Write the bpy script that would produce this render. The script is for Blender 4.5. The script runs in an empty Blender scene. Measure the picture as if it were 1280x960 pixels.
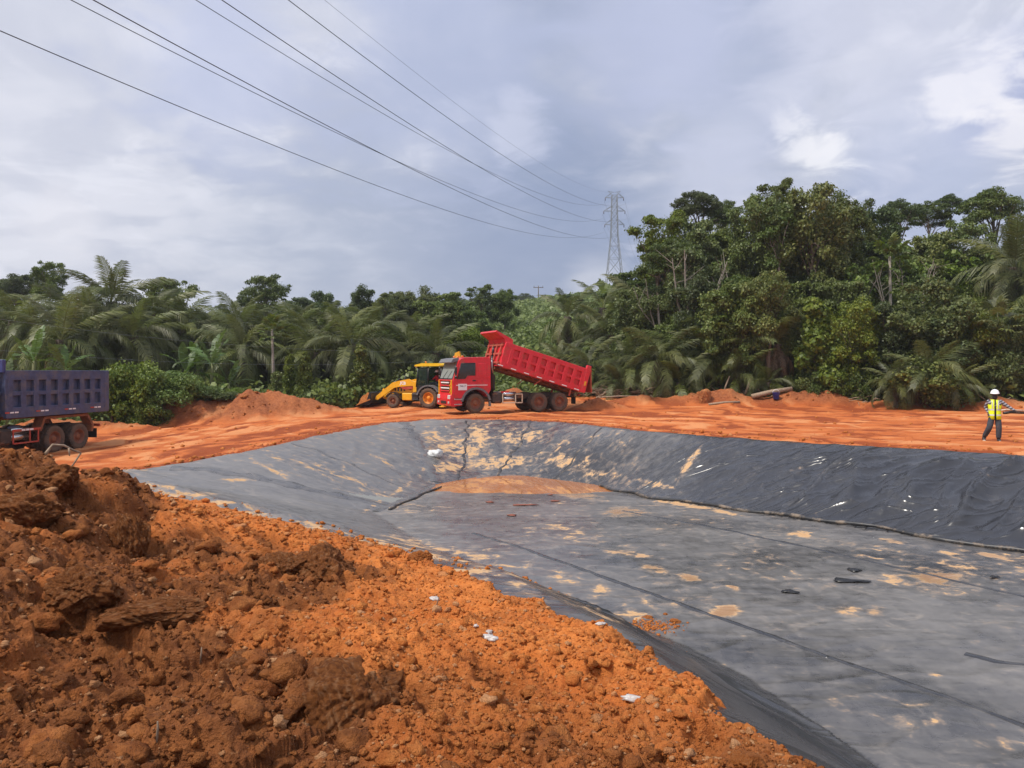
import bpy, bmesh, math, random, time
import numpy as np
from mathutils import Vector, Matrix, Euler
T0 = time.time()
SC = bpy.context.scene
COL = SC.collection
rng = np.random.default_rng(7)
random.seed(7)
# ------------------------------------------------------------------ camera
FPX, U0, V0, CAMZ = 950.0, 640.0, 463.0, 2.6
cam_d = bpy.data.cameras.new('camera')
cam = bpy.data.objects.new('camera', cam_d); COL.objects.link(cam)
cam.location = (0, 0, CAMZ); cam.rotation_euler = (math.radians(90), 0, 0)
cam_d.sensor_width = 36.0; cam_d.lens = 36.0 * FPX / 1280.0
cam_d.shift_y = -(480.0 - V0) / 1280.0
cam_d.clip_start = 0.05; cam_d.clip_end = 6000
SC.camera = cam
SC.view_settings.view_transform = 'Standard'; SC.view_settings.look = 'None'
SC.view_settings.exposure = 0.36; SC.view_settings.gamma = 1.0
# ------------------------------------------------------------------ sun + sky
SUN_EL, SUN_AZ = math.radians(56), math.radians(243)     # azimuth clockwise from +Y: behind-left of the camera
sd = bpy.data.lights.new('sun', 'SUN'); sd.energy = 3.0; sd.angle = math.radians(8); sd.color = (1.0, 0.94, 0.84)
sun = bpy.data.objects.new('sun', sd); COL.objects.link(sun)
sdir = Vector((math.sin(SUN_AZ) * math.cos(SUN_EL), math.cos(SUN_AZ) * math.cos(SUN_EL), math.sin(SUN_EL)))
sun.rotation_euler = sdir.to_track_quat('Z', 'Y').to_euler(); sun.location = sdir * 80
world = bpy.data.worlds.new('World'); SC.world = world; world.use_nodes = True
wn, wl = world.node_tree.nodes, world.node_tree.links
wn.clear()
def N(t, **kw):
    n = wn.new(t)
    for k, v in kw.items(): setattr(n, k, v)
    return n
def wmath(op, a, b=None, c=None, clamp=False):
    n = N('ShaderNodeMath', operation=op); n.use_clamp = clamp
    for i, x in enumerate((a, b, c)):
        if x is None: continue
        if isinstance(x, (int, float)): n.inputs[i].default_value = x
        else: wl.new(x, n.inputs[i])
    return n.outputs[0]
def wmix(f, a, b):
    n = N('ShaderNodeMix', data_type='RGBA')
    for s, x in ((n.inputs[0], f), (n.inputs[6], a), (n.inputs[7], b)):
        if isinstance(x, (int, float)): s.default_value = x
        elif isinstance(x, tuple): s.default_value = (*x, 1)
        else: wl.new(x, s)
    return n.outputs[2]
def wramp(f, lo, hi):
    n = N('ShaderNodeMapRange', interpolation_type='SMOOTHSTEP'); wl.new(f, n.inputs[0])
    n.inputs[1].default_value = lo; n.inputs[2].default_value = hi
    return n.outputs[0]
sky = N('ShaderNodeTexSky', sky_type='NISHITA', sun_disc=False)
sky.sun_elevation = SUN_EL; sky.sun_rotation = SUN_AZ; sky.dust_density = 3.0; sky.air_density = 1.0
tc = N('ShaderNodeTexCoord'); nrm = N('ShaderNodeVectorMath', operation='NORMALIZE'); wl.new(tc.outputs['Generated'], nrm.inputs[0])
sep = N('ShaderNodeSeparateXYZ'); wl.new(nrm.outputs[0], sep.inputs[0])
X, Y, Z = sep.outputs
den = wmath('ADD', wmath('MAXIMUM', Z, 0.0), 0.22)
comb = N('ShaderNodeCombineXYZ')
wl.new(wmath('DIVIDE', X, den), comb.inputs[0]); wl.new(wmath('DIVIDE', Y, den), comb.inputs[1]); wl.new(wmath('MULTIPLY', Z, 1.2), comb.inputs[2])
def wnoise(scale, detail, rough, dist, off):
    mp = N('ShaderNodeMapping'); wl.new(comb.outputs[0], mp.inputs[0]); mp.inputs['Location'].default_value = off
    n = N('ShaderNodeTexNoise'); n.inputs['Scale'].default_value = scale; n.inputs['Detail'].default_value = detail
    n.inputs['Roughness'].default_value = rough; n.inputs['Distortion'].default_value = dist
    wl.new(mp.outputs[0], n.inputs['Vector']); return n.outputs[0]
n_big = wnoise(0.75, 6, 0.48, 0.25, (3.1, 1.7, 0.0))
n_mid = wnoise(2.6, 9, 0.52, 0.5, (7.3, 2.2, 1.0))
n_fine = wnoise(5.0, 10, 0.58, 0.6, (1.3, 9.2, 4.0))
n_tex = wnoise(3.6, 12, 0.57, 0.7, (5.3, 0.2, 2.0))
def blob(u, v, r, edge=0.5):
    """soft weight round one direction of the sky (a cloud mass that stands there); its rim is broken up by the noise"""
    d = Vector(((u - U0) / FPX, 1.0, -(v - V0) / FPX)).normalized()
    n = N('ShaderNodeVectorMath', operation='DISTANCE'); wl.new(nrm.outputs[0], n.inputs[0]); n.inputs[1].default_value = d
    dd = wmath('ADD', wmath('DIVIDE', n.outputs['Value'], r), wmath('MULTIPLY', wmath('SUBTRACT', n_fine, 0.5), 1.5 * edge))
    dd = wmath('ADD', dd, wmath('MULTIPLY', wmath('SUBTRACT', n_mid, 0.5), 1.6 * edge))
    m = N('ShaderNodeMapRange', interpolation_type='SMOOTHSTEP'); wl.new(dd, m.inputs[0])
    m.inputs[1].default_value = 1.0; m.inputs[2].default_value = 0.25
    return m.outputs[0]
def cl(r, g, b): return (r * 10, g * 10, b * 10)
body = wmath('ADD', wmath('MULTIPLY', n_big, 0.5), wmath('ADD', wmath('MULTIPLY', n_mid, 0.28), wmath('MULTIPLY', n_tex, 0.22)))
cloud = wmix(wramp(body, 0.42, 0.58), cl(0.35, 0.39, 0.51), cl(0.61, 0.62, 0.70))
cloud = wmix(wmath('MULTIPLY', wmath('MULTIPLY', wramp(n_tex, 0.50, 0.565), wramp(n_big, 0.42, 0.56)), 0.75), cloud, cl(0.72, 0.73, 0.81))   # paler billows in front
cloud = wmix(wmath('MULTIPLY', wramp(n_mid, 0.50, 0.38), 0.75), cloud, cl(0.27, 0.31, 0.44))                                              # darker bellies
for (u, v, r, col, k, e) in (
        (120, 180, 0.62, cl(0.66, 0.665, 0.73), 0.62, 0.6),      # pale veil on the left
        (620, 310, 0.42, cl(0.20, 0.255, 0.40), 0.80, 0.7),       # rain-grey mass above the pylon
        (380, 360, 0.26, cl(0.40, 0.44, 0.54), 0.5, 0.4),
        (300, 90, 0.16, cl(0.40, 0.44, 0.60), 0.5, 1.2),
        (930, 110, 0.16, cl(0.42, 0.46, 0.61), 0.55, 1.3),
        (1160, 205, 0.15, cl(0.42, 0.47, 0.64), 0.6, 0.45),
        (1265, 115, 0.10, cl(0.36, 0.40, 0.60), 0.7, 0.5),
        (800, 60, 0.14, cl(0.50, 0.53, 0.70), 0.5, 0.6),
        (270, 65, 0.13, cl(0.47, 0.51, 0.68), 0.55, 0.6),
        (560, 90, 0.2, cl(0.48, 0.52, 0.69), 0.5, 0.6),
        (1110, 60, 0.16, cl(0.64, 0.65, 0.75), 0.6, 1.0),
        (1225, 100, 0.070, cl(0.80, 0.79, 0.84), 0.75, 1.9),      # sunlit edges of the cumulus on the right
        (1270, 180, 0.065, cl(0.82, 0.80, 0.83), 0.75, 1.8),
        (1015, 200, 0.055, cl(0.86, 0.85, 0.87), 0.75, 1.7),      # sunlit head of cumulus over the trees
        (645, 160, 0.055, cl(0.60, 0.62, 0.74), 0.5, 1.3),
        (900, 235, 0.12, cl(0.56, 0.58, 0.70), 0.6, 1.0),
        (745, 362, 0.06, cl(0.60, 0.61, 0.68), 0.6, 0.5),       # light under the rain cloud
        (75, 278, 0.05, cl(0.72, 0.71, 0.76), 0.5, 1.0)):
    cloud = wmix(wmath('MULTIPLY', blob(u, v, r, e), k), cloud, col)
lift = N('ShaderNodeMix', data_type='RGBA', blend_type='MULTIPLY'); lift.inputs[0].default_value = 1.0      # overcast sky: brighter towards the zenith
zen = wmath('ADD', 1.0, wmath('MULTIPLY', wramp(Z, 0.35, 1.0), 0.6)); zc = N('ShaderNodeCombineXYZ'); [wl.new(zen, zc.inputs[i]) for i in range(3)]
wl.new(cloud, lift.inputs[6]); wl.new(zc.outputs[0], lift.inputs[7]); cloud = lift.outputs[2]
below = wramp(Z, -0.02, -0.12)
cloud = wmix(below, cloud, cl(0.30, 0.30, 0.30))
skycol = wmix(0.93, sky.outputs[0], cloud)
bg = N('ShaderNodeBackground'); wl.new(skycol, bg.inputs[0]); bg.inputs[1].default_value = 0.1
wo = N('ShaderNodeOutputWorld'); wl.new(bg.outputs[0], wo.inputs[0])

# ------------------------------------------------------------------ helpers: numbers
def W(u, v, d): return ((u - U0) / FPX * d, d, CAMZ - (v - V0) / FPX * d)
def sstep(a, b, x):
    t = np.clip((x - a) / (b - a), 0, 1); return t * t * (3 - 2 * t)
def _h(ix, iy, s):
    h = (ix.astype(np.int64) * 374761393 + iy.astype(np.int64) * 668265263 + s * 974711) & 0xffffffff
    h = ((h ^ (h >> 13)) * 1274126177) & 0xffffffff
    h = ((h ^ (h >> 16)) * 2246822519) & 0xffffffff
    return (h ^ (h >> 15)) & 0xffffffff
def pn(x, y, s=0):
    ix, iy = np.floor(x), np.floor(y); fx, fy = x - ix, y - iy
    ux, uy = fx * fx * fx * (fx * (fx * 6 - 15) + 10), fy * fy * fy * (fy * (fy * 6 - 15) + 10)
    def g(dx, dy):
        a = _h(ix + dx, iy + dy, s) * (2 * math.pi / 4294967296.0)
        return np.cos(a) * (fx - dx) + np.sin(a) * (fy - dy)
    a, b, c, d = g(0, 0), g(1, 0), g(0, 1), g(1, 1)
    return 1.5 * ((a * (1 - ux) + b * ux) * (1 - uy) + (c * (1 - ux) + d * ux) * uy)
def fbm(x, y, o=4, s=0, gain=0.5, lac=2.03):
    r, a = 0, 1.0
    for k in range(o):
        r = r + a * pn(x, y, s + 17 * k); x, y, a = x * lac + 3.7, y * lac - 1.9, a * gain
    return r
def cells(x, y, s=0):
    """distance to the nearest scattered point and that point's own random number"""
    ix, iy = np.floor(x), np.floor(y)
    best = np.full(x.shape, 9.0); rid = np.zeros(x.shape)
    for dx in (-1, 0, 1):
        for dy in (-1, 0, 1):
            h1 = _h(ix + dx, iy + dy, s); h2 = _h(ix + dx, iy + dy, s + 101)
            px = ix + dx + (h1 & 0xffff) / 65536.0; py = iy + dy + (h2 & 0xffff) / 65536.0
            d = np.hypot(px - x, py - y); m = d < best
            best = np.where(m, d, best); rid = np.where(m, (h1 >> 16) / 65536.0, rid)
    return best, rid
def polydist(x, y, P):
    d = np.full(x.shape, 1e9); ins = np.zeros(x.shape, bool)
    n = len(P)
    for i in range(n):
        (ax, ay), (bx, by) = P[i], P[(i + 1) % n]
        ex, ey = bx - ax, by - ay
        t = np.clip(((x - ax) * ex + (y - ay) * ey) / (ex * ex + ey * ey), 0, 1)
        d = np.minimum(d, np.hypot(x - ax - t * ex, y - ay - t * ey))
        c = ((ay > y) != (by > y))
        with np.errstate(divide='ignore', invalid='ignore'):
            xi = ax + (y - ay) * ex / (ey if ey != 0 else 1e-9)
        ins ^= c & (x < xi)
    return d, ins
# ------------------------------------------------------------------ helpers: blender
def link(o, parent=None):
    COL.objects.link(o)
    if parent is not None: o.parent = parent
    return o
def tag(o, label=None, cat=None, group=None, kind=None):
    if label: o['label'] = label
    if cat: o['category'] = cat
    if group: o['group'] = group
    if kind: o['kind'] = kind
    return o
def empty(name, loc=(0, 0, 0), rz=0.0, parent=None):
    o = bpy.data.objects.new(name, None); o.empty_display_size = 0.2
    o.location = loc; o.rotation_euler = (0, 0, rz)
    return link(o, parent)
def np_mesh(name, V, F, mat=None, attrs=None, smooth=False):
    V = np.asarray(V, np.float32); F = np.asarray(F, np.int32); k = F.shape[1]
    me = bpy.data.meshes.new(name)
    me.vertices.add(len(V)); me.vertices.foreach_set('co', V.ravel())
    me.loops.add(F.size); me.loops.foreach_set('vertex_index', F.ravel())
    me.polygons.add(len(F)); me.polygons.foreach_set('loop_start', np.arange(0, F.size, k, dtype=np.int32))
    if smooth: me.polygons.foreach_set('use_smooth', np.ones(len(F), bool))
    for an, av in (attrs or {}).items():
        a = me.attributes.new(an, 'FLOAT', 'POINT'); a.data.foreach_set('value', np.asarray(av, np.float32))
    me.update(calc_edges=True)
    if mat: me.materials.append(mat)
    return me
def ob(name, me, parent=None): return link(bpy.data.objects.new(name, me), parent)
def copy_tree(o, parent=None):
    c = o.copy(); COL.objects.link(c)
    if parent is not None: c.parent = parent
    for ch in o.children: copy_tree(ch, c)
    return c
class MB:
    """collects simple solids into one mesh"""
    def __init__(s): s.v, s.f, s.sm = [], [], []
    def add(s, vs, fs, smooth=False, M=None):
        b = len(s.v)
        for p in vs: s.v.append(tuple(M @ Vector(p)) if M else tuple(p))
        for f in fs: s.f.append([b + i for i in f]); s.sm.append(smooth)
        return s
    def box(s, c, d, bev=0.0, M=None):
        hx, hy, hz = d[0] / 2, d[1] / 2, d[2] / 2
        if bev <= 0:
            vs = [(c[0] + sx * hx, c[1] + sy * hy, c[2] + sz * hz) for sx in (-1, 1) for sy in (-1, 1) for sz in (-1, 1)]
            fs = [(0, 1, 3, 2), (4, 6, 7, 5), (0, 4, 5, 1), (2, 3, 7, 6), (0, 2, 6, 4), (1, 5, 7, 3)]
            return s.add(vs, fs, False, M)
        b = min(bev, hx * .9, hy * .9, hz * .9)
        idx, vs = {}, []
        for sx in (-1, 1):
            for sy in (-1, 1):
                for sz in (-1, 1):
                    for ax in range(3):
                        h = [hx - b, hy - b, hz - b]; h[ax] += b
                        idx[(sx, sy, sz, ax)] = len(vs)
                        vs.append((c[0] + sx * h[0], c[1] + sy * h[1], c[2] + sz * h[2]))
        fs = []
        for ax in range(3):
            o1, o2 = [i for i in range(3) if i != ax]
            for sg in (-1, 1):
                q = []
                for a, bb in ((-1, -1), (1, -1), (1, 1), (-1, 1)):
                    k = [0, 0, 0]; k[ax] = sg; k[o1] = a; k[o2] = bb; q.append(idx[(*k, ax)])
                fs.append(q)
            for a in (-1, 1):
                for bb in (-1, 1):
                    q = []
                    for sg, A in ((-1, o1), (1, o1), (1, o2), (-1, o2)):
                        k = [0, 0, 0]; k[ax] = sg; k[o1] = a; k[o2] = bb; q.append(idx[(*k, A)])
                    fs.append(q)
        for sx in (-1, 1):
            for sy in (-1, 1):
                for sz in (-1, 1): fs.append([idx[(sx, sy, sz, a)] for a in range(3)])
        return s.add(vs, fs, False, M)
    def prism(s, poly, a, b, axis='y', M=None):
        n = len(poly)
        def P(p, t): return (p[0], t, p[1]) if axis == 'y' else ((t, p[0], p[1]) if axis == 'x' else (p[0], p[1], t))
        vs = [P(p, a) for p in poly] + [P(p, b) for p in poly]
        fs = [list(range(n)), list(range(2 * n - 1, n - 1, -1))] + [(i, (i + 1) % n, n + (i + 1) % n, n + i) for i in range(n)]
        return s.add(vs, fs, False, M)
    def tube(s, pts, rad, n=8, caps=True, smooth=True, M=None):
        pts = [Vector(p) for p in pts]; m = len(pts)
        if not hasattr(rad, '__len__'): rad = [rad] * m
        if len(rad) != m: rad = list(np.interp(np.linspace(0, 1, m), np.linspace(0, 1, len(rad)), rad))
        vs, fs = [], []; up = None
        for i, p in enumerate(pts):
            t = (pts[min(i + 1, m - 1)] - pts[max(i - 1, 0)])
            t = t.normalized() if t.length > 1e-9 else Vector((0, 0, 1))
            if up is None:
                up = Vector((0, 0, 1)) if abs(t.z) < .9 else Vector((1, 0, 0))
            x = up.cross(t)
            if x.length < 1e-4: x = Vector((1, .3, .2)).cross(t)
            x.normalize(); y = t.cross(x); up = y.copy() if abs(y.dot(t)) < .5 else up
            for k in range(n):
                a = 2 * math.pi * (k + .5) / n; vs.append(p + (x * math.cos(a) + y * math.sin(a)) * rad[i])
        for i in range(m - 1):
            for k in range(n): fs.append((i * n + k, i * n + (k + 1) % n, (i + 1) * n + (k + 1) % n, (i + 1) * n + k))
        if caps: fs.append(list(range(n - 1, -1, -1))); fs.append(list(range((m - 1) * n, m * n)))
        return s.add(vs, fs, smooth, M)
    def lathe(s, prof, n=24, M=None, smooth=True):
        """profile of (radius, offset along y); spun round the y axis"""
        vs, fs, m = [], [], len(prof)
        for k in range(n):
            a = 2 * math.pi * k / n
            for r, t in prof: vs.append((r * math.cos(a), t, r * math.sin(a)))
        for k in range(n):
            for i in range(m - 1): fs.append((k * m + i, k * m + i + 1, ((k + 1) % n) * m + i + 1, ((k + 1) % n) * m + i))
        return s.add(vs, fs, smooth, M)
    def mesh(s, name, mat):
        me = bpy.data.meshes.new(name); me.from_pydata([tuple(p) for p in s.v], [], s.f)
        me.polygons.foreach_set('use_smooth', s.sm); me.update()
        bm = bmesh.new(); bm.from_mesh(me); bmesh.ops.recalc_face_normals(bm, faces=bm.faces); bm.to_mesh(me); bm.free()
        if mat: me.materials.append(mat)
        return me
    def build(s, name, mat, parent=None): return ob(name, s.mesh(name, mat), parent)
# ------------------------------------------------------------------ materials
def material(name):
    m = bpy.data.materials.new(name); m.use_nodes = True; nt = m.node_tree; nt.nodes.clear()
    out = nt.nodes.new('ShaderNodeOutputMaterial'); b = nt.nodes.new('ShaderNodeBsdfPrincipled')
    nt.links.new(b.outputs[0], out.inputs[0]); return m, nt, b, out
class NT:
    def __init__(s, nt): s.t = nt
    def n(s, t, **kw):
        x = s.t.nodes.new(t)
        for k, v in kw.items(): setattr(x, k, v)
        return x
    def put(s, sock, x):
        if x is None: return
        if isinstance(x, (int, float)): sock.default_value = x
        elif isinstance(x, tuple): sock.default_value = (*x, 1) if len(x) == 3 and sock.type == 'RGBA' else x
        else: s.t.links.new(x, sock)
    def math(s, op, a, b=None, clamp=False):
        x = s.n('ShaderNodeMath', operation=op); x.use_clamp = clamp; s.put(x.inputs[0], a); s.put(x.inputs[1], b); return x.outputs[0]
    def mix(s, f, a, b, blend='MIX'):
        x = s.n('ShaderNodeMix', data_type='RGBA', blend_type=blend); s.put(x.inputs[0], f); s.put(x.inputs[6], a); s.put(x.inputs[7], b); return x.outputs[2]
    def ramp(s, f, lo, hi, a=0.0, b=1.0):
        x = s.n('ShaderNodeMapRange', interpolation_type='SMOOTHSTEP'); s.put(x.inputs[0], f)
        for i, q in enumerate((lo, hi, a, b)): x.inputs[i + 1].default_value = q
        return x.outputs[0]
    def coord(s, w='Object'): return s.n('ShaderNodeTexCoord').outputs[w]
    def map(s, v, scale=(1, 1, 1), loc=(0, 0, 0), rot=(0, 0, 0)):
        x = s.n('ShaderNodeMapping'); s.put(x.inputs[0], v); x.inputs['Scale'].default_value = scale; x.inputs['Location'].default_value = loc; x.inputs['Rotation'].default_value = rot; return x.outputs[0]
    def noise(s, v, scale, detail=4, rough=.5, dist=0):
        x = s.n('ShaderNodeTexNoise'); s.put(x.inputs['Vector'], v)
        for k, q in (('Scale', scale), ('Detail', detail), ('Roughness', rough), ('Distortion', dist)): x.inputs[k].default_value = q
        return x.outputs[0]
    def vor(s, v, scale, feature='F1', out='Distance'):
        x = s.n('ShaderNodeTexVoronoi', feature=feature); s.put(x.inputs['Vector'], v); x.inputs['Scale'].default_value = scale; return x.outputs[out]
    def attr(s, name): return s.n('ShaderNodeAttribute', attribute_name=name).outputs['Fac']
    def bump(s, h, strength=.3, dist=.02):
        x = s.n('ShaderNodeBump'); s.put(x.inputs['Height'], h); x.inputs['Strength'].default_value = strength; x.inputs['Distance'].default_value = dist; return x.outputs[0]
def simple(name, col, rough=.5, metal=0.0, spec=.5, var=.15, scale=6, dirt=None, dirt_k=0.0, coat=0.0, bump=0.0):
    """paint, rubber, steel ...: a colour with grain, and optionally a laterite dusting that lies in uneven patches"""
    m, nt, b, o = material(name); q = NT(nt); co = q.coord()
    n1 = q.noise(co, scale, 5, .6)
    c = q.mix(q.ramp(n1, .3, .7), tuple(x * (1 - var) for x in col), tuple(min(1, x * (1 + var)) for x in col))
    r = q.math('ADD', rough - .06, q.math('MULTIPLY', n1, .12))
    if dirt:
        n2 = q.noise(q.map(co, loc=(4, 2, 1)), 2.3, 7, .65); n3 = q.noise(co, 21, 4, .6)
        k = q.ramp(q.math('ADD', n2, q.math('MULTIPLY', q.math('SUBTRACT', n3, .5), .35)), .62 - .45 * dirt_k, .78 - .3 * dirt_k)
        k = q.math('MULTIPLY', k, min(1, .35 + .65 * dirt_k))
        c = q.mix(k, c, dirt); r = q.math('ADD', r, q.math('MULTIPLY', k, .4), clamp=True)
    q.put(b.inputs['Base Color'], c); q.put(b.inputs['Roughness'], r); b.inputs['Metallic'].default_value = metal
    b.inputs['Specular IOR Level'].default_value = spec; b.inputs['Coat Weight'].default_value = coat
    if bump: q.put(b.inputs['Normal'], q.bump(n1, bump, .01))
    return m
DUST = (.30, .115, .045)
M = {}
M['red'] = simple('red_paint', (.66, .016, .030), .36, var=.10, dirt=DUST, dirt_k=.24, coat=.1)
M['redworn'] = simple('worn_red_paint', (.44, .05, .03), .55, dirt=DUST, dirt_k=.4)
M['blue'] = simple('blue_paint', (.048, .066, .140), .5, var=.2, dirt=(.15, .13, .125), dirt_k=.40)
M['bluedeep'] = simple('deep_blue_paint', (.035, .045, .16), .45, var=.2, dirt=(.20, .12, .10), dirt_k=.2)
M['rust'] = simple('rusty_steel', (.20, .075, .035), .8, var=.35, dirt=DUST, dirt_k=.5)
M['under'] = simple('dirty_chassis_steel', (.05, .035, .028), .7, var=.3, dirt=DUST, dirt_k=.35)
M['black'] = simple('black_plastic', (.022, .022, .024), .5, dirt=DUST, dirt_k=.12)
M['blackp'] = simple('black_paint', (.018, .018, .02), .32, dirt=DUST, dirt_k=.08)
M['grey'] = simple('grey_plastic', (.14, .14, .145), .5, dirt=DUST, dirt_k=.1)
M['tyre'] = simple('muddy_tyre_rubber', (.045, .038, .033), .85, var=.2, dirt=(.15, .095, .062), dirt_k=.75, bump=.3)
M['rim'] = simple('dusty_rim', (.17, .055, .03), .6, dirt=DUST, dirt_k=.5)
M['rimy'] = simple('yellow_rim', (.75, .26, .012), .5, dirt=DUST, dirt_k=.15)
M['yellow'] = simple('machine_yellow', (.80, .40, .012), .38, var=.08, dirt=DUST, dirt_k=.1, coat=.2)
M['yroof'] = simple('cab_roof_yellow', (.82, .52, .01), .38, var=.06)
M['white'] = simple('white_paint', (.80, .78, .76), .45, var=.04, dirt=DUST, dirt_k=.1)
M['cream'] = simple('cream_steel', (.62, .50, .36), .55, dirt=DUST, dirt_k=.25)
M['steel'] = simple('bare_steel', (.42, .40, .38), .35, metal=.6, dirt=DUST, dirt_k=.2)
M['chrome'] = simple('polished_steel', (.6, .6, .6), .2, metal=.9, dirt=DUST, dirt_k=.1)
M['orange'] = simple('orange_lens', (.75, .2, .01), .3)
M['lamp'] = simple('lamp_lens', (.6, .58, .55), .15)
M['galv'] = simple('galvanised_steel', (.26, .28, .30), .5, metal=.2)
M['wire'] = simple('conductor', (.05, .05, .06), .5)
M['insul'] = simple('brown_insulator', (.09, .07, .08), .3)
M['wood'] = simple('dead_wood', (.30, .22, .15), .9, var=.3, scale=14, bump=.4)
M['bark'] = simple('bark', (.15, .115, .085), .95, var=.35, scale=9, bump=.4)
M['palebark'] = simple('pale_bark', (.25, .22, .18), .9, var=.2, scale=9, bump=.3)
M['trunkpalm'] = simple('palm_trunk', (.10, .08, .06), .95, var=.4, scale=12, bump=.5)
M['litter'] = simple('white_plastic_film', (.50, .49, .47), .35, dirt=DUST, dirt_k=.3)
M['bag'] = simple('white_woven_sack', (.62, .62, .60), .7, bump=.2, dirt=(.4, .25, .14), dirt_k=.2)
M['bluepl'] = simple('blue_plastic', (.03, .06, .36), .4)
M['print'] = simple('dark_print', (.10, .07, .09), .6)
def glass_mat(name, col, rough=.06):
    m, nt, b, o = material(name)
    b.inputs['Base Color'].default_value = (*col, 1); b.inputs['Roughness'].default_value = rough; b.inputs['Specular IOR Level'].default_value = .7
    return m
M['glass'] = glass_mat('dark_cab_glass', (.012, .016, .016))
M['screen'] = glass_mat('pale_windscreen', (.30, .33, .31), .12)  # pale base colour paints in the sky reflected by the screen
def clear_glass(name):
    m, nt, b, o = material(name); q = NT(nt)
    tr = q.n('ShaderNodeBsdfTransparent'); tr.inputs[0].default_value = (.62, .70, .66, 1)
    b.inputs['Base Color'].default_value = (.05, .07, .06, 1); b.inputs['Roughness'].default_value = .05
    mx = q.n('ShaderNodeMixShader'); mx.inputs[0].default_value = .3
    nt.links.new(tr.outputs[0], mx.inputs[1]); nt.links.new(b.outputs[0], mx.inputs[2]); nt.links.new(mx.outputs[0], o.inputs[0]); return m
M['clear'] = clear_glass('cab_glass')
# ================================================================== terrain
CP = []
def cw(u, v, d): CP.append(W(u, v, d))
for p in ((0, 0, 1.0), (0, 1.8, .95), (-4, 2, 1.1), (-8, 3, 1.3), (-9, 8, 1.5), (-6.3, 9.6, 1.1), (-7.5, 12, .35), (-9.5, 15, -.1), (-14, 14, 0), (-14, 8, 1.0),
          (0, -30, .8), (-40, 0, .5), (40, 0, .5), (-60, -60, .5), (60, -60, .5), (4, -2, 1.0),
          (17.2, 27, .1), (-2.1, 43.5, .08), (2.2, 45.4, .14), (-2.5, 46, .1), (3, 48, .1), (-5.2, 48, .2), (-7.5, 48.8, .2),
          (-19, 31, -.8), (-18.9, 33, -.8), (-21, 33, -.8), (-19.5, 27, -.8), (-21.5, 27, -.8), (-14, 26, -.6), (-13, 33, -.4), (-15.6, 44, -.3), (-25, 42, -.6), (-10, 42, -.1),
          (14.3, 21.2, .15), (11.5, 23.7, .13), (7.6, 27.8, .08), (5.2, 31, .05), (2.3, 36.9, 0), (-2.1, 39.2, 0), (-5.9, 39.5, -.1), (-7.9, 31.3, -.2), (-9.2, 25.7, -.3), (-11.6, 20.8, -.4),
          (10, 35, .1), (14, 40, .15), (22, 38, .2), (24, 30, .2), (30, 20, .25), (8, 48, .2), (22, 46, .25), (30, 44, .3), (20, 20, .2), (27, 6, .3), (30, -6, .3),
          (-30, 60, .2), (-15, 60, .8), (0, 60, 2.2), (15, 60, 1.6), (30, 60, 1.5), (45, 50, 1), (-45, 50, 0), (-40, 90, 1.5), (-15, 90, 4), (3, 90, 7.1), (20, 90, 8.5), (45, 90, 7),
          (0, 130, 11), (2, 200, 20), (40, 200, 25), (80, 200, 25), (-40, 200, 14), (-90, 200, 8), (0, 300, 26), (120, 300, 34), (38, 300, 28), (-100, 300, 16), (-200, 300, 10), (200, 300, 34),
          (0, 500, 36), (110, 650, 45), (-300, 600, 14), (300, 600, 40), (-300, 200, 5), (300, 200, 20), (-700, 800, 10), (700, 800, 30), (0, 1200, 30), (900, -200, 0), (-900, -200, 0), (0, -900, 0)):
    CP.append(p)
for p in ((640, 960, 3.35), (980, 960, 3.6), (850, 860, 4.9), (790, 800, 5.9), (620, 800, 5.4), (620, 710, 8.8), (430, 670, 11.5), (250, 632, 15.2), (450, 760, 6.5), (400, 705, 8.2),
          (300, 655, 11), (200, 630, 14), (140, 612, 17), (0, 574, 8), (75, 592, 7.6), (125, 624, 7.6), (175, 668, 7.4), (0, 640, 6.5), (0, 750, 4.8), (100, 700, 6.2), (200, 760, 5.4), (180, 840, 4.5),
          (300, 815, 4.5), (430, 850, 4.05), (300, 930, 3.5), (100, 930, 3.4), (420, 730, 6.7), (700, 900, 4.1)): cw(*p)
CP = np.array(CP); _c2 = 0.7 ** 2
_D = np.sqrt(((CP[:, None, :2] - CP[None, :, :2]) ** 2).sum(-1) + _c2)
_n = len(CP); _A = np.zeros((_n + 1, _n + 1)); _A[:_n, :_n] = _D + np.eye(_n) * -0.02; _A[:_n, _n] = 1; _A[_n, :_n] = 1
_w = np.linalg.solve(_A, np.r_[CP[:, 2], 0])
def base(x, y):
    r = np.full(x.shape, _w[_n])
    for i in range(_n): r = r + _w[i] * np.sqrt((x - CP[i, 0]) ** 2 + (y - CP[i, 1]) ** 2 + _c2)
    return r
CREST = [(1.3, 3.6), (.98, 5.9), (-.2, 8.8), (-2.5, 11.5), (-6.2, 15.2), (-11.6, 20.8), (-9.3, 25.7), (-8.0, 31.3), (-6.3, 38.2), (-4.4, 39.7), (-2.1, 39.4), (2.3, 37.0), (5.2, 31.2), (7.6, 27.8), (11.5, 23.7),
         (14.3, 21.2), (20, 15), (27, 6), (30, -6), (12, -8), (4.2, 0)]
FLOOR = [(-4.3, 23.5), (-3.0, 30), (-1.2, 32.5), (.35, 32.8), (3.2, 30), (4.9, 25.8), (8.1, 21.3), (11.6, 17.2), (17, 12), (22, 4), (24, -4), (13, -5), (9, -1), (5.6, 3.5), (4.2, 6.5), (3.2, 10.3), (1.1, 13.9), (-2.0, 18)]
def floor_z(x, y): return -1.55 - .36 * sstep(16, 30, y - .25 * x) - .15 * np.exp(-((x - .9 + .25 * (y - 30)) / 3.3) ** 2 - ((y - 29.9) / 1.9) ** 2)
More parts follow.
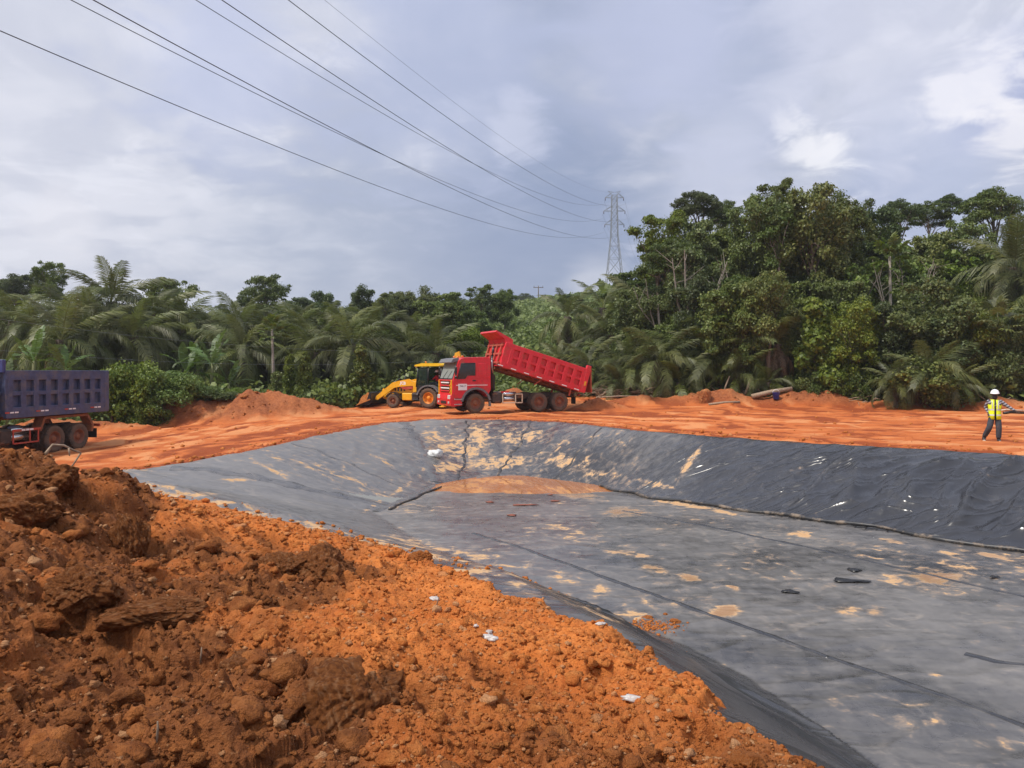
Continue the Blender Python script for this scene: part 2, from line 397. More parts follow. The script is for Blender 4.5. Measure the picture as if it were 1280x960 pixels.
def pit(x, y):
    dc, ic = polydist(x, y, CREST); df, iff = polydist(x, y, FLOOR)
    t = np.where(ic, np.where(iff, 1.0, dc / (dc + df + 1e-9)), 0.0)
    return t, np.where(ic, -dc, dc)
def pile(x, y, cx, cy, rx, ry, h, a=0.0):
    c, s = math.cos(a), math.sin(a); u, v = (x - cx) * c + (y - cy) * s, -(x - cx) * s + (y - cy) * c
    r = np.sqrt((u / rx) ** 2 + (v / ry) ** 2); return h * np.clip(1 - r, 0, None) ** 1.15
def ground_z(x, y):
    """earth before its crumbs and ruts, the pit cut out of it"""
    zb = base(x, y); t, s = pit(x, y); ts = t * t * (3 - 2 * t) * .35 + t * .65
    return zb * (1 - ts) + floor_z(x, y) * ts, t, s
EDGE_X = [-60, -34, -24, -16, -9, 0, 8, 16, 22, 30, 60]; EDGE_Y = [40, 41, 42, 47, 51, 53, 53, 51.5, 48, 46, 44]
def edge_y(x): return np.interp(x, EDGE_X, EDGE_Y)
BROWN = [(-4.3, 9.3), (-3.7, 7.6), (-3.3, 7.8), (-2.75, 8.9), (-1.7, 8.0), (-1.35, 6.7), (-1.85, 5.3), (-1.0, 4.4), (-.75, 3.9), (-.6, 3.3), (-.5, 1), (-14, -2), (-14, 10)]
def soil(x, y, t, s, fine=True):
    """crumbs, clods, ruts and heaps; returns height and the masks the soil material reads"""
    dist = np.hypot(x, y); nz = fbm(x * .8, y * .8, 3, 5)
    near = sstep(22, 13, dist + nz) * (x < 6)
    veg = sstep(-.6, .8, y - edge_y(x) + .8 * fbm(x * .5, y * .5, 3, 9))
    # brown clay heap on the left of the camera, against the orange loose earth
    u = U0 + FPX * x / np.maximum(y, .4)
    v = V0 + FPX * (CAMZ - .9) / np.maximum(y, .4)
    bd, bi = polydist(x, y, BROWN); brown = sstep(.28, -.28, np.where(bi, -bd, bd) + .40 * fbm(x * 1.4, y * 1.4, 4, 33))
    brown = np.clip(brown - .5 * brown * sstep(.0, .5, fbm(x * .9, y * .9, 3, 31)) + .38 * near * sstep(.12, .5, fbm(x * 1.3, y * 1.3, 4, 37)) + .45 * near * sstep(4.6, 3.9, dist + .4 * nz), 0, 1)
    h = np.zeros(x.shape)
    # spoil heaps at the clearing edge
    rough = 1 + .22 * fbm(x * .8, y * .8, 3, 12)
    far = sstep(30, 34, y)
    hp = pile(x, y, -16.8, 45.2, 6.2, 3.0, 1.15) + pile(x, y, -20.2, 44.6, 3.4, 2.2, .9) + pile(x, y, -13.2, 46.1, 4.4, 2.2, .95) + pile(x, y, -15.6, 45.3, 2.2, 1.6, .4) + pile(x, y, -18.6, 44.6, 1.8, 1.4, .3)
    hp = hp + pile(x, y, .1, 50.6, 2.0, 1.5, 1.0) + pile(x, y, 5.4, 47.6, 2.4, 1.3, .75) + pile(x, y, 3.6, 49.5, 3, 1.5, .5)
    for (cx, cy, rx, ry, hh) in ((8.5, 50.5, 3, 1.2, .6), (12, 50.2, 2.5, 1.4, .7), (14.2, 49.6, 2.5, 1.6, .95), (18, 49.2, 2.8, 1.5, .9), (20.5, 48.6, 2.4, 1.4, 1.0), (23.2, 47.3, 2.4, 1.2, .5), (26, 46.4, 3, 1.0, .55), (29, 45.4, 3, 1.2, .75), (-21.5, 40.8, 3, 1.2, .5), (-25, 41, 3.4, 1.4, .7)):
        hp = hp + pile(x, y, cx, cy, rx, ry, hh)
    h = h + hp * rough
    heap = np.clip(hp * 2.2, 0, 1)
    # tyre tracks that run round the pit
    road = (1 - near) * (1 - veg) * sstep(.2, .6, s) * (1 - heap)
    along = x * .9 - y * .45
    wob = 1.7 * fbm(x * .13, y * .13, 3, 3)
    rut = fbm(s * .8 + wob, along * .09 + .3 * wob, 4, 41) * (.55 + .8 * sstep(-.3, .4, fbm(x * .22, y * .22, 3, 46)))
    rut2 = fbm(s * 2.1 - wob, along * .22, 4, 57)
    h = h + road * (.06 * rut + .04 * np.minimum(rut2, .2) + .05 * fbm(x * .35, y * .35, 2, 77))
    rut = rut * .8 + .38 * fbm(x * .55, y * .8, 4, 47)
    rut = rut - .75 * road * np.exp(-((s - .55) / .45) ** 2) * (1 - near) * (.7 + .6 * fbm(x * .9, y * .9, 3, 49))
    h = h + road * np.exp(-((s - .6) / .5) ** 2) * .05 * (1 + fbm(x * 2.1, y * 2.1, 3, 48))
    lug = road * np.exp(-((s - 1.1) / .45) ** 2) * sstep(-.1, .3, pn(along * .25, s * .1, 8))
    h = h + lug * .045 * np.sin((along + .6 * np.abs(s - 1.1)) * 2 * math.pi / .24)
    # loose lip pushed up along the near side of the pit
    lip = near * np.exp(-((s - .15) / .5) ** 2)
    if fine:
        c0, i0 = cells(x * 1.15 + .3 * nz, y * 1.15, 3)
        w1, w2 = fbm(x * 5, y * 5, 3, 14), fbm(x * 5 + 9, y * 5, 3, 15)
        c1, i1 = cells(x * 3.4 + .35 * w1, y * 3.4 + .35 * w2, 4)
        c2, i2 = cells(x * 12.0 + .5 * w2, y * 12.0 + .5 * w1, 6); c3, i3 = cells(x * 27.0 + w1, y * 27.0 - w2, 7)
        grit = fbm(x * 11, y * 11, 3, 64, .5); grit2 = fbm(x * 34, y * 34, 2, 65, .6)
        bump = lambda c, r: np.sqrt(np.clip(1 - (c / r) ** 2, 0, 1))
        sharp = fbm(x * 2.2, y * 2.2, 5, 61, .55)
        ridg = 1 - np.abs(fbm(x * 1.1 + .4 * sharp, y * 1.4, 4, 71)) * 2
        crev = sstep(.06, .0, np.abs(fbm(x * .9 + .3 * w1, y * 1.3, 3, 72)))                      # dark gaps between slabs of clay
        clay = .085 * sharp + .10 * bump(c0 + .10 * w1, .62) * (i0 > .35) * (.5 + i0) + .045 * bump(c1 + .10 * w2, .6) * (i1 > .4) * (.5 + i1) + .012 * bump(c2, .6) * (i2 > .3) + .005 * bump(c3, .6) + .05 * ridg + .010 * grit + .003 * grit2 - .05 * crev - .20
        crumb = .05 * fbm(x * 1.6, y * 1.6, 4, 21) + .035 * bump(c1 + .1 * grit, .45) * (i1 > .82) + .015 * bump(c2, .55) * (i2 > .6) * (.5 + i2) + .008 * bump(c3, .6) * (i3 > .3) * (.4 + i3) + .010 * grit + .0035 * grit2 + .05 * lip * (1 + nz)
        h = h + near * (brown * clay * 1.15 + (1 - brown) * crumb)
        coarse = sstep(60, 35, dist) * (1 - near)
        h = h + coarse * (heap * (.16 * bump(c1 + .1 * w1, .6) * (i1 > .45) + .12 * sharp + .03 * grit) + .012 * sharp + .02 * bump(c2, .5) * (i2 > .8) * (s < 1.6))
    return h, near, brown, veg, rut, heap
def near_side(x, y): return sstep(21.5, 18.5, y + .25 * x) * sstep(9, 4, x)
def earth(x, y, fine=True):
    z, t, s = ground_z(x, y)
    h, near, brown, veg, rut, heap = soil(x, y, t, s, fine)
    ns = near_side(x, y)
    ragged = .22 * fbm(x * 2.0, y * 2.0, 4, 91) + .15 * fbm(x * .6, y * .6, 2, 93) + .05 * fbm(x * 9, y * 9, 2, 95)
    back = .04 + .58 * sstep(4.2, 8.5, y); s0 = s; s = s - back * ns
    cover = sstep(-.34, .08, s + ragged) * ns                       # soil spilled over the liner's near edge
    under = sstep(.5, 0, s) * (1 - ns)                              # far edge: liner on top
    k = sstep(-.1, .35, s + ragged)
    z = z + h * np.where(ns > .5, k, sstep(0, .6, s)) + cover * .09 - .12 * (1 - cover) * (s < .6) * ns - .06 * under - .08 * (s < 0) * (1 - ns)
    return z, t, s0, near, brown, veg, rut, heap
def gz(x, y):
    a, b = np.array([float(x)]), np.array([float(y)])
    return float(earth(a, b, False)[0][0])
# ---- soil material
def soil_material():
    m, nt, b, o = material('laterite_soil'); q = NT(nt); co = q.coord()
    br, near, veg, rut, heap = (q.attr(k) for k in ('brown', 'near', 'veg', 'rut', 'heap'))
    n1 = q.noise(co, .9, 6, .6); n2 = q.noise(co, 7, 6, .65); n3 = q.noise(co, 42, 4, .6)
    orange = q.mix(q.ramp(n1, .35, .68), (.53, .150, .031), (.65, .215, .050))
    orange = q.mix(q.ramp(n2, .45, .75), orange, (.40, .105, .022))
    orange = q.mix(q.math('MULTIPLY', q.ramp(n3, .58, .72), .55), orange, (.62, .29, .11)); orange = q.mix(q.math('MULTIPLY', q.ramp(n3, .46, .34), .6), orange, (.30, .070, .016))
    clay = q.mix(q.ramp(n2, .3, .7), (.140, .046, .015), (.285, .100, .029))
    clay = q.mix(q.math('MULTIPLY', q.ramp(n3, .6, .75), .5), clay, (.48, .25, .11))
    road = q.mix(q.ramp(q.noise(q.map(co, (.45, 1.1, 1), rot=(0, 0, .25)), .8, 7, .62), .32, .7), (.58, .175, .050), (.46, .110, .026))
    road = q.mix(q.math('MULTIPLY', q.ramp(rut, .02, -.32), .95), road, (.27, .058, .016)); road = q.mix(q.math('MULTIPLY', q.ramp(rut, .10, .42), .75), road, (.66, .285, .115)); road = q.mix(q.math('MULTIPLY', q.ramp(q.noise(co, .28, 6, .65, .5), .55, .68), .65), road, (.36, .090, .026))
    road = q.mix(q.math('MULTIPLY', q.ramp(n2, .55, .75), .4), road, (.68, .25, .085))
    c = q.mix(near, road, orange); c = q.mix(q.math('MULTIPLY', heap, .75), c, q.mix(q.ramp(n2, .35, .65), (.20, .068, .028), (.36, .135, .055)))
    c = q.mix(br, c, clay)
    green = q.mix(q.ramp(n1, .4, .6), (.030, .042, .013), (.075, .10, .025))
    c = q.mix(veg, c, green)
    q.put(b.inputs['Base Color'], c); b.inputs['Roughness'].default_value = .92; b.inputs['Specular IOR Level'].default_value = .2
    hgt = q.math('ADD', q.math('MULTIPLY', n2, .5), q.math('MULTIPLY', n3, .35)); hgt = q.math('ADD', hgt, q.math('MULTIPLY', q.noise(co, 130, 3, .6), .18))
    q.put(b.inputs['Normal'], q.bump(hgt, .9, .07)); return m
M['soil'] = soil_material()
def polar(angles, radii):
    A, R = np.meshgrid(angles, radii); x, y = (R * np.sin(A)).ravel(), (R * np.cos(A)).ravel()
    na, nr = len(angles), len(radii); i = np.arange(nr - 1)[:, None] * na + np.arange(na - 1)[None, :]
    F = np.stack([i, i + 1, i + na + 1, i + na], -1).reshape(-1, 4); return x, y, F
def keep(V, F, mask, attrs):
    F = F[mask]; used = np.zeros(len(V), bool); used[F.ravel()] = True
    idx = np.cumsum(used) - 1; return V[used], idx[F], {k: a[used] for k, a in attrs.items()}
QUAL = 1.0
ang = np.r_[np.radians(np.linspace(-180, -44, 46)), np.radians(np.arange(-43.2, 43.2, .122 / QUAL)), np.radians(np.linspace(44, 180, 46))]
def geo(a, b, k): return a * np.exp(np.arange(int(math.log(b / a) / k)) * k)
rad = np.r_[geo(.25, 2.3, .08), geo(2.3, 9, .0026 / QUAL), geo(9, 24, .0044 / QUAL), geo(24, 62, .008), geo(62, 1500, .045)]
gx, gy, gF = polar(ang, rad)
gzv, gt, gs, gnear, gbrown, gveg, grut, gheap = earth(gx, gy)
gzv = np.where(np.hypot(gx, gy) > 1200, np.minimum(gzv, 60), gzv)
fs = gs[gF].max(1)
V, F, A = keep(np.stack([gx, gy, gzv], -1), gF, fs > -1.1, dict(brown=gbrown, near=gnear, veg=gveg, rut=grut, heap=gheap))
ground = tag(ob('ground', np_mesh('ground', V, F, M['soil'], A, True)), 'orange laterite ground with loose spoil in front and a graded track round the pit', kind='structure')
print('ground', len(F), time.time() - T0)
# ---- loose crumbs and clods of earth
def ico(sub):
    bm = bmesh.new(); bmesh.ops.create_icosphere(bm, subdivisions=sub, radius=1.0)
    v = np.array([p.co[:] for p in bm.verts]); f = np.array([[q.index for q in p.verts] for p in bm.faces]); bm.free(); return v, f
ICO1, ICO2, ICO3 = ico(1), ico(2), ico(3)
def broken(v, seed, n=9, lo=.62, hi=.95):
    """knocks flat faces off a unit ball, as earth breaks"""
    r = np.random.default_rng(seed); k = r.normal(size=(n, 3)); k /= np.linalg.norm(k, axis=1, keepdims=True); c = r.uniform(lo, hi, n); d = v / np.linalg.norm(v, axis=1, keepdims=True)
    return np.minimum(1.0, (c[None] / np.maximum(d @ k.T, .05)).min(1))
def lumps(P, R, sub, seed=0, squash=.75, rough=.45):
    v, f = sub; r = np.random.default_rng(seed); n = len(P)
    jit = 1 + rough * (r.random((n, len(v), 1)) * 2 - 1); sc = np.stack([r.uniform(.7, 1.3, n), r.uniform(.7, 1.3, n), r.uniform(.5, 1.0, n) * squash + .15], -1)[:, None, :]
    a = r.uniform(0, 6.28, n); c, s = np.cos(a)[:, None], np.sin(a)[:, None]
    q = v[None] * jit * sc; q = np.stack([q[..., 0] * c - q[..., 1] * s, q[..., 0] * s + q[..., 1] * c, q[..., 2]], -1)
    q = q * np.asarray(R)[:, None, None] + P[:, None, :]
    return q.reshape(-1, 3), (f[None] + (np.arange(n) * len(v))[:, None, None]).reshape(-1, 3)
def crumb_material():
    m, nt, b, o = material('laterite_crumbs'); q = NT(nt); co = q.coord(); br, pale = q.attr('brown'), q.attr('pale')
    n = q.noise(co, 9, 5, .6); n3 = q.noise(co, 60, 3, .6)
    c = q.mix(q.ramp(n, .35, .65), (.52, .150, .033), (.66, .235, .062)); c = q.mix(br, c, q.mix(q.ramp(n, .35, .65), (.145, .049, .016), (.30, .108, .032)))
    c = q.mix(pale, c, (.58, .31, .15)); q.put(b.inputs['Base Color'], c); b.inputs['Roughness'].default_value = .95; b.inputs['Specular IOR Level'].default_value = .15
    q.put(b.inputs['Normal'], q.bump(q.math('ADD', q.math('MULTIPLY', q.noise(co, 150, 3, .6), .5), q.math('ADD', n3, n)), .9, .035)); return m
M['crumb'] = crumb_material()
def scatter_near(n, r0, r1, seed, amin=-41, amax=24):
    r = np.random.default_rng(seed); a = np.radians(r.uniform(amin, amax, n)); d = r0 * (r1 / r0) ** r.random(n)
    x, y = d * np.sin(a), d * np.cos(a); z, t, s, near, brown, *_ = earth(x, y)
    ok = (s > -.12 + .56 * sstep(4.2, 8.5, y)) & (near > .5); return x[ok], y[ok], z[ok], brown[ok], d[ok]
def crumbs(name, n, r0, r1, lo, hi, sub, seed, grow=0.0):
    x, y, z, br, d = scatter_near(n, r0, r1, seed); r = np.random.default_rng(seed + 1)
    R = lo * (hi / lo) ** (r.random(len(x)) ** 1.6) * (1 + grow * d)
    v, f = lumps(np.stack([x, y, z + R * .15], -1), R, sub, seed); k = len(sub[0])
    pale = np.where(r.random(len(x)) > .86, r.uniform(.3, .9, len(x)), 0)
    return v, f, np.repeat(br, k), np.repeat(pale, k)
def clay_lumps(n, seed):
    """lumps of sticky clay, too many to count, broken off the heap"""
    x, y, z, br, d = scatter_near(n, 2.6, 12, seed, -41, 20); ok = (br > .55) & (x < .25 - .0 * y); x, y, z, br, d = x[ok], y[ok], z[ok], br[ok], d[ok]; r = np.random.default_rng(seed); k = len(x); v, f = ICO3B
    R = .02 * (.095 / .02) ** (r.random(k) ** 3.0) * (.75 + .06 * d); V = []
    for i in range(k):
        q = v + r.uniform(-50, 50, 3); n1 = fbm(q[:, 0] * 1.2 + q[:, 2] * .7, q[:, 1] * 1.2 - q[:, 2] * .6, 2, i); n2 = fbm(q[:, 0] * 3.5 + q[:, 2] * 2, q[:, 1] * 3.5 - q[:, 2] * 2.6, 3, i + 5, .6)
        p = v * (broken(v, i + seed) * (1.1 + .25 * n1 + .22 * n2) + r.normal(0, .045, len(v)))[:, None] * np.array([r.uniform(.8, 1.4), r.uniform(.8, 1.3), r.uniform(.5, .95)]); a = r.uniform(0, 6.28); c, s = math.cos(a), math.sin(a)
        V.append(np.stack([p[:, 0] * c - p[:, 1] * s, p[:, 0] * s + p[:, 1] * c, p[:, 2]], -1) * R[i] + np.array([x[i], y[i], z[i] + R[i] * .12]))
    return np.concatenate(V), (f[None] + (np.arange(k) * len(v))[:, None, None]).reshape(-1, 3), np.repeat(np.clip(br + r.uniform(-.25, .15, k), 0, 1), len(v)), np.repeat(np.where((r.random(k) > .85) & (R < .035), .45, 0), len(v))
ICO3B = ICO3
def track_crumbs(n, seed):
    r = np.random.default_rng(seed); a = np.radians(r.uniform(-40, 41, n)); d = 18 * (56 / 18) ** r.random(n); x, y = d * np.sin(a), d * np.cos(a); z, t, s, near, brown, veg, rut, heap = earth(x, y)
    ok = (near < .5) & (veg < .6) & (s > .45) & (r.random(n) < np.clip(.10 + .9 * np.exp(-((s - .8) / .7) ** 2) + .9 * heap, 0, 1)); x, y, z, s, heap = x[ok], y[ok], z[ok], s[ok], heap[ok]; R = .018 * (.10 / .018) ** (r.random(len(x)) ** 2.6) * (1 + .5 * heap)
    v, f = lumps(np.stack([x, y, z + R * .2], -1), R, ICO1, seed); k = len(ICO1[0]); return v, f, np.repeat(np.clip(.15 + .5 * heap + r.uniform(-.1, .2, len(x)), 0, 1), k), np.repeat(np.where(r.random(len(x)) > .93, .5, 0), k)
parts = [track_crumbs(20000, 61), clay_lumps(1150, 51), crumbs('a', 34000, 2.4, 11, .004, .012, ICO1, 11, .13), crumbs('b', 2200, 2.4, 15, .016, .045, ICO2, 12, .02), crumbs('c', 4000, 9, 21, .02, .055, ICO1, 13)]
vv, ff, bb, pp, off = [], [], [], [], 0
for v, f, b_, p_ in parts: vv.append(v); ff.append(f + off); bb.append(b_); pp.append(p_); off += len(v)
cr = ob('soil_crumbs', np_mesh('soil_crumbs', np.concatenate(vv), np.concatenate(ff), M['crumb'], dict(brown=np.concatenate(bb), pale=np.concatenate(pp))))
tag(cr, 'loose crumbs of laterite scattered over the spoil in front', kind='stuff')
print('crumbs', sum(map(len, ff)), time.time() - T0)
# ================================================================== pond liner
def liner_material():
    m, nt, b, o = material('geomembrane'); q = NT(nt); co = q.coord(); mud, dust_sheen, wet = q.attr('mud'), q.attr('dust_sheen'), q.attr('wet')
    n1 = q.noise(co, .55, 5, .6); n2 = q.noise(co, 2.6, 5, .55, .8); n3 = q.noise(co, 16, 5, .65); n4 = q.noise(q.map(co, (1, 3, 1), rot=(0, 0, .6)), 1.3, 6, .6, .5)
    sp = q.noise(co, 60, 2, .5)
    film = q.math('ADD', dust_sheen, q.math('MULTIPLY', q.math('SUBTRACT', n2, .5), .55)); film = q.math('ADD', film, q.math('MULTIPLY', q.math('SUBTRACT', n4, .5), .5))
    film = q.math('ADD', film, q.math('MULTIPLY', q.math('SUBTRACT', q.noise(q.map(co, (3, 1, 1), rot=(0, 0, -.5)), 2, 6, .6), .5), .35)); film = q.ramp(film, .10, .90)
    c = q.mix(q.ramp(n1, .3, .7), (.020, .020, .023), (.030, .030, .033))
    c = q.mix(film, c, (.185, .172, .160)); spk = q.ramp(q.noise(q.map(co, (1, 1.5, 1), rot=(0, 0, .65)), 1.1, 9, .66, 1.4), .54, .74); c = q.mix(q.math('MULTIPLY', spk, q.math('MULTIPLY', dust_sheen, .9, True)), c, (.34, .29, .24))
    
    k = q.math('ADD', mud, q.math('MULTIPLY', q.math('SUBTRACT', n2, .5), 1.5)); k = q.math('ADD', k, q.math('MULTIPLY', q.math('SUBTRACT', n4, .5), .5)); k = q.math('ADD', k, q.math('MULTIPLY', q.math('SUBTRACT', n3, .5), .5))
    kk = q.math('MULTIPLY', q.ramp(k, .47, .59), q.math('ADD', .72, q.math('MULTIPLY', n3, .4), True))
    rim = q.math('MULTIPLY', q.ramp(k, .47, .56), q.ramp(k, .72, .60))
    mudc = q.mix(wet, q.mix(q.ramp(n3, .35, .65), (.46, .25, .105), (.56, .34, .16)), (.38, .215, .115))
    mudc = q.mix(q.math('MULTIPLY', rim, .4), mudc, (.58, .38, .19))
    c = q.mix(q.math('MULTIPLY', q.ramp(k, .26, .56), .42), c, (.46, .31, .19)); c = q.mix(kk, c, mudc)
    r = q.math('ADD', .25, q.math('MULTIPLY', film, .13)); r = q.math('ADD', r, q.math('MULTIPLY', q.math('SUBTRACT', n2, .5), .22))
    pool = q.math('MULTIPLY', kk, wet)
    r2 = q.n('ShaderNodeMix', data_type='FLOAT'); q.put(r2.inputs[0], kk); q.put(r2.inputs[2], r)
    rw = q.n('ShaderNodeMix', data_type='FLOAT'); q.put(rw.inputs[0], wet); rw.inputs[2].default_value = .85; rw.inputs[3].default_value = .12
    q.put(r2.inputs[3], rw.outputs[0])
    q.put(b.inputs['Base Color'], c); q.put(b.inputs['Roughness'], r2.outputs[0]); b.inputs['Specular IOR Level'].default_value = .55; q.put(b.inputs['Coat Weight'], q.math('MULTIPLY', q.math('SUBTRACT', 1.0, film), .18)); b.inputs['Coat Roughness'].default_value = .42
    hb = q.math('ADD', q.math('MULTIPLY', n2, .8), q.math('MULTIPLY', n3, .08)); hb = q.math('MULTIPLY', hb, q.math('SUBTRACT', 1.0, pool))
    cz = q.attr('crease'); ca = q.noise(q.map(co, (.35, 1.1, 1), rot=(0, 0, .75)), .75, 1.5, .4, 1.4); cb = q.noise(q.map(co, (.30, 1.3, 1), rot=(0, 0, 1.35)), .8, 1.5, .4, 1.8)
    def crest_(n_, p): return q.math('POWER', q.math('SUBTRACT', 1.0, q.math('ABSOLUTE', q.math('MULTIPLY', q.math('SUBTRACT', n_, .5), 2.4)), True), p)
    cr = q.math('MULTIPLY', q.math('ADD', crest_(ca, 4), q.math('MULTIPLY', crest_(cb, 5), .8)), cz)
    b1_ = q.n('ShaderNodeBump'); q.put(b1_.inputs['Height'], cr); b1_.inputs['Strength'].default_value = .55; b1_.inputs['Distance'].default_value = .085; q.put(b1_.inputs['Normal'], q.bump(hb, .07, .04)); q.put(b.inputs['Normal'], b1_.outputs[0]); return m

M['seam'] = simple('liner_seam_strip', (.026, .026, .028), .42, var=.3, dirt=(.36, .27, .19), dirt_k=.34)
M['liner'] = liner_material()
def ridged(x, y, s, o=3):
    r, a = 0, 1.0
    for k in range(o):
        r = r + a * (1 - np.abs(pn(x, y, s + 13 * k))) ** 6; x, y, a = x * 1.9 + 5, y * 1.9 + 3, a * .55
    return r
def liner_z(x, y):
    z, t, s = ground_z(x, y)
    slope = np.clip(4 * t * (1 - t), 0, 1); wx, wy = x + .5 * pn(x * .5, y * .5, 4), y + .5 * pn(x * .5, y * .5, 5)
    right = sstep(3, 9, x) * (y > 8) * (1 - sstep(.72, 1.0, t)); left = sstep(-1, -5, x)
    # long soft folds that swing down and along the slopes, low crumples on the flat bottom
    a1 = (wx * .69 + wy * .72); b1 = (-wx * .72 + wy * .69)                     # a1: up the far-right slope, b1: along it
    sw = b1 * .34 + .55 * a1 * .30 + .55 * pn(a1 * .16, b1 * .16, 2)
    fold = (1 - np.abs(pn(sw, a1 * .10, 21))) ** 5 + .5 * (1 - np.abs(pn(sw * 2.1 + 3, a1 * .22 - b1 * .1, 22))) ** 6
    body_ = sstep(-.1, -1.0, s)
    cr1 = (1 - np.abs(pn(b1 * .9 + .8 * a1 + 1.2 * pn(a1 * .3, b1 * .3, 6), a1 * .35 - b1 * .2, 23))) ** 7 + .6 * (1 - np.abs(pn(b1 * 1.7 - .9 * a1, a1 * .8, 25))) ** 7
    z = z + right * body_ * .075 * cr1 * sstep(4, 10, x)
    z = z + right * body_ * (.26 * fold * sstep(6, 12, x) + .05 * fold + .05 * fbm(x * .5, y * .5, 2, 24))
    z = z + .05 * left * slope * body_ * (1 - np.abs(pn(a1 * .25, b1 * .7, 33))) ** 4
    far = sstep(26, 33, y) * slope * body_
    z = z + .06 * far * (1 - np.abs(pn(x * .9, y * .25, 44))) ** 4
    flat = (t >= .999)
    z = z + flat * (.014 * (1 - np.abs(pn(wx * .25 + wy * .2, wy * .55 - wx * .4, 52))) ** 6 + .012 * (1 - np.abs(pn(wx * .6, wy * 1.1 - wx * .3, 53))) ** 9 + .012 * fbm(x * .35, y * .35, 2, 55)) - flat * .01
    nr = sstep(14, 9, np.hypot(x, y)) * sstep(-.05, -.9, s)
    z = z + nr * (.08 * (1 - np.abs(pn(wx * .42 + .3 * wy, wy * .5, 63))) ** 5 * (1 - .75 * (t >= .97)) + .04 * fbm(x * .5, y * .5, 2, 66))
    edge = sstep(-.35, .25, s)
    z = z + edge * (.05 + .03 * fbm(x * .8, y * .8, 2, 71)) * (1 - near_side(x, y)) * sstep(.62, .3, s)
    z = z + near_side(x, y) * sstep(-1.6, -.6, s) * sstep(9, 14, y) * .13 * ridged(x * .6, y * .6, 81, 1)
    return z + .012, t, s
la = np.radians(np.arange(-40, 58, .165)); lr = geo(3.0, 46, .0052)
lx, ly, lF = polar(la, lr)
lz, lt, ls = liner_z(lx, ly)
far_edge = .42 + .18 * fbm(lx * .9, ly * .9, 3, 15)
lim = np.where(near_side(lx, ly) > .5, .10 + .70 * sstep(4.2, 8.5, ly), far_edge)
inside = ls < lim
# photo-like stains, laid down where they lie on the sheet
lu, lv = U0 + FPX * lx / ly, V0 + FPX * (CAMZ - lz) / ly
mud = np.full(lx.shape, -.10); wet = np.zeros(lx.shape)
def stain(u, v, ru, rv, k, w=0.0, a=0.0):
    global mud, wet
    c, s = math.cos(math.radians(a)), math.sin(math.radians(a)); p, q_ = (lu - u) * c + (lv - v) * s, -(lu - u) * s + (lv - v) * c
    g = np.exp(-((p / ru) ** 2 + (q_ / rv) ** 2)); mud = np.maximum(mud, -.10 + (k + .10) * g); wet = np.maximum(wet, w * sstep(.45, .8, g))
for st in ((575, 560, 60, 24, .56), (650, 545, 60, 18, .48), (600, 545, 24, 22, .62), (560, 585, 40, 12, .62), (700, 575, 60, 14, .50), (620, 578, 60, 12, .66), (740, 590, 60, 8, .5, 0, 8), (820, 606, 40, 6, .6, 0, 10), (862, 578, 6, 34, .62, 0, 35), (695, 560, 8, 26, .5, 0, 40), (540, 545, 20, 20, .52),
           (780, 640, 44, 9, .62, 1), (720, 618, 50, 7, .62, 1, 8), (860, 632, 60, 3.5, .7, 0, 9), (905, 640, 40, 4, .66, 0, 10), (1000, 667, 22, 5, .78, 0, 5), (1120, 678, 22, 4, .7, .6, 10), (1240, 695, 50, 4, .72, .5, 10), (1190, 692, 30, 3, .6, 0, 10),
           (785, 692, 40, 4, .72, .4, 8), (818, 710, 22, 6, .78, .9, 12), (862, 722, 20, 7, .78, .9, 8), (917, 735, 11, 5, .72, .8, 20), (907, 764, 25, 10, 1.0, .9, -8), (1165, 722, 62, 20, .64, 1), (1120, 725, 40, 8, .62, 0, 12), (1200, 708, 50, 5, .6, 0, 5), (1060, 762, 28, 10, .62, .2), (1095, 765, 20, 10, .6, .7),
           (1165, 902, 20, 8, .56), (1160, 844, 40, 3, .5), (660, 606, 40, 4, .5), (690, 715, 60, 10, .46, 0, 14), (570, 690, 70, 10, .46, 0, 12), (520, 680, 60, 12, .50, 0, 14), (600, 700, 60, 12, .48, 0, 14), (700, 720, 40, 10, .5, 0, 14), (790, 770, 50, 12, .48), (750, 740, 20, 20, .5),
           (230, 618, 60, 6, .66), (300, 600, 30, 4, .62), (345, 572, 22, 5, .5, 0, 20), (440, 600, 90, 5, .50, 0, 24), (400, 590, 60, 5, .46, 0, 26), (335, 585, 60, 4, .54, 0, 28), (500, 612, 30, 5, .6, 0, -35), (470, 630, 30, 4, .58, 0, -35), (480, 577, 26, 4, .55, 0, 28), (165, 608, 50, 4, .5)):
    stain(*st)
bottom = (lt >= .999)
mud = np.where(bottom, np.maximum(mud, .18 + .22 * fbm(lx * .4, ly * .4, 4, 88) - .14 * sstep(15, 10, ly)), mud)
mud = np.where(~bottom & (ly > 25) & (lx < 5), np.maximum(mud, .22), mud)
dust_sheen = .34 + .16 * fbm(lx * .22, ly * .22, 3, 99) + .20 * bottom + .16 * bottom * fbm(lx * .35 + ly * .2, ly * .5, 4, 104) + .34 * sstep(0, -6, lx) * sstep(9, 13, ly) + .10 * sstep(-1.2, 0, ls) - .30 * sstep(4, 8, lx) * (~bottom) * sstep(9, 14, ly) - .10 * sstep(13, 8, ly) - .25 * sstep(11, 7, ly) * (lt > .02) * (lt < .9)  # dust film, with sky sheen painted in as extra paleness on the left
mud = np.maximum(mud, (.44 + .30 * fbm(lx * 1.2, ly * 1.2, 3, 12)) * sstep(-2.3, .3, ls) * (near_side(lx, ly) > .5) * sstep(6.0, 8.0, ly))
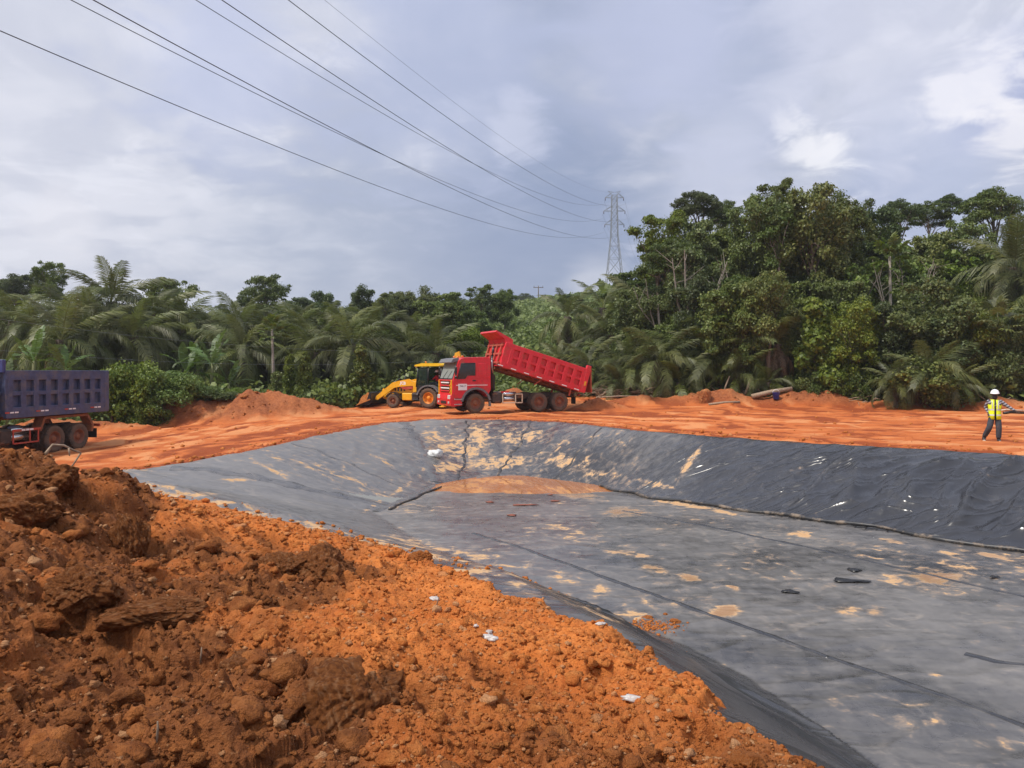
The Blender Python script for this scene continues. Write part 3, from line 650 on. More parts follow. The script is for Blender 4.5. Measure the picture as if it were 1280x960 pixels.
# sheets: which roll of liner each point belongs to
def plan(u, v, zz):
    d = (CAMZ - zz) * FPX / (v - V0); return ((u - U0) / FPX * d, d)
SEAMS = [((-10.4, 23.2), (-3.9, 24.8)), ((-8.45, 29.3), (-3.3, 27.9)), ((-5.5, 39.0), (-3.05, 30.4)), ((-2.3, 39.3), (-2.2, 31.2)), ((1.0, 37.8), (-.7, 32.6)), ((4.0, 33.6), (1.7, 31.5)), ((7.4, 28.0), (4.4, 27.3)), ((11.0, 24.1), (7.6, 22.0)), ((16.6, 18.7), (13.2, 15.7))]
def side(i, x, y):
    (ax, ay), (bx, by) = SEAMS[i]; return (bx - ax) * (y - ay) - (by - ay) * (x - ax)
fc = lF[inside[lF].all(1)]
cx, cy, ct = lx[fc].mean(1), ly[fc].mean(1), lt[fc].mean(1)
pid = np.zeros(len(fc), int)
for i in range(len(SEAMS)): pid = np.where(side(i, cx, cy) > 0, i + 1, pid)
ns_ = near_side(cx, cy) > .5
pid = np.where((ct < .985) & ~((pid == 0) & ns_), pid + 1, 0)
flo = (ct >= .985) | ((pid == 0))
pid = np.where(flo, 20 + (cx * .84 - cy * -.54 > 9.8).astype(int) + (cx * .84 + cy * .54 > 15.4).astype(int), pid)
LV = np.stack([lx, ly, lz], -1)
crease = np.clip(.85 * sstep(3, 9, lx) * (lt < .97) * sstep(9, 13, ly) + .22 * (lt < .97) + .06 * bottom, 0, 1)
liner = tag(empty('pond_liner', (3, 22, 0)), 'black plastic liner covering the sides and bottom of the pit', 'pond liner')
for k in np.unique(pid):
    V, F, A = keep(LV, fc, pid == k, dict(mud=mud, dust_sheen=dust_sheen, wet=wet, crease=crease))
    if len(F) < 50: continue
    lab = np.arange(len(V))
    for _ in range(400):                                            # one object per connected sheet
        old = lab.copy(); m4 = lab[F].min(1)
        for c4 in range(4): np.minimum.at(lab, F[:, c4], m4)
        lab = lab[lab]
        if (lab == old).all(): break
    fl = lab[F[:, 0]]
    for L4 in np.unique(fl):
        if (fl == L4).sum() < 120: continue
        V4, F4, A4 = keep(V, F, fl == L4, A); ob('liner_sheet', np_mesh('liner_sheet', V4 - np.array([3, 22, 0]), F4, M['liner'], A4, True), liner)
print('liner', len(fc), time.time() - T0)
def strip(path, w, lift, name='weld_seam', th=.006, wob=.03, mat=None):
    """a flap of liner along a welded joint, following the sheet"""
    P = np.array(path, float); L = np.r_[0, np.cumsum(np.hypot(*np.diff(P, axis=0).T))]; n = max(8, int(L[-1] / .18))
    tt = np.linspace(0, L[-1], n); X, Y = np.interp(tt, L, P[:, 0]), np.interp(tt, L, P[:, 1])
    tx, ty = np.gradient(X), np.gradient(Y); l = np.hypot(tx, ty); nx, ny = -ty / l, tx / l
    wv = wob * (fbm(tt * .9, tt * 0 + 3.3, 3, 5)); X, Y = X + nx * wv * 2, Y + ny * wv * 2
    ww = w * (1 + .5 * fbm(tt * 1.3, tt * 0 + 7, 3, 8)); V = []
    for j, (o_, h_) in enumerate(((-.5, -.004), (-.45, th), (0, th * 1.8 + lift), (.45, th), (.5, -.004))):
        x, y = X + nx * ww * o_, Y + ny * ww * o_; V.append(np.stack([x, y, liner_z(x, y)[0] + h_], -1))
    V = np.stack(V, 1).reshape(-1, 3); i = np.arange(n - 1)[:, None] * 5 + np.arange(4)[None]
    F = np.stack([i, i + 1, i + 6, i + 5], -1).reshape(-1, 4)
    at_ = dict(mud=np.full(len(V), .06), dust_sheen=np.full(len(V), .50 if P[0][0] < 3 else .22), wet=np.zeros(len(V)), crease=np.full(len(V), .3)); return ob(name, np_mesh(name, V - np.array([3, 22, 0]), F, mat or M['liner'], at_, True), liner)
def cord(path, r, name='toe_fold'):
    P = np.array(path, float); L = np.r_[0, np.cumsum(np.hypot(*np.diff(P, axis=0).T))]; tt = np.arange(0, L[-1], .2); X, Y = np.interp(tt, L, P[:, 0]), np.interp(tt, L, P[:, 1]); w = .12 * fbm(tt * .5, tt * 0 + 2.2, 3, 7); X, Y = X + w, Y + w
    Z = liner_z(X, Y)[0]; Z = np.convolve(np.pad(Z, 2, 'edge'), np.ones(5) / 5, 'valid') + r * .6; q = MB(); q.tube([(x - 3, y - 22, z) for x, y, z in zip(X, Y, Z)], list(r * (1 + .5 * fbm(tt * .8, tt * 0, 2, 3))), 7); return q.build(name, M['seam'], liner)
for i, (a, b_) in enumerate(SEAMS):
    mid = ((a[0] + b_[0]) / 2 + .08, (a[1] + b_[1]) / 2); strip([a, mid, b_], (.55 if i in (0, 2) else (.13 if i in (3, 4, 5) else .17)), .006, wob=.10, mat=M['seam'] if i in (3, 4, 5) else None)
toe = [(-4.25, 23.6), (-3.6, 26.6), (-3.0, 30.0)]
strip(toe, .26, .012); cord([(-3.9, 23.9), (-3.35, 26.6), (-2.8, 29.4)], .045)
cord([(3.4, 29.6), (4.9, 25.8), (6.6, 23.4), (8.1, 21.3), (9.8, 19.4), (11.6, 17.2), (14, 14.8), (16.8, 12.2)], .055)
strip([(12.2, 9.6), (8.05, 16), (4.2, 22), (3.4, 23.3)], .13, .004, wob=.015)
strip([(8.0, 5.6), (5.2, 10.0), (2.7, 13.9), (.8, 16.9), (-1.0, 19.7)], .13, .004, wob=.015)
strip([(6.7, 11.2), (7.4, 10.5), (8.1, 10.2), (9.2, 9.6)], .16, .004, wob=.1)
def on_liner(u, v):
    """the point of the sheet seen at a picture position"""
    d = np.linspace(3, 45, 1400); x = (u - U0) / FPX * d; z = CAMZ - (v - V0) / FPX * d
    zz, t, s = liner_z(x, d); i = int(np.argmax(zz > z)); return float(x[i]), float(d[i]), float(zz[i])
def spilled(n, seed):
    r = np.random.default_rng(seed); a = np.radians(r.uniform(-36, 16, n)); d = 4.5 * (22 / 4.5) ** r.random(n); x, y = d * np.sin(a), d * np.cos(a); z, t, s = liner_z(x, y); reach = .5 + .9 * sstep(8, 10, y) * sstep(15, 12, y) * np.clip(fbm(x * .5, y * .5, 2, 6) + .3, 0, 1)
    ok = (s < .6) & (near_side(x, y) > .5) & (y > 8.6) & (r.random(n) < np.exp(np.minimum(s - .5, 0) / reach * 1.2)) & (s > -4); x, y, z, d = x[ok], y[ok], z[ok], d[ok]; R = .005 * (.030 / .005) ** (r.random(len(x)) ** 2.4) * (.6 + .09 * d)
    tx_, ty_, _ = on_liner(818, 783); m = 420; x2, y2 = r.normal(tx_, .20, m), r.normal(ty_, .16, m); z2 = liner_z(x2, y2)[0]; x, y, z, R = np.r_[x, x2], np.r_[y, y2], np.r_[z, z2], np.r_[R, .006 * (.03 / .006) ** (r.random(m) ** 2)]
    v, f = lumps(np.stack([x, y, z + R * .3], -1), R, ICO1, seed); return np_mesh('spilled_crumbs', v, f, M['crumb'], dict(brown=np.full(len(v), .1), pale=np.zeros(len(v))))
tag(ob('spilled_crumbs', spilled(16000, 77)), 'orange crumbs that rolled off the spoil onto the liner', kind='stuff')
# ---- standing muddy water at the deep end
def water_material(col, rough):
    m, nt, b, o = material('muddy_water'); q = NT(nt); co = q.coord()
    q.put(b.inputs['Base Color'], q.mix(q.ramp(q.noise(co, .7, 3, .5), .35, .65), col, tuple(c * 1.25 for c in col))); b.inputs['Roughness'].default_value = rough; b.inputs['Specular IOR Level'].default_value = .5
    q.put(b.inputs['Normal'], q.bump(q.noise(co, 3, 2, .5), .015, .02)); return m
M['water'] = water_material((.38, .135, .030), .03)
def pond(name, pts, zz, label, n=90):
    pts = [plan(u, v, zz) for u, v in pts]; P = np.array(pts + pts[:1]); L = np.r_[0, np.cumsum(np.hypot(*np.diff(P, axis=0).T))]; tt = np.linspace(0, L[-1], n, endpoint=False)
    X, Y = np.interp(tt, L, P[:, 0]), np.interp(tt, L, P[:, 1]); X, Y = X + .10 * fbm(tt * 1.5, tt * 0, 3, 3), Y + .22 * fbm(tt * 1.2, tt * 0 + 9, 3, 4)
    me = bpy.data.meshes.new(name); me.from_pydata([(x, y, zz) for x, y in zip(X, Y)] + [(X.mean(), Y.mean(), zz)], [], [(i, (i + 1) % n, n) for i in range(n)]); me.materials.append(M['water'])
    bm = bmesh.new(); bm.from_mesh(me); bmesh.ops.recalc_face_normals(bm, faces=bm.faces)
    if sum(f.normal.z for f in bm.faces) < 0: bmesh.ops.reverse_faces(bm, faces=bm.faces)
    bm.to_mesh(me); bm.free(); return tag(ob(name, me), label, kind='structure')
PZ = -1.918
pond('puddle', [(525, 612), (540, 598), (575, 588), (610, 586), (660, 588), (700, 592), (745, 600), (800, 611), (850, 625), (770, 630), (700, 626), (640, 622), (580, 620)], PZ, 'orange muddy water standing at the deep end of the lined pit')
pond('puddle', [(838, 492), (850, 490), (882, 492), (886, 496), (850, 497)], .05 + .12, 'small pool of orange water by the cleared brush at the forest edge', 40)
# ---- small things that lie on the liner and the spoil
def on_earth(u, v):
    d = np.linspace(2.4, 60, 2600); x = (u - U0) / FPX * d; z = CAMZ - (v - V0) / FPX * d
    zz = earth(x, d)[0]; i = int(np.argmax(zz > z)); return float(x[i]), float(d[i]), float(zz[i])
def crumple(name, mat, loc, size, seed, flat=.4):
    """a crumpled film or sack: a lumpy pillow with pinched ends"""
    v, f = ICO3; r = np.random.default_rng(seed); n1 = fbm(v[:, 0] * 1.6 + seed, v[:, 1] * 1.6 + v[:, 2], 4, seed) + .5 * (1 - 2 * np.abs(fbm(v[:, 0] * 3 + seed, v[:, 1] * 3 - v[:, 2] * 2, 3, seed + 1))) * (flat < .75)
    q = v * (1 + .5 * n1[:, None]) * np.array(size) * np.array([1, 1, flat]); c = math.cos(seed), math.sin(seed)
    q = np.stack([q[:, 0] * c[0] - q[:, 1] * c[1], q[:, 0] * c[1] + q[:, 1] * c[0], q[:, 2]], -1)
    q[:, 2] -= np.percentile(q[:, 2], 12)
    o = ob(name, np_mesh(name, q, f, mat)); o.location = loc; return o
sb = crumple('sandbag', M['bag'], on_liner(545, 571), (.34, .26, .22), 3, .8); tag(sb, 'white woven sack lying where the liner seams meet above the muddy water', 'sack')
tag(crumple('sandbag', M['bag'], on_liner(540, 569.5), (.20, .16, .16), 9, .8), 'small white sack beside the larger sack on the liner seam', 'sack')
for (u, v, sz, lab) in ((543, 750, (.040, .026, .026), 'white crumpled plastic scrap highest up the orange spoil'), (612, 800, (.048, .028, .024), 'larger white crumpled plastic scrap in the middle of the orange spoil'), (611, 792, (.022, .022, .022), 'small white scrap touching the larger one on the orange spoil'),
                        (790, 876, (.022, .052, .022), 'long white plastic scrap on the spoil near the liner edge'), (751, 783, (.035, .02, .015), 'pale flat scrap on the crumbly spoil rim above the dark liner fold'), (595, 785, (.015, .015, .012), 'tiny white scrap in the middle of the orange spoil')):
    x, y, z = on_earth(u, v); tag(crumple('plastic_scrap', M['litter'], (x, y, z - .006), sz, int(u), .7), lab, 'litter')
def flap(name, u, v, w, l, seed, mat, lab):
    x, y, z = on_liner(u, v); n = 12; r = np.random.default_rng(seed); mb = MB(); a = r.uniform(-.3, .3)
    ring = []
    for k in range(n):
        t = 2 * math.pi * k / n; rr = 1 + .35 * math.sin(3 * t + seed) * r.uniform(.5, 1); px, py = w * rr * math.cos(t), l * rr * math.sin(t)
        X, Y = x + px * math.cos(a) - py * math.sin(a), y + px * math.sin(a) + py * math.cos(a); zz = float(liner_z(np.array([X]), np.array([Y]))[0][0]); ring.append((X - x, Y - y, zz - z + .012 + .03 * r.random()))
    top = ring + [(0, 0, .05)]; vs = top + [(p[0], p[1], p[2] - .010) for p in top]; m = n + 1
    fs = [(i, (i + 1) % n, n) for i in range(n)] + [(m + (i + 1) % n, m + i, m + n) for i in range(n)] + [(i, m + i, m + (i + 1) % n, (i + 1) % n) for i in range(n)]
    mb.add(vs, fs, True); o = mb.build(name, mat); o.location = (x, y, z); return tag(o, lab, 'liner scrap')
M['scrap'] = simple('torn_liner', (.012, .012, .013), .4, dirt=(.3, .18, .1), dirt_k=.15); M['leafy'] = simple('dry_leaf', (.20, .06, .035), .7)
flap('liner_scrap', 1068, 714, .13, .12, 1, M['scrap'], 'small dark torn scrap of liner above the longer scrap on the pit bottom')
flap('liner_scrap', 1062, 727, .34, .13, 2, M['scrap'], 'long dark torn scrap of liner on the pit bottom beside the pale mud stain')
flap('liner_scrap', 988, 741, .15, .10, 3, M['scrap'], 'dark torn scrap of liner left of the longer scrap on the pit bottom')
flap('liner_scrap', 1243, 723, .10, .07, 4, M['scrap'], 'dark scrap of liner at the far right end of the pale mud stain')
for (u, v, w, lab) in ((655, 632, .42, 'long reddish brown leaf on the liner below the muddy water'), (612, 628, .14, 'reddish brown leaf left of the long one on the liner'), (640, 645, .14, 'reddish brown leaf nearest the camera on the liner below the water'), (694, 627, .16, 'reddish brown leaf right of the long one below the water'), (688, 619, .10, 'small reddish brown leaf at the puddle rim')):
    o = flap('palm_leaf_scrap', u, v, w, .13, int(u), M['leafy'], lab); o['category'] = 'leaf'
# ---- clods one could lift
def clod_mesh(seed):
    v, f = ico(6); s = seed * 7.1
    n = fbm(v[:, 0] * 1.3 + s, v[:, 1] * 1.3 + v[:, 2] * .9, 3, seed); c1, i1 = cells(v[:, 0] * 2.6 + v[:, 2] * 1.3 + s, v[:, 1] * 2.6 - v[:, 2] * 1.9, seed); c2, i2 = cells(v[:, 0] * 6.5 + v[:, 2] * 3, v[:, 1] * 6.5 - v[:, 2] * 4 + s, seed + 2)
    g1 = .75 * (fbm(v[:, 0] * 4 + v[:, 2] * 3, v[:, 1] * 5 - v[:, 2] * 4, 5, seed + 5, .6) + fbm(v[:, 1] * 4 + v[:, 0] * 3 + 7, v[:, 2] * 5 - v[:, 0] * 2, 5, seed + 6, .6))
    r = broken(v, seed + 60, 14, .55, .95) * (1.1 + .22 * n) + .10 * np.sqrt(np.clip(1 - ((c1 + .12 * g1) / .6) ** 2, 0, 1)) + .05 * np.sqrt(np.clip(1 - ((c2 + .1 * g1) / .6) ** 2, 0, 1)) + .075 * g1 - .05 * sstep(.07, 0, np.abs(fbm(v[:, 0] * 2 + s, v[:, 1] * 2 + v[:, 2], 3, seed + 8)))
    return v * r[:, None], f
CL = [clod_mesh(k) for k in range(4)]; CLM = {}
def clod(k, br):
    key = (k % 4, br > .5)
    if key not in CLM:
        v, f = CL[k % 4]; CLM[key] = np_mesh('soil_clod', v, f, M['crumb'], dict(brown=np.full(len(v), .92 if br > .5 else .12), pale=np.clip(fbm(v[:, 0] * 7, v[:, 1] * 7 + v[:, 2] * 6, 3, 3) - .2, 0, .55)), True)
    return CLM[key]
CLODS = ((168, 684, (.17, .15, .27), .95, 'upright dark brown clod standing on the left heap before the orange earth'), (405, 712, (.38, .26, .20), .8, 'wide lumpy brown clod at the crest of the orange spoil'), (350, 712, (.22, .18, .14), .85, 'brown clod just left of the wide lumpy clod'),
         (310, 835, (.21, .16, .08), .9, 'smooth flat brown clod in the middle of the front heap'), (200, 765, (.30, .20, .10), 1.0, 'long slab of brown clay tilted over the dark hollow'), (105, 735, (.25, .20, .14), 1.0, 'rounded clay clod left of the dark hollow'),
         (445, 880, (.26, .22, .22), 1.0, 'tall dark clod at the lower middle of the front heap'), (725, 762, (.20, .12, .07), .15, 'orange clod on the liner side of the spoil rim'), (280, 622, (.15, .12, .08), .1, 'orange clod on the rim before the left liner fold'),
         (310, 628, (.12, .10, .07), .1, 'orange clod right of another on the rim before the left liner fold'), (845, 778, (.085, .08, .06), .1, 'orange clod that rolled onto the liner'), (832, 768, (.05, .05, .035), .1, 'small orange clod beside a larger one on the liner'), (810, 772, (.09, .07, .045), .1, 'flat orange clod on the liner nearest the spoil'),
         (525, 698, (.12, .10, .07), .15, 'orange clod at the top rim of the spoil slope'), (930, 955, (.07, .06, .05), .2, 'crumbly brown clod at the lowest tip of the spoil'), (30, 650, (.32, .24, .18), 1.0, 'big clay clod at the left frame edge of the heap'), (60, 600, (.28, .24, .16), 1.0, 'clay clod on the top of the left heap'))
for k, (u, v, sz, br, lab) in enumerate(CLODS):
    onl = u in (845, 832, 810); x, y, z = on_liner(u, v) if onl else on_earth(u, v)
    o = ob('soil_clod', clod(k, br)); o.scale = sz; o.rotation_euler = (0, 0, k * 1.7); o.location = (x, y, z + sz[2] * (-.12 if v != 684 else .3))
    tag(o, lab, 'clod', 'clods of earth lying on the spoil')
def stick(name, pts, r, mat, lab, cat='stick', extra=()):
    mb = MB(); mb.tube(pts, [r * (1 - .5 * i / (len(pts) - 1)) for i in range(len(pts))], 7)
    for p in extra: mb.tube(p, [r * .6, r * .35], 6)
    return tag(mb.build(name, mat), lab, cat)
p0 = W(56, 578, 7.8); bx = lambda u, v, d=7.8: W(u, v, d)
stick('broken_branch', [bx(52, 580), bx(58, 566), bx(66, 556), bx(80, 557, 7.9), bx(92, 563, 8.0), bx(101, 566, 8.1)], .018, M['wood'], 'broken forked branch sticking out of the heap before the blue truck wheels', 'branch', [(bx(101, 566, 8.1), bx(92, 580, 8.1), bx(80, 594, 8.0)), (bx(86, 560), bx(87, 570))])
for (u, v, du, dv, lab) in ((195, 935, 2, -22, 'pale upright stub of stem at the lower left of the heap'), (250, 832, 2, -14, 'short pale stem on the brown heap middle'), (100, 665, 12, 12, 'pale root end in the left heap'), (545, 758, 4, -10, 'thin dry stalk in the orange spoil')):
    x, y, z = on_earth(u, v); s_ = y / FPX; stick('dry_stalk', [(x, y, z - .03), (x + du * s_ * .5, y + .01, z - dv * s_ * .5), (x + du * s_, y, z - dv * s_)], .007, M['wood'], lab, 'stalk')
# ================================================================== vehicles (x forward, y left, z up)
def Rx(y0, ang=0): return Matrix.Translation(Vector((0, y0, 0)))
def wheel(parent, name, loc, R, w, tyre_m, rim_m, hub='flat', rr=.56, lugs=30, lug_h=.02, mirror=1, lug_slant=.12):
    """tyre with tread blocks and a dished rim; outer face towards +y*mirror"""
    e = empty(name, loc, 0, parent); key = (R, w, tyre_m, rim_m, hub, mirror)
    if key not in wheel.cache:
        t = MB(); h = w / 2; r0 = R - lug_h
        t.lathe([(R * rr, -h * .75), (R * .66, -h * .96), (R * .82, -h), (r0 * .95, -h * .93), (r0, -h * .72), (r0, h * .72), (r0 * .95, h * .93), (R * .82, h), (R * .66, h * .96), (R * rr, h * .75)], 36)
        for k in range(lugs):
            for sg in (-1, 1):
                a = 2 * math.pi * (k + (.25 if sg > 0 else -.25)) / lugs
                Mx = Matrix.Rotation(-a, 4, 'Y') @ Matrix.Translation((r0, sg * h * .45, 0)) @ Matrix.Rotation(sg * lug_slant * 4, 4, 'X')
                t.box((0, 0, 0), (lug_h * 2, h * .82, 2 * math.pi * R / lugs * .5), .006, Mx)
        r = MB(); g = mirror; Ri = R * rr
        r.lathe([(Ri * 1.04, -h * .7), (Ri * 1.04, h * .78 * 1), (Ri * .96, h * .82), (Ri * .90, h * .5 if hub == 'flat' else h * .1), (Ri * .5, h * (.55 if hub == 'flat' else .12)), (Ri * .40, h * (.62 if hub == 'flat' else .2)), (Ri * .36, h * (.95 if hub == 'flat' else .55)), (Ri * .22, h * (1.02 if hub == 'flat' else .62)), (0.001, h * (1.04 if hub == 'flat' else .64))], 28)
        for k in range(10):
            a = 2 * math.pi * k / 10; yy = h * (.56 if hub == 'flat' else .14); rr2 = Ri * .66
            r.tube([(rr2 * math.cos(a), yy - .01, rr2 * math.sin(a)), (rr2 * math.cos(a), yy + .03, rr2 * math.sin(a))], .018, 6)
        if g < 0:
            for mb in (r,): mb.v = [(p[0], -p[1], p[2]) for p in mb.v]
        wheel.cache[key] = (t.mesh('tyre', M[tyre_m]), r.mesh('rim', M[rim_m]))
    ob('tyre', wheel.cache[key][0], e); ob('rim', wheel.cache[key][1], e); return e
wheel.cache = {}
def text_mesh(name, s, size, mat, parent, Mx, ext=.003, bold=0.0):
    c = bpy.data.curves.new(name, 'FONT'); c.body = s; c.size = size; c.align_x = 'CENTER'; c.align_y = 'CENTER'; c.extrude = ext; c.offset = bold; c.resolution_u = 2
    t = bpy.data.objects.new(name, c); COL.objects.link(t); dg = bpy.context.evaluated_depsgraph_get(); me = bpy.data.meshes.new_from_object(t.evaluated_get(dg)); bpy.data.objects.remove(t)
    me.materials.clear(); me.materials.append(mat); o = ob(name, me, parent); o.matrix_local = Mx; return o
LEFT_FACE = lambda x, y, z: Matrix.Translation((x, y, z)) @ Matrix(((-1, 0, 0, 0), (0, 0, 1, 0), (0, 1, 0, 0), (0, 0, 0, 1)))   # lettering read from the left side
def dump_truck(name, label, loc, yaw, paint, worn, tip, side_h, bed_z, striped=True, sign=True, fx=4.68):
    T = empty(name, loc, yaw); tag(T, label, 'dump truck'); P, Wn = M[paint], M[worn]; R = .56
    # chassis
    c = MB()
    for y in (-.43, .43): c.box((1.75, y, .93), (7.6, .09, .30), .01)
    for x in (-1.7, -.7, .7, 2.0, 3.2, 4.6): c.box((x, 0, .93), (.12, .8, .24), .01)
    for x in (-.68, .68): c.tube([(x, -1.0, R), (x, 1.0, R)], .10, 10); c.lathe([(.001, -.22), (.2, -.18), (.26, 0), (.2, .18), (.001, .22)], 12, Matrix.Translation((x, 0, R)))
    c.tube([(fx, -1.0, R), (fx, 1.0, R)], .075, 8); c.tube([(.7, 0, .62), (4.2, 0, .85)], .055, 8)
    c.box((0, .62, .78), (1.5, .1, .12), .02); c.box((0, -.62, .78), (1.5, .1, .12), .02)
    c.box((fx + .2, 0, .95), (1.6, .8, .6), .05)
    c.build('chassis', M['under'], T)
    # wheels
    for y, g in ((1.02, 1), (-1.02, -1)): wheel(T, 'front_wheel', (fx, y, R), R, .32, 'tyre', 'rim', 'flat', mirror=g)
    for x in (-.68, .68):
        for y, g in ((1.06, 1), (-1.06, -1)):
            wheel(T, 'rear_wheel', (x, y, R), R, .30, 'tyre', 'rim', 'dish', mirror=g); wheel(T, 'inner_rear_wheel', (x, y - g * .34, R), R, .30, 'tyre', 'rim', 'dish', mirror=g)
    # cab
    x0, x1 = fx - .92, fx + 1.42; zt = 3.18; ww = 1.22
    arch = [(fx + .80 * math.cos(a), R + .80 * math.sin(a)) for a in np.radians(np.linspace(152, 20, 12))]
    prof = [(x0, 1.32)] + [(p[0], p[1]) for p in arch if p[0] > x0 + .02] + [(fx + .82, .86), (x1 - .04, .84), (x1, 1.2), (x1 - .01, 1.86), (x1 - .36, 2.98), (x1 - .52, zt - .06), (x1 - .75, zt), (x0 + .25, zt + .03), (x0 + .06, zt - .03), (x0, zt - .16)]
    MBc = MB(); n = len(prof)
    def lay(y, k): return [(fx + .2 + (p[0] - fx - .2) * k, y, 2.0 + (p[1] - 2.0) * (1 - (1 - k) * .6)) for p in prof]
    vs = lay(-ww, .975) + lay(-ww + .07, 1) + lay(ww - .07, 1) + lay(ww, .975)
    fsx = [list(range(n)), list(range(4 * n - 1, 3 * n - 1, -1))]
    for L_ in range(3): fsx += [(L_ * n + i, L_ * n + (i + 1) % n, (L_ + 1) * n + (i + 1) % n, (L_ + 1) * n + i) for i in range(n)]
    MBc.add(vs, fsx)
    cab = MBc.build('cab', P, T)
    # windscreen on the raked front, black surround
    wa, wb = Vector((x1 - .045, 0, 1.98)), Vector((x1 - .345, 0, 2.93)); nrm_ = Vector((wb.z - wa.z, 0, -(wb.x - wa.x))).normalized()
    def slab(a, b, y0, y1, off, th): return [tuple(p + nrm_ * o + Vector((0, y, 0))) for o in (off, off + th) for p, y in ((a, y0), (a, y1), (b, y1), (b, y0))]
    HF = [(0, 1, 2, 3), (7, 6, 5, 4), (0, 4, 5, 1), (1, 5, 6, 2), (2, 6, 7, 3), (3, 7, 4, 0)]
    MB().add(slab(wa - (wb - wa) * .06, wb + (wb - wa) * .05, -1.14, 1.14, -.01, .022), HF).build('windscreen_surround', M['blackp'], cab)
    MB().add(slab(wa, wb, -1.06, 1.06, .005, .014), HF).build('windscreen', M['screen'], cab)
    wip = MB()
    for y in (-.5, .3): wip.tube([tuple(wa + nrm_ * .035 + Vector((0, y, 0))), tuple(wa * .55 + wb * .45 + nrm_ * .035 + Vector((0, y + .45, 0)))], .012, 5)
    wip.build('wiper', M['blackp'], cab)
    v = MB(); v.prism([(x1 - .40, 2.99), (x1 + .02, 2.86), (x1 + .05, 2.90), (x1 - .10, 3.10), (x1 - .42, 3.16)], -1.12, 1.12); v.build('sun_visor', M['grey'], cab)
    # grille, bumper, lamps
    g = MB(); g.box((x1 + .005, 0, 1.5), (.03, 1.5, .62), .01); g.build('grille', M['blackp'], cab)
    for k in range(4): q = MB(); q.box((x1 + .03, 0, 1.27 + .155 * k), (.05, 1.5 - .03 * k, .075), .015); q.build('grille_bar', P if k % 2 == 0 else M['white'], cab)
    q = MB(); q.box((x1 + .02, 0, 1.88), (.05, 2.2, .07), .02); q.build('front_panel_rib', P, cab)
    bm_ = MB(); bm_.prism([(fx + .84, .84), (fx + .86, .46), (x1 - .05, .40), (x1 + .10, .48), (x1 + .12, .82), (x1 + .02, 1.14), (x1 - .06, 1.12), (x1 - .08, .84)], -1.23, 1.23); bm_.build('bumper', P, T)
    for y in (-.92, .92):
        q = MB(); q.box((x1 + .10, y, .92), (.07, .40, .24), .03); q.build('headlight', M['lamp'], T)
        q = MB(); q.box((x1 + .125, y * .98, .62), (.03, .24, .12), .02); q.build('fog_lamp', M['lamp'], T)
    q = MB(); q.box((x1 + .125, 0, .62), (.02, .9, .16), .01); q.build('number_plate', M['black'], T)
    if striped:
        for y in (-1.10, 1.10):
            q = MB(); q.box((x1 + .02, y, 1.46), (.06, .12, .9), .02); q.build('marker_board', M['yellow'], cab)
        for k in range(3):
            q = MB(); Mx = Matrix.Translation((x1 + .035, .93, 1.24 + .2 * k)) @ Matrix.Rotation(.6, 4, 'X'); q.box((0, 0, 0), (.03, .3, .06), .005, Mx); q.build('warning_stripe', M['yellow'], cab)
    for sg in (1, -1):
        Y = ww * sg; d = MB()
        A = [(fx - .02, 1.42), (fx + .30, 1.32), (fx + .80, .95), (x1 - .20, .92), (x1 - .17, 1.9), (x1 - .50, 2.96), (fx - .02, 2.98)]
        d.prism(A, Y - .012 * sg, Y + .012 * sg); dr = d.build('door', P, cab)
        q = MB(); wpts = [(fx + .06, 2.16), (fx + .52, 2.16), (fx + .66, 1.98), (x1 - .28, 1.96), (x1 - .52, 2.84), (fx + .06, 2.86)]
        q.prism(wpts, Y + .010 * sg, Y + .020 * sg); q.build('side_window', M['glass'], dr)
        fr = MB(); pp = [(p[0], Y + .022 * sg, p[1]) for p in wpts + wpts[:1]]
        for a, b in zip(pp[:-1], pp[1:]): fr.tube([a, b], .018, 5)
        fr.build('window_frame', M['blackp'], dr)
        q = MB(); q.box((fx + .12, Y + .025 * sg, 1.86), (.20, .03, .07), .01); q.build('handle', M['blackp'], dr)
        q = MB(); q.box((fx - .36, Y + .004 * sg, 2.48), (.46, .03, .72), .015); q.build('sleeper_panel', P, cab)
        q = MB(); q.box((fx - .38, Y + .006 * sg, 2.05), (.9, .03, .05), .012); q.build('body_rib', P, cab)
        q = MB(); q.box((fx + .25, Y + .016 * sg, 1.60), (1.9, .016, .035), .004); q.build('trim_line', M['white'] if sign else P, cab)
        f = MB(); ring = []
        for rr_, a0 in ((.80, 0), (.92, 0)): ring.append([(fx + rr_ * math.cos(a), R + rr_ * math.sin(a)) for a in np.radians(np.linspace(8, 168, 16))])
        f.prism(ring[1] + ring[0][::-1], Y - .10 * sg, Y + .05 * sg)
        f.prism([(fx - .90, R + .1), (fx - .78, R + .12), (fx - .80, -.0 + .38), (fx - .9, .38)], Y - .10 * sg, Y + .05 * sg)
        f.build('mudguard', M['grey'], T)
        st = MB()
        for z in (.52, .80): st.box((fx + 1.08, Y - .02 * sg, z), (.46, .16, .05), .01)
        st.build('cab_step', M['steel'], T)
        q = MB(); q.tube([(x1 - .30, Y, 2.75), (x1 - .12, Y + .22 * sg, 2.72), (x1 - .12, Y + .22 * sg, 2.05), (x1 - .22, Y, 2.0)], .016, 6); ma = q.build('mirror_arm', M['blackp'], cab)
        q = MB(); q.box((x1 - .12, Y + .24 * sg, 2.42), (.10, .20, .46), .03); q.box((x1 - .12, Y + .24 * sg, 2.05), (.10, .18, .16), .03); q.build('mirror', M['blackp'], ma)
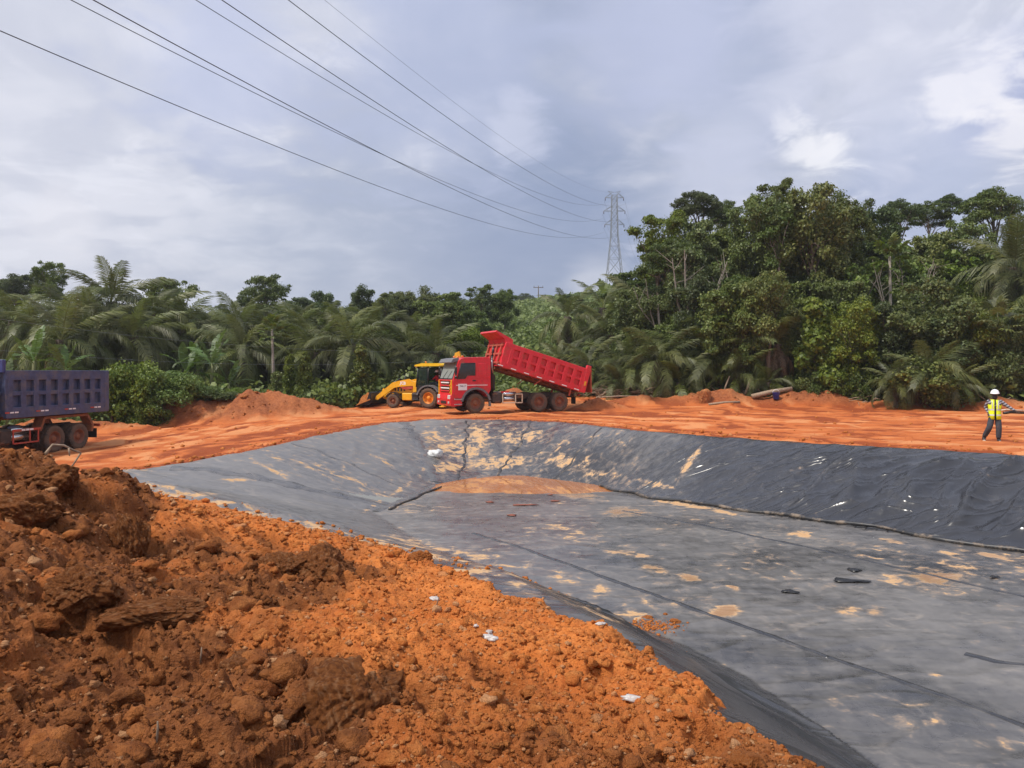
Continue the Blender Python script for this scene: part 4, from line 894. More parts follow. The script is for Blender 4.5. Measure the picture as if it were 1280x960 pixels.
    if sign:
        q = MB(); q.box((fx + .82, ww + .022, 1.50), (.52, .014, .36), .003); sg_ = q.build('door_sign', M['white'], cab)
        text_mesh('lettering', 'TRK17', .13, M['print'], sg_, LEFT_FACE(fx + .82, ww + .031, 1.54), .001, .002)
    for y in (-.7, 0, .7):
        q = MB(); q.box((x1 - .78, y, zt + .06), (.14, .12, .09), .03); q.build('roof_lamp', M['orange'], cab)
    # behind the cab: stack, air intake, tanks, guards
    q = MB(); q.tube([(x0 - .16, .95, .9), (x0 - .16, .95, 2.9), (x0 - .20, .95, 3.05)], [.09, .09, .07], 10); q.build('intake_stack', M['blackp'], T)
    q = MB(); q.box((x0 - .22, .62, 1.75), (.36, .55, .95), .06); q.build('air_filter', M['blackp'], T)
    q = MB(); q.tube([(x0 - .18, 1.05, 2.3), (x0 - .10, 1.10, 2.6), (x0 - .10, 1.10, 3.02)], .045, 8); q.build('hose', M['steel'], T)
    tk = MB(); tk.box((x0 - .42, .98, .84), (.62, .46, .62), .08); tk.build('battery_box', M['under'], T)
    tk = MB(); tk.tube([(x0 - 1.62, .98, 1.06), (x0 - .82, .98, 1.06)], .13, 14); tk.tube([(x0 - 1.62, .98, .78), (x0 - .82, .98, .78)], .13, 14); tk.build('air_tank', M['chrome'], T)
    tk = MB(); tk.box((x0 - .95, 1.02, 1.18), (.5, .1, .1), .02); tk.build('tank_strap', P, T)
    gd = MB(); gx0, gx1 = x0 - 1.95, x0 - .72
    for a, b in (((gx0, .56), (gx1, .56)), ((gx0, 1.06), (gx0, .56)), ((gx1, 1.06), (gx1, .56)), ((gx0, 1.06), (gx0 + .42, 1.06)), ((gx0 + .42, 1.06), (gx0 + .42, .56))):
        cx_, cz_ = (a[0] + b[0]) / 2, (a[1] + b[1]) / 2; gd.box((cx_, 1.24, cz_), (abs(a[0] - b[0]) + .06, .04, abs(a[1] - b[1]) + .06), .008)
    gd.build('side_guard', M['cream'] if sign else M['redworn'], T)
    if not sign:
        q = MB(); q.box((gx0 + .6, 1.27, 1.07), (1.4, .02, .09), .003); q.build('guard_rail', M['redworn'], T)
        for k in range(3): q = MB(); q.box((gx0 + .38 + .2 * k, 1.283, 1.07), (.17, .01, .07)); q.build('reflector', M['white'], T)
    tk = MB(); tk.box((x0 - .9, -.95, .85), (1.3, .5, .6), .1); tk.build('fuel_tank', M['steel'], T)
    for sg in (1, -1):
        if sign: continue
        q = MB(); pl = [(1.45, .95), (1.25, 1.42), (-1.1, 1.42), (-1.38, 1.0), (-1.34, .72), (-1.44, .72), (-1.50, 1.02), (-1.16, 1.52), (1.32, 1.52), (1.58, .95)]
        q.prism(pl, sg * .82, sg * 1.24); q.build('rear_mudguard', M['rust'], T)
    # tipping bed about its rear hinge
    hx, hz = -1.55, 1.12; B = MB(); b0, b1 = -2.25 - hx, fx - 1.16 - hx; z0, z1 = bed_z - hz, bed_z - hz + side_h; hw = 1.24; th = .06
    B.box(((b0 + b1) / 2, 0, z0 + .06), (b1 - b0, 2 * hw, .10), .01)
    for y in (-hw + th / 2, hw - th / 2): B.box(((b0 + b1) / 2, y, (z0 + z1) / 2 + .06), (b1 - b0, th, side_h - .10), .0)
    B.box((b1 - th / 2, 0, (z0 + z1) / 2 + .06), (th, 2 * hw - .13, side_h - .10), .0)
    bed = B.build('tipper_bed', P, T); bed.location = (hx, 0, hz); bed.rotation_euler = (0, math.radians(-tip), 0)
    sub = MB()
    for y in (-.45, .45): sub.box(((b0 + b1) / 2 + .1, y, z0 - .08), (b1 - b0 - .3, .12, .18), .01)
    for k in range(9): sub.box((b0 + .4 + k * (b1 - b0 - .6) / 8, 0, z0 - .03), (.10, 2.3, .10), .01)
    sub.build('underframe', M['rust'], bed)
    nb = 8; inset = .52 if sign else .22; pitch = (b1 - b0 - inset - .38) / nb; xs = [b0 + .38 + pitch * k for k in range(nb + 1)]
    for sg in (1, -1):
        Y = sg * (hw + .05); rib = .26
        q = MB(); q.box(((b0 + b1) / 2, Y + .012 * sg, z1 - (.10 if sign else .15)), (b1 - b0, .16, .28 if sign else .38), .015); q.build('top_rail', P, bed)
        q = MB(); q.box(((b0 + b1) / 2, Y + .014 * sg, z0 + .15), (b1 - b0 - .02, .16, .32 if sign else .42), .015); q.build('bottom_rail', P, bed)
        q = MB(); q.box(((b0 + b1) / 2, Y + .010 * sg, z0 + (.73 if sign else .89)), (b1 - b0 - .3, .13, .17), .012); q.build('middle_rail', P, bed)
        for k, x in enumerate(xs):
            q = MB(); q.box((x, Y + .018 * sg, (z0 + z1) / 2 + .03), (rib, .155, side_h - .36), .018); q.build('side_rib', P, bed)
        q = MB(); q.box((b1 - (inset) / 2 + .05, Y + .008 * sg, (z0 + z1) / 2), (inset - .08, .13, side_h - .32), .015); q.build('front_corner', P, bed)
        q = MB(); q.box((b0 + .13, Y + .022 * sg, (z0 + z1) / 2 + (.13 if sign else 0)), (.30, .17, side_h + (.24 if sign else .0)), .02); q.build('rear_post', P, bed)
        for k in range(7 if sign else 4):
            q = MB(); x = b0 + .6 + k * (.86 if sign else 1.5); q.box((x, Y + .098 * sg, z0 + (.06 if sign else .16)), (.34 if sign else .17, .01, .055), .002); q.build('reflector', M['white'], bed)
            if not sign: q = MB(); q.box((x + .22, Y + .098 * sg, z0 + .16), (.17, .01, .055), .002); q.build('reflector', M['white'], bed); q = MB(); q.box((x + .44, Y + .098 * sg, z0 + .16), (.2, .01, .055), .002); q.build('red_reflector', M['redworn'], bed)
        if sign:
            q = MB(); q.box((b0 + .14, Y + .11 * sg, z0 + .55), (.12, .012, .26), .003); q.build('yellow_reflector', M['yellow'], bed)
            q = MB(); q.tube([(b0 + 2.95, Y, z0 - .02), (b0 + 3.3, Y - .1 * sg, z0 - .42)], .035, 6); q.build('prop_stay', M['redworn'], bed)
            q = MB(); q.box((b0 + .9, Y - .08 * sg, z0 - .2), (.1, .08, .45), .01); q.build('latch_arm', M['redworn'], bed)
    for k in range(4): q = MB(); q.box((b1 + .06, -hw + .25 + k * (2 * hw - .5) / 3, (z0 + z1) / 2), (.12, .14, side_h - .1), .015); q.build('front_rib', Wn, bed)
    for k in range(3): q = MB(); q.box((b1 + .05, 0, z0 + .2 + k * (side_h - .35) / 2), (.10, 2 * hw - .1, .12), .015); q.build('front_rail', Wn, bed)
    if sign:
        cn = MB(); cn.prism([(b1 + .02, z1 - .04), (b1 + .10, z1 + .20), (b1 + .74, z1 + .42), (b1 + .72, z1 + .52), (b1 - .42, z1 + .30), (b1 - .48, z1 - .02)], -hw - .02, hw + .02); cn.build('cab_protector', P, bed)
    else:
        cn = MB(); cn.box((b1 + .03, 0, z1 + .2), (.16, 2 * hw + .2, .5), .02); cn.build('headboard', M['bluedeep'], bed)
    tg = MB(); tgx = b0 - .08
    tg.box((0, 0, -side_h / 2), (.08, 2 * hw - .02, side_h), .01)
    for y in (-.95, -.32, .32, .95): tg.box((-.07, y, -side_h / 2), (.08, .16, side_h - .1), .015)
    for z in (-.12, -side_h + .12): tg.box((-.065, 0, z), (.07, 2 * hw - .1, .16), .015)
    tgo = tg.build('tailgate', Wn, bed); tgo.location = (tgx, 0, z1 + (.1 if sign else 0)); tgo.rotation_euler = (0, math.radians(tip + 2) if sign else 0, 0)
    hc = MB(); top = bed.matrix_local @ Vector((b1 - .35, 0, z0)) if False else Matrix.Translation((hx, 0, hz)) @ Matrix.Rotation(math.radians(-tip), 4, 'Y') @ Vector((b1 + .16, 0, z1 - .25 if sign else z0 + .4))
    ft = Vector((x0 - .34, 0, 1.05)); 
    hc.tube([ft, ft.lerp(top, .5)], .11, 12); hc.tube([ft.lerp(top, .48), ft.lerp(top, .8)], .085, 12); hc.tube([ft.lerp(top, .78), top], .065, 12); hc.build('lift_cylinder', M['blackp'], T)
    for y in (-.9, .9):
        q = MB(); q.box((-1.75, y, .62), (.03, .56, .42), .01); q.build('mud_flap', M['black'], T)
        q = MB(); q.box((-2.1, y, .95), (.06, .34, .12), .02); q.build('tail_light', M['redworn'], T)
    return T, bed, (b0, b1, z0, z1, hw)
def mound_mesh(l, w, h, seed, n=46, br=.12):
    u = np.linspace(-1, 1, n); A, Bq = np.meshgrid(u, u); x, y = A.ravel() * l / 2, Bq.ravel() * w / 2
    e = np.clip(1 - np.maximum(np.abs(A), np.abs(Bq)).ravel() ** 3, 0, 1)
    c, i = cells(x * 4, y * 4, seed); z = h * e * (.75 + .4 * fbm(x * .7, y * .7, 4, seed)) + e * (.09 * fbm(x * 2.5, y * 2.5, 4, seed + 1) + .07 * np.sqrt(np.clip(1 - (c / .5) ** 2, 0, 1)) * (i > .4))
    idx = np.arange(n - 1)[:, None] * n + np.arange(n - 1)[None]; F = np.stack([idx, idx + 1, idx + n + 1, idx + n], -1).reshape(-1, 4)
    return np_mesh('soil_load', np.stack([x, y, z], -1), F, M['crumb'], dict(brown=np.full(len(x), br), pale=np.zeros(len(x))), True)
YR = math.radians(203.5)
red, rbed, (b0, b1, z0, z1, hw) = dump_truck('dump_truck', 'red dump truck with its bed tipped up beside the yellow loader', (1.76, 46.25, gz(1.76, 45.4)), YR, 'red', 'redworn', 16.2, 1.42, 1.28)
load = ob('soil_load', mound_mesh(b1 - b0 - .25, 2 * hw - .16, .36, 3)); tag(load, 'orange earth heaped in the raised red truck bed', 'earth load')
load.matrix_world = Matrix.Translation(red.location) @ Matrix.Rotation(YR, 4, 'Z') @ Matrix.Translation(rbed.location) @ Matrix.Rotation(math.radians(-16.2), 4, 'Y') @ Matrix.Translation(((b0 + b1) / 2 - .2, 0, z1 - .22))
YB = math.radians(260)
blu, bbed, (b0, b1, z0, z1, hw) = dump_truck('dump_truck', 'dusty blue dump truck parked at the left by the bushes, its bed down', (-19.98, 32.37, -.80), YB, 'blue', 'blue', 0.0, 1.74, 1.62, striped=False, sign=False, fx=4.5)
# ------------------------------------------------------------------ backhoe loader
def backhoe(loc, yaw):
    T = empty('backhoe_loader', loc, yaw); tag(T, 'yellow backhoe loader behind the red truck, earth in its front bucket', 'loader')
    Yl, K = M['yellow'], M['blackp']; WB = 2.54; RR, RF = .66, .45
    for y, g in ((.86, 1), (-.86, -1)):
        wheel(T, 'rear_wheel', (0, y, RR), RR, .44, 'tyre', 'rimy', 'dish', rr=.54, lugs=18, lug_h=.035, mirror=g, lug_slant=.16); wheel(T, 'front_wheel', (WB, y, RF), RF, .30, 'tyre', 'rim', 'dish', rr=.5, lugs=16, lug_h=.025, mirror=g)
    c = MB(); c.box((1.1, 0, .68), (3.6, .62, .34), .03); c.tube([(0, -.8, RR), (0, .8, RR)], .14, 10); c.tube([(WB, -.8, RF), (WB, .8, RF)], .10, 10); c.box((-.75, 0, .75), (.35, 1.9, .55), .03); c.build('chassis', M['under'], T)
    h = MB(); h.prism([(.95, .92), (2.95, .92), (3.05, 1.05), (3.02, 1.34), (2.2, 1.52), (.95, 1.62)], -.40, .40); hd = h.build('bonnet', Yl, T)
    for k in range(4): q = MB(); q.box((2.0 + .22 * k, .405, 1.2), (.10, .02, .28), .004); q.build('vent', K, hd)
    q = MB(); q.box((3.06, 0, 1.15), (.05, .7, .34), .02); q.build('grille', K, hd)
    q = MB(); q.box((1.62, .62, .72), (.74, .32, .46), .04); q.build('side_tank', Yl, T)
    q = MB(); q.box((.98, .74, .76), (.46, .34, .42), .03); q.box((.98, .93, .55), (.46, .08, .05), .01); q.box((.98, .93, .85), (.46, .06, .04), .01); q.build('step_box', M['black'], T)
    for sg in (1, -1):
        q = MB(); ring = [[(WB + r * math.cos(a), RF + r * math.sin(a)) for a in np.radians(np.linspace(28, 160, 10))] for r in (RF + .06, RF + .12)]
        q.prism(ring[1] + ring[0][::-1], sg * .70, sg * 1.02); q.build('front_mudguard', K, T)
        q = MB(); ring = [[(r * math.cos(a), RR + r * math.sin(a)) for a in np.radians(np.linspace(14, 150, 14))] for r in (RR + .08, RR + .17)]
        q.prism(ring[1] + ring[0][::-1], sg * .60, sg * 1.10); q.build('rear_mudguard', M['grey'], T)
    # cab
    cb = MB(); cb.prism([(1.02, .95), (1.02, 1.42), (.55, 1.30), (-.75, 1.34), (-.82, .95)], -.66, .66); cab = cb.build('cab_base', K, T)
    for sg in (1, -1):
        for (a, b, r) in (((1.00, 1.35), (.88, 2.66), .045), ((.18, 1.32), (.16, 2.70), .04), ((-.80, 1.32), (-.72, 2.66), .045)):
            q = MB(); q.tube([(a[0], sg * .70, a[1]), (b[0], sg * .66, b[1])], r, 6); q.build('cab_post', K, cab)
        q = MB(); q.prism([(.94, 1.46), (.22, 1.40), (.20, 2.60), (.85, 2.58)], sg * .675, sg * .683); q.build('door_window', M['clear'], cab)
        q = MB(); q.prism([(.96, 1.00), (.22, .98), (.22, 1.40), (.94, 1.45)], sg * .675, sg * .70); q.build('door_panel', K, cab)
        q = MB(); q.prism([(.12, 1.40), (-.74, 1.42), (-.68, 2.58), (.12, 2.62)], sg * .675, sg * .683)
        if sg < 0: q.build('rear_side_window', M['clear'], cab)
    q = MB(); q.prism([(1.02, 1.5), (.90, 2.6), (.885, 2.6), (1.005, 1.5)], -.64, .64); q.build('front_window', M['clear'], cab)
    q = MB(); q.prism([(-.80, 1.5), (-.72, 2.6), (-.705, 2.6), (-.785, 1.5)], -.64, .64); q.build('rear_window', M['clear'], cab)
    q = MB(); q.prism([(1.12, 2.66), (1.06, 2.76), (.6, 2.86), (-.5, 2.86), (-.92, 2.78), (-.98, 2.68)], -.76, .76); q.build('roof', M['yroof'], cab)
    for sg in (1, -1):
        q = MB(); q.box((1.08, sg * .5, 2.62), (.08, .18, .12), .02); q.build('work_lamp', M['lamp'], cab)
        q = MB(); q.box((-.95, sg * .5, 2.60), (.08, .18, .12), .02); q.build('work_lamp', M['lamp'], cab)
    q = MB(); q.box((-.2, 0, 1.45), (.5, .5, .14), .05); q.box((-.42, 0, 1.85), (.14, .48, .7), .05); q.build('seat', M['black'], cab)
    q = MB(); q.tube([(.75, 0, 1.3), (.55, 0, 1.75)], .04, 8); q.lathe([(.19, -.015), (.2, 0), (.19, .015), (.17, 0), (.19, -.015)], 18, Matrix.Translation((.53, 0, 1.78)) @ Matrix.Rotation(1.2, 4, 'Z') @ Matrix.Rotation(.3, 4, 'X')); q.build('steering_wheel', K, cab)
    q = MB(); q.tube([(.45, .45, 2.86), (.45, .45, 2.98)], .05, 8); q.build('beacon', M['orange'], cab)
    # loader arms and bucket
    for sg in (1, -1):
        A = [(1.25, 1.66), (1.55, 1.86), (2.35, 1.72), (2.75, 1.62), (3.95, .72), (4.02, .52), (3.85, .48), (2.62, 1.28), (2.2, 1.36), (1.25, 1.42)]
        q = MB(); q.prism(A, sg * .52, sg * .64); arm = q.build('loader_arm', Yl, T)
        q = MB(); q.prism([(1.3, 1.42), (2.3, 1.36), (1.9, 1.18), (1.3, 1.22)], sg * .54, sg * .62); q.build('arm_web', M['redworn'], arm)
        q = MB(); q.tube([(1.5, sg * .45, 1.2), (2.7, sg * .45, 1.38)], .05, 8); q.tube([(2.6, sg * .45, 1.37), (3.1, sg * .45, 1.12)], .03, 8); q.build('lift_ram', K, arm)
        q = MB(); q.tube([(2.30, sg * .42, 1.86), (3.5, sg * .42, 1.20)], .05, 8); q.tube([(3.4, sg * .42, 1.25), (3.95, sg * .42, 1.0)], .03, 8); q.build('bucket_ram', K, arm)
        q = MB(); q.prism([(3.40, 1.22), (3.50, 1.24), (3.62, .98), (4.10, .62), (4.02, .54), (3.52, .90)], sg * .44, sg * .50); q.build('tilt_lever', Yl, arm)
        q = MB(); q.box((1.12, sg * .58, 1.36), (.28, .16, .68), .02); q.build('arm_tower', Yl, T)
    text_mesh('lettering', 'JCB', .26, M['white'], T, LEFT_FACE(1.98, .643, 1.58) @ Matrix.Rotation(-.10, 4, 'Z'), .002, .012)
    q = MB(); pb = [(4.02, .32), (4.06, .95), (4.18, 1.02), (4.22, .98), (4.13, .86), (4.12, .42), (4.30, .24), (4.95, .18), (4.98, .14), (4.25, .16)]
    q.prism(pb, -1.08, 1.08)
    for y in (-1.08, 1.05): q.prism([(4.06, .34), (4.10, .98), (4.22, .90), (4.40, .42), (4.92, .20), (4.3, .19)], y, y + .03)
    q.build('front_bucket', K, T)
    # backhoe at the rear
    q = MB(); q.box((-1.0, 0, .95), (.16, 2.1, .5), .02); q.build('rear_frame', Yl, T)
    for sg in (1, -1):
        q = MB(); q.box((-1.0, sg * .98, .62), (.18, .16, .9), .02); q.box((-1.0, sg * .98, .14), (.36, .32, .06), .01); q.build('stabiliser', Yl, T)
    q = MB(); q.prism([(-1.05, .7), (-1.05, 1.2), (-1.45, 1.25), (-1.5, .75)], -.2, .2); q.build('slew_post', Yl, T)
    q = MB(); q.prism([(-1.30, .95), (-1.10, 1.8), (-1.22, 2.7), (-1.42, 3.46), (-1.62, 3.42), (-1.50, 2.65), (-1.52, 1.8), (-1.50, 1.0)], -.12, .12); bo = q.build('boom', Yl, T)
    q = MB(); q.prism([(-1.40, 3.50), (-1.70, 3.62), (-2.15, 2.1), (-2.2, 1.45), (-2.05, 1.45), (-1.9, 2.1)], -.10, .10); q.build('dipper', Yl, T)
    q = MB(); q.tube([(-1.2, 0, 1.5), (-1.12, 0, 2.6)], .06, 8); q.tube([(-1.12, 0, 2.5), (-1.3, 0, 3.3)], .035, 8); q.build('boom_ram', K, bo)
    q = MB(); q.prism([(-2.2, 1.5), (-2.0, 1.45), (-1.85, 1.2), (-1.8, .85), (-2.1, .62), (-2.35, .75), (-2.30, .80), (-2.12, .72), (-1.92, .92), (-2.05, 1.25)], -.3, .3); q.build('rear_bucket', K, T)
    q = MB(); q.tube([(2.3, -.28, 1.5), (2.3, -.28, 2.05)], .04, 8); q.build('exhaust', K, T)
    return T
YJ = math.radians(180 - 19.5); JL = (-4.93, 48.8, gz(-4.93, 48.5) - .02)
jcb = backhoe(JL, YJ)
jm = Matrix.Translation(JL) @ Matrix.Rotation(YJ, 4, 'Z')
bl = ob('soil_load', mound_mesh(1.15, 2.3, .62, 5, 30, .65)); tag(bl, 'reddish earth heaped in the front bucket of the yellow loader', 'earth load'); bl.matrix_world = jm @ Matrix.Translation((4.62, 0, .30)) @ Matrix.Rotation(.35, 4, 'Y')
# ================================================================== people
def skin_mesh(name, nodes, edges, mat, sub=2, root=None):
    names = list(nodes); me = bpy.data.meshes.new(name); me.from_pydata([nodes[k][0] for k in names], [(names.index(a), names.index(b)) for a, b in edges], [])
    o = bpy.data.objects.new(name, me); COL.objects.link(o); o.modifiers.new('skin', 'SKIN'); s = o.modifiers.new('sub', 'SUBSURF'); s.levels = sub; s.render_levels = sub
    for i, k in enumerate(names):
        r = nodes[k][1]; sv = me.skin_vertices[0].data[i]; sv.radius = (r, r) if not hasattr(r, '__len__') else r; sv.use_root = (k == (root or names[0]))
    dg = bpy.context.evaluated_depsgraph_get(); dg.update(); m2 = bpy.data.meshes.new_from_object(o.evaluated_get(dg)); bpy.data.objects.remove(o)
    m2.name = name; m2.materials.clear(); m2.materials.append(mat)
    m2.polygons.foreach_set('use_smooth', np.ones(len(m2.polygons), bool)); return m2
M['skin'] = simple('dark_skin', (.045, .022, .013), .5, var=.1); M['hivis'] = simple('hi_vis_yellow', (.78, .95, .012), .6, var=.06, bump=.15, scale=20)
M['silver'] = simple('reflective_tape', (.55, .56, .54), .3); M['helmet'] = simple('white_helmet', (.82, .82, .82), .3, var=.03); M['trouser'] = simple('grey_trousers', (.048, .057, .072), .85, bump=.3, scale=12, dirt=DUST, dirt_k=.08)
M['shoe'] = simple('dark_boot', (.03, .028, .03), .6); M['sole'] = simple('pale_sole', (.5, .42, .34), .7); M['redshirt'] = simple('red_shirt', (.50, .012, .02), .8); M['mask'] = simple('dark_face_mask', (.025, .02, .022), .8)
def stripes_mat():
    m, nt, b, o = material('striped_shirt'); q = NT(nt); z = q.n('ShaderNodeSeparateXYZ'); q.put(z.inputs[0], q.map(q.coord(), rot=(0, .5, 0)))
    k = q.ramp(q.math('PINGPONG', q.math('MULTIPLY', z.outputs[2], 22), 1), .45, .55); q.put(b.inputs['Base Color'], q.mix(k, (.06, .06, .075), (.34, .34, .38))); b.inputs['Roughness'].default_value = .85; return m
M['stripes'] = stripes_mat()
def hand(nodes, edges, wrist, tip, side, pre, k=1.0):
    """palm plus four unequal bent fingers and a thumb from the side of the palm"""
    w, t = Vector(wrist), Vector(tip); d = (t - w).normalized(); s = Vector(side).normalized(); n = d.cross(s)
    pm = w + d * .075 * k; nodes[pre + 'palm'] = (tuple(pm), (.036 * k, .018 * k)); edges.append((pre + 'wrist', pre + 'palm'))
    for i, (o, L_) in enumerate(((-.030, .070), (-.010, .082), (.010, .078), (.029, .062))):
        a = pm + s * o * k + d * .028 * k; b = a + d * L_ * .5 * k + n * .010 * k; c = b + d * L_ * .42 * k + n * .026 * k; last = pre + 'palm'
        for j, p in enumerate((a, b, c)):
            nm = f'{pre}f{i}{j}'; nodes[nm] = (tuple(p), (.0095 - .001 * j) * k); edges.append((last, nm)); last = nm
    a = pm - s * .040 * k - d * .03 * k; b = a - s * .022 * k + d * .03 * k; c = b + d * .03 * k + n * .012 * k; last = pre + 'palm'
    for j, p in enumerate((a, b, c)): nm = f'{pre}t{j}'; nodes[nm] = (tuple(p), (.011 - .001 * j) * k); edges.append((last, nm)); last = nm
def head_nodes(nodes, edges, neck, top, face, pre=''):
    """skull, jaw, nose, brow, ears on the neck; face = direction the person looks"""
    n, t, f = Vector(neck), Vector(top), Vector(face).normalized(); up = (t - n).normalized(); sd = up.cross(f)
    c = n.lerp(t, .55)
    for nm, p, r, par in (('skull', c + up * .03, .088, 'neck'), ('crown', c + up * .085 - f * .005, .074, 'skull'), ('jaw', c - up * .055 + f * .035, .056, 'skull'), ('nose', c + f * .096 + up * .0, .013, 'skull'), ('browl', c + f * .078 + sd * .03 + up * .03, .016, 'skull'), ('browr', c + f * .078 - sd * .03 + up * .03, .016, 'skull'),
                          ('mouth', c + f * .082 - up * .05, .018, 'jaw'), ('earl', c + sd * .090, .017, 'skull'), ('earr', c - sd * .090, .017, 'skull')):
        nodes[pre + nm] = (tuple(p), r); edges.append((pre + par, pre + nm))
def helmet(parent, c, R=.135, face=(0, -1, 0)):
    q = MB(); prof = [(.001, R * 1.05), (R * .45, R * .98), (R * .8, R * .7), (R * .98, R * .3), (R * 1.02, 0), (R * 1.12, -.008), (R * 1.10, -.016), (R * .95, -.01)]
    Mx = Matrix.Translation(c) @ Matrix.Rotation(math.pi / 2, 4, 'X'); q.lathe(prof, 22, Mx)
    a = math.atan2(face[1], face[0]); pk = [(math.cos(a + t) * R * r, math.sin(a + t) * R * r) for t, r in ((-.75, 1.02), (-.5, 1.28), (-.2, 1.42), (.2, 1.42), (.5, 1.28), (.75, 1.02))]
    q.add([(c[0] + p[0], c[1] + p[1], c[2] + z) for z in (-.022, -.008) for p in pk], [(0, 1, 2, 3, 4, 5), (11, 10, 9, 8, 7, 6)] + [(i, (i + 1) % 6, 6 + (i + 1) % 6, 6 + i) for i in range(6)], True)
    q.tube([(c[0], c[1] - R * .0, c[2] + R * 1.06), (c[0] + .001, c[1] + R * .6, c[2] + R * .88)], .012, 6)
    return q.build('helmet', M['helmet'], parent)
def worker(loc, rz):
    """walks towards the camera: right leg forward, left arm held out, right arm bent back at the elbow; local -y is his front, his left is +x"""
    nd, ed = {}, []
    def put(n, p, r, par=None):
        nd[n] = (p, r)
        if par: ed.append((par, n))
    put('pelvis', (0, 0, .93), (.135, .10)); put('waist', (0, .0, 1.10), (.125, .095), 'pelvis'); put('chest', (0, -.01, 1.30), (.15, .11), 'waist'); put('upchest', (0, .0, 1.42), (.12, .09), 'chest'); put('neck', (0, -.01, 1.53), .055, 'upchest')
    head_nodes(nd, ed, (0, -.01, 1.53), (0, -.03, 1.74), (-.05, -1, -.08))
    put('lsh', (.185, .0, 1.42), .062, 'upchest'); put('lel', (.40, -.03, 1.255), .042, 'lsh'); put('lwrist', (.60, -.12, 1.12), .028, 'lel'); hand(nd, ed, (.60, -.12, 1.12), (.74, -.19, 1.04), (.2, .5, .9), 'l')
    put('rsh', (-.185, .0, 1.42), .062, 'upchest'); put('rel', (-.27, .14, 1.22), .042, 'rsh'); put('rwrist', (-.20, .0, 1.03), .028, 'rel'); hand(nd, ed, (-.20, .0, 1.03), (-.19, -.08, .93), (.3, -.9, .2), 'r')
    put('lhip', (.09, 0, .88), .09, 'pelvis'); put('lknee', (.12, -.04, .49), .058, 'lhip'); put('lank', (.12, .02, .10), .042, 'lknee'); put('lheel', (.12, .04, .05), .038, 'lank'); put('ltoe', (.14, -.14, .045), .034, 'lheel')
    put('rhip', (-.09, 0, .88), .09, 'pelvis'); put('rknee', (-.17, -.06, .50), .058, 'rhip'); put('rank', (-.30, .16, .16), .042, 'rknee'); put('rheel', (-.31, .19, .12), .038, 'rank'); put('rtoe', (-.31, .03, .05), .034, 'rheel')
    P = empty('person', loc, rz); tag(P, 'worker in white helmet and yellow safety vest walking on the orange track', 'person')
    ob('body', skin_mesh('body', nd, ed, M['skin']), P)
    g = lambda ks, es, k: ({n: (nd[n][0], tuple(np.array(nd[n][1]) * k) if hasattr(nd[n][1], '__len__') else nd[n][1] * k) for n in ks}, es)
    a, b = g(['upchest', 'lsh', 'lel', 'lwrist', 'rsh', 'rel', 'rwrist', 'chest', 'waist'], [('chest', 'upchest'), ('waist', 'chest'), ('upchest', 'lsh'), ('lsh', 'lel'), ('lel', 'lwrist'), ('upchest', 'rsh'), ('rsh', 'rel'), ('rel', 'rwrist')], 1.38)
    ob('shirt', skin_mesh('shirt', a, b, M['stripes']), P)
    a, b = g(['pelvis', 'waist', 'lhip', 'lknee', 'lank', 'rhip', 'rknee', 'rank'], [('pelvis', 'waist'), ('pelvis', 'lhip'), ('lhip', 'lknee'), ('lknee', 'lank'), ('pelvis', 'rhip'), ('rhip', 'rknee'), ('rknee', 'rank')], 1.30)
    a['lknee'] = (a['lknee'][0], .102); a['rknee'] = (a['rknee'][0], .102); a['lank'] = (a['lank'][0], .088); a['rank'] = (a['rank'][0], .088)
    ob('trousers', skin_mesh('trousers', a, b, M['trouser']), P)
    for s, tz in (('l', .02), ('r', .02)):
        hl, to = Vector(nd[s + 'heel'][0]), Vector(nd[s + 'toe'][0]); an = Vector(nd[s + 'ank'][0])
        sh = ob('shoe', skin_mesh('shoe', {'h': (tuple(hl), .058), 't': (tuple(to), .048), 'a': (tuple(an + Vector((0, 0, -.01))), .052)}, [('h', 't'), ('h', 'a')], M['shoe']), P)
        q = MB(); d = (to - hl); q.tube([tuple(hl - d * .15 + Vector((0, 0, -.045))), tuple(to + d * .2 + Vector((0, 0, -.035)))], [.045, .045], 8); q.build('sole', M['sole'], sh)
    # open-fronted vest with reflective bands
    lev = ((.80, .205, .155), (.98, .195, .145), (1.14, .190, .142), (1.30, .215, .155), (1.42, .195, .135), (1.50, .125, .092)); n = 26
    def ring(z, a, b, k=1.0): return [(a * k * math.sin(t), -b * k * math.cos(t) + .0, z) for t in np.linspace(.16, 2 * math.pi - .16, n)]
    V = []; 
    for z, a_, b_ in lev: V += ring(z, a_, b_)
    FF = [(i * n + j, i * n + j + 1, (i + 1) * n + j + 1, (i + 1) * n + j) for i in range(len(lev) - 1) for j in range(n - 1)]
    V2 = [(p[0] * .94, p[1] * .94, p[2]) for p in V]; m = len(V); FF += [tuple(m + k for k in f[::-1]) for f in FF]
    FF += [(i * n, (i + 1) * n, m + (i + 1) * n, m + i * n) for i in range(len(lev) - 1)] + [(i * n + n - 1, m + i * n + n - 1, m + (i + 1) * n + n - 1, (i + 1) * n + n - 1) for i in range(len(lev) - 1)] + [(j, m + j, m + j + 1, j + 1) for j in range(n - 1)]
    vest = MB().add(V + V2, FF, True).build('vest', M['hivis'], P)
    def at(z):
        zs = [l[0] for l in lev]; return np.interp(z, zs, [l[1] for l in lev]), np.interp(z, zs, [l[2] for l in lev])
    for z in (.93, 1.12):
        a0, b0_ = at(z); a1, b1_ = at(z + .05); R0, R1 = ring(z, a0, b0_, 1.025), ring(z + .05, a1, b1_, 1.025)
        MB().add(R0 + R1, [(j, j + 1, n + j + 1, n + j) for j in range(n - 1)], True).build('reflective_band', M['silver'], vest)
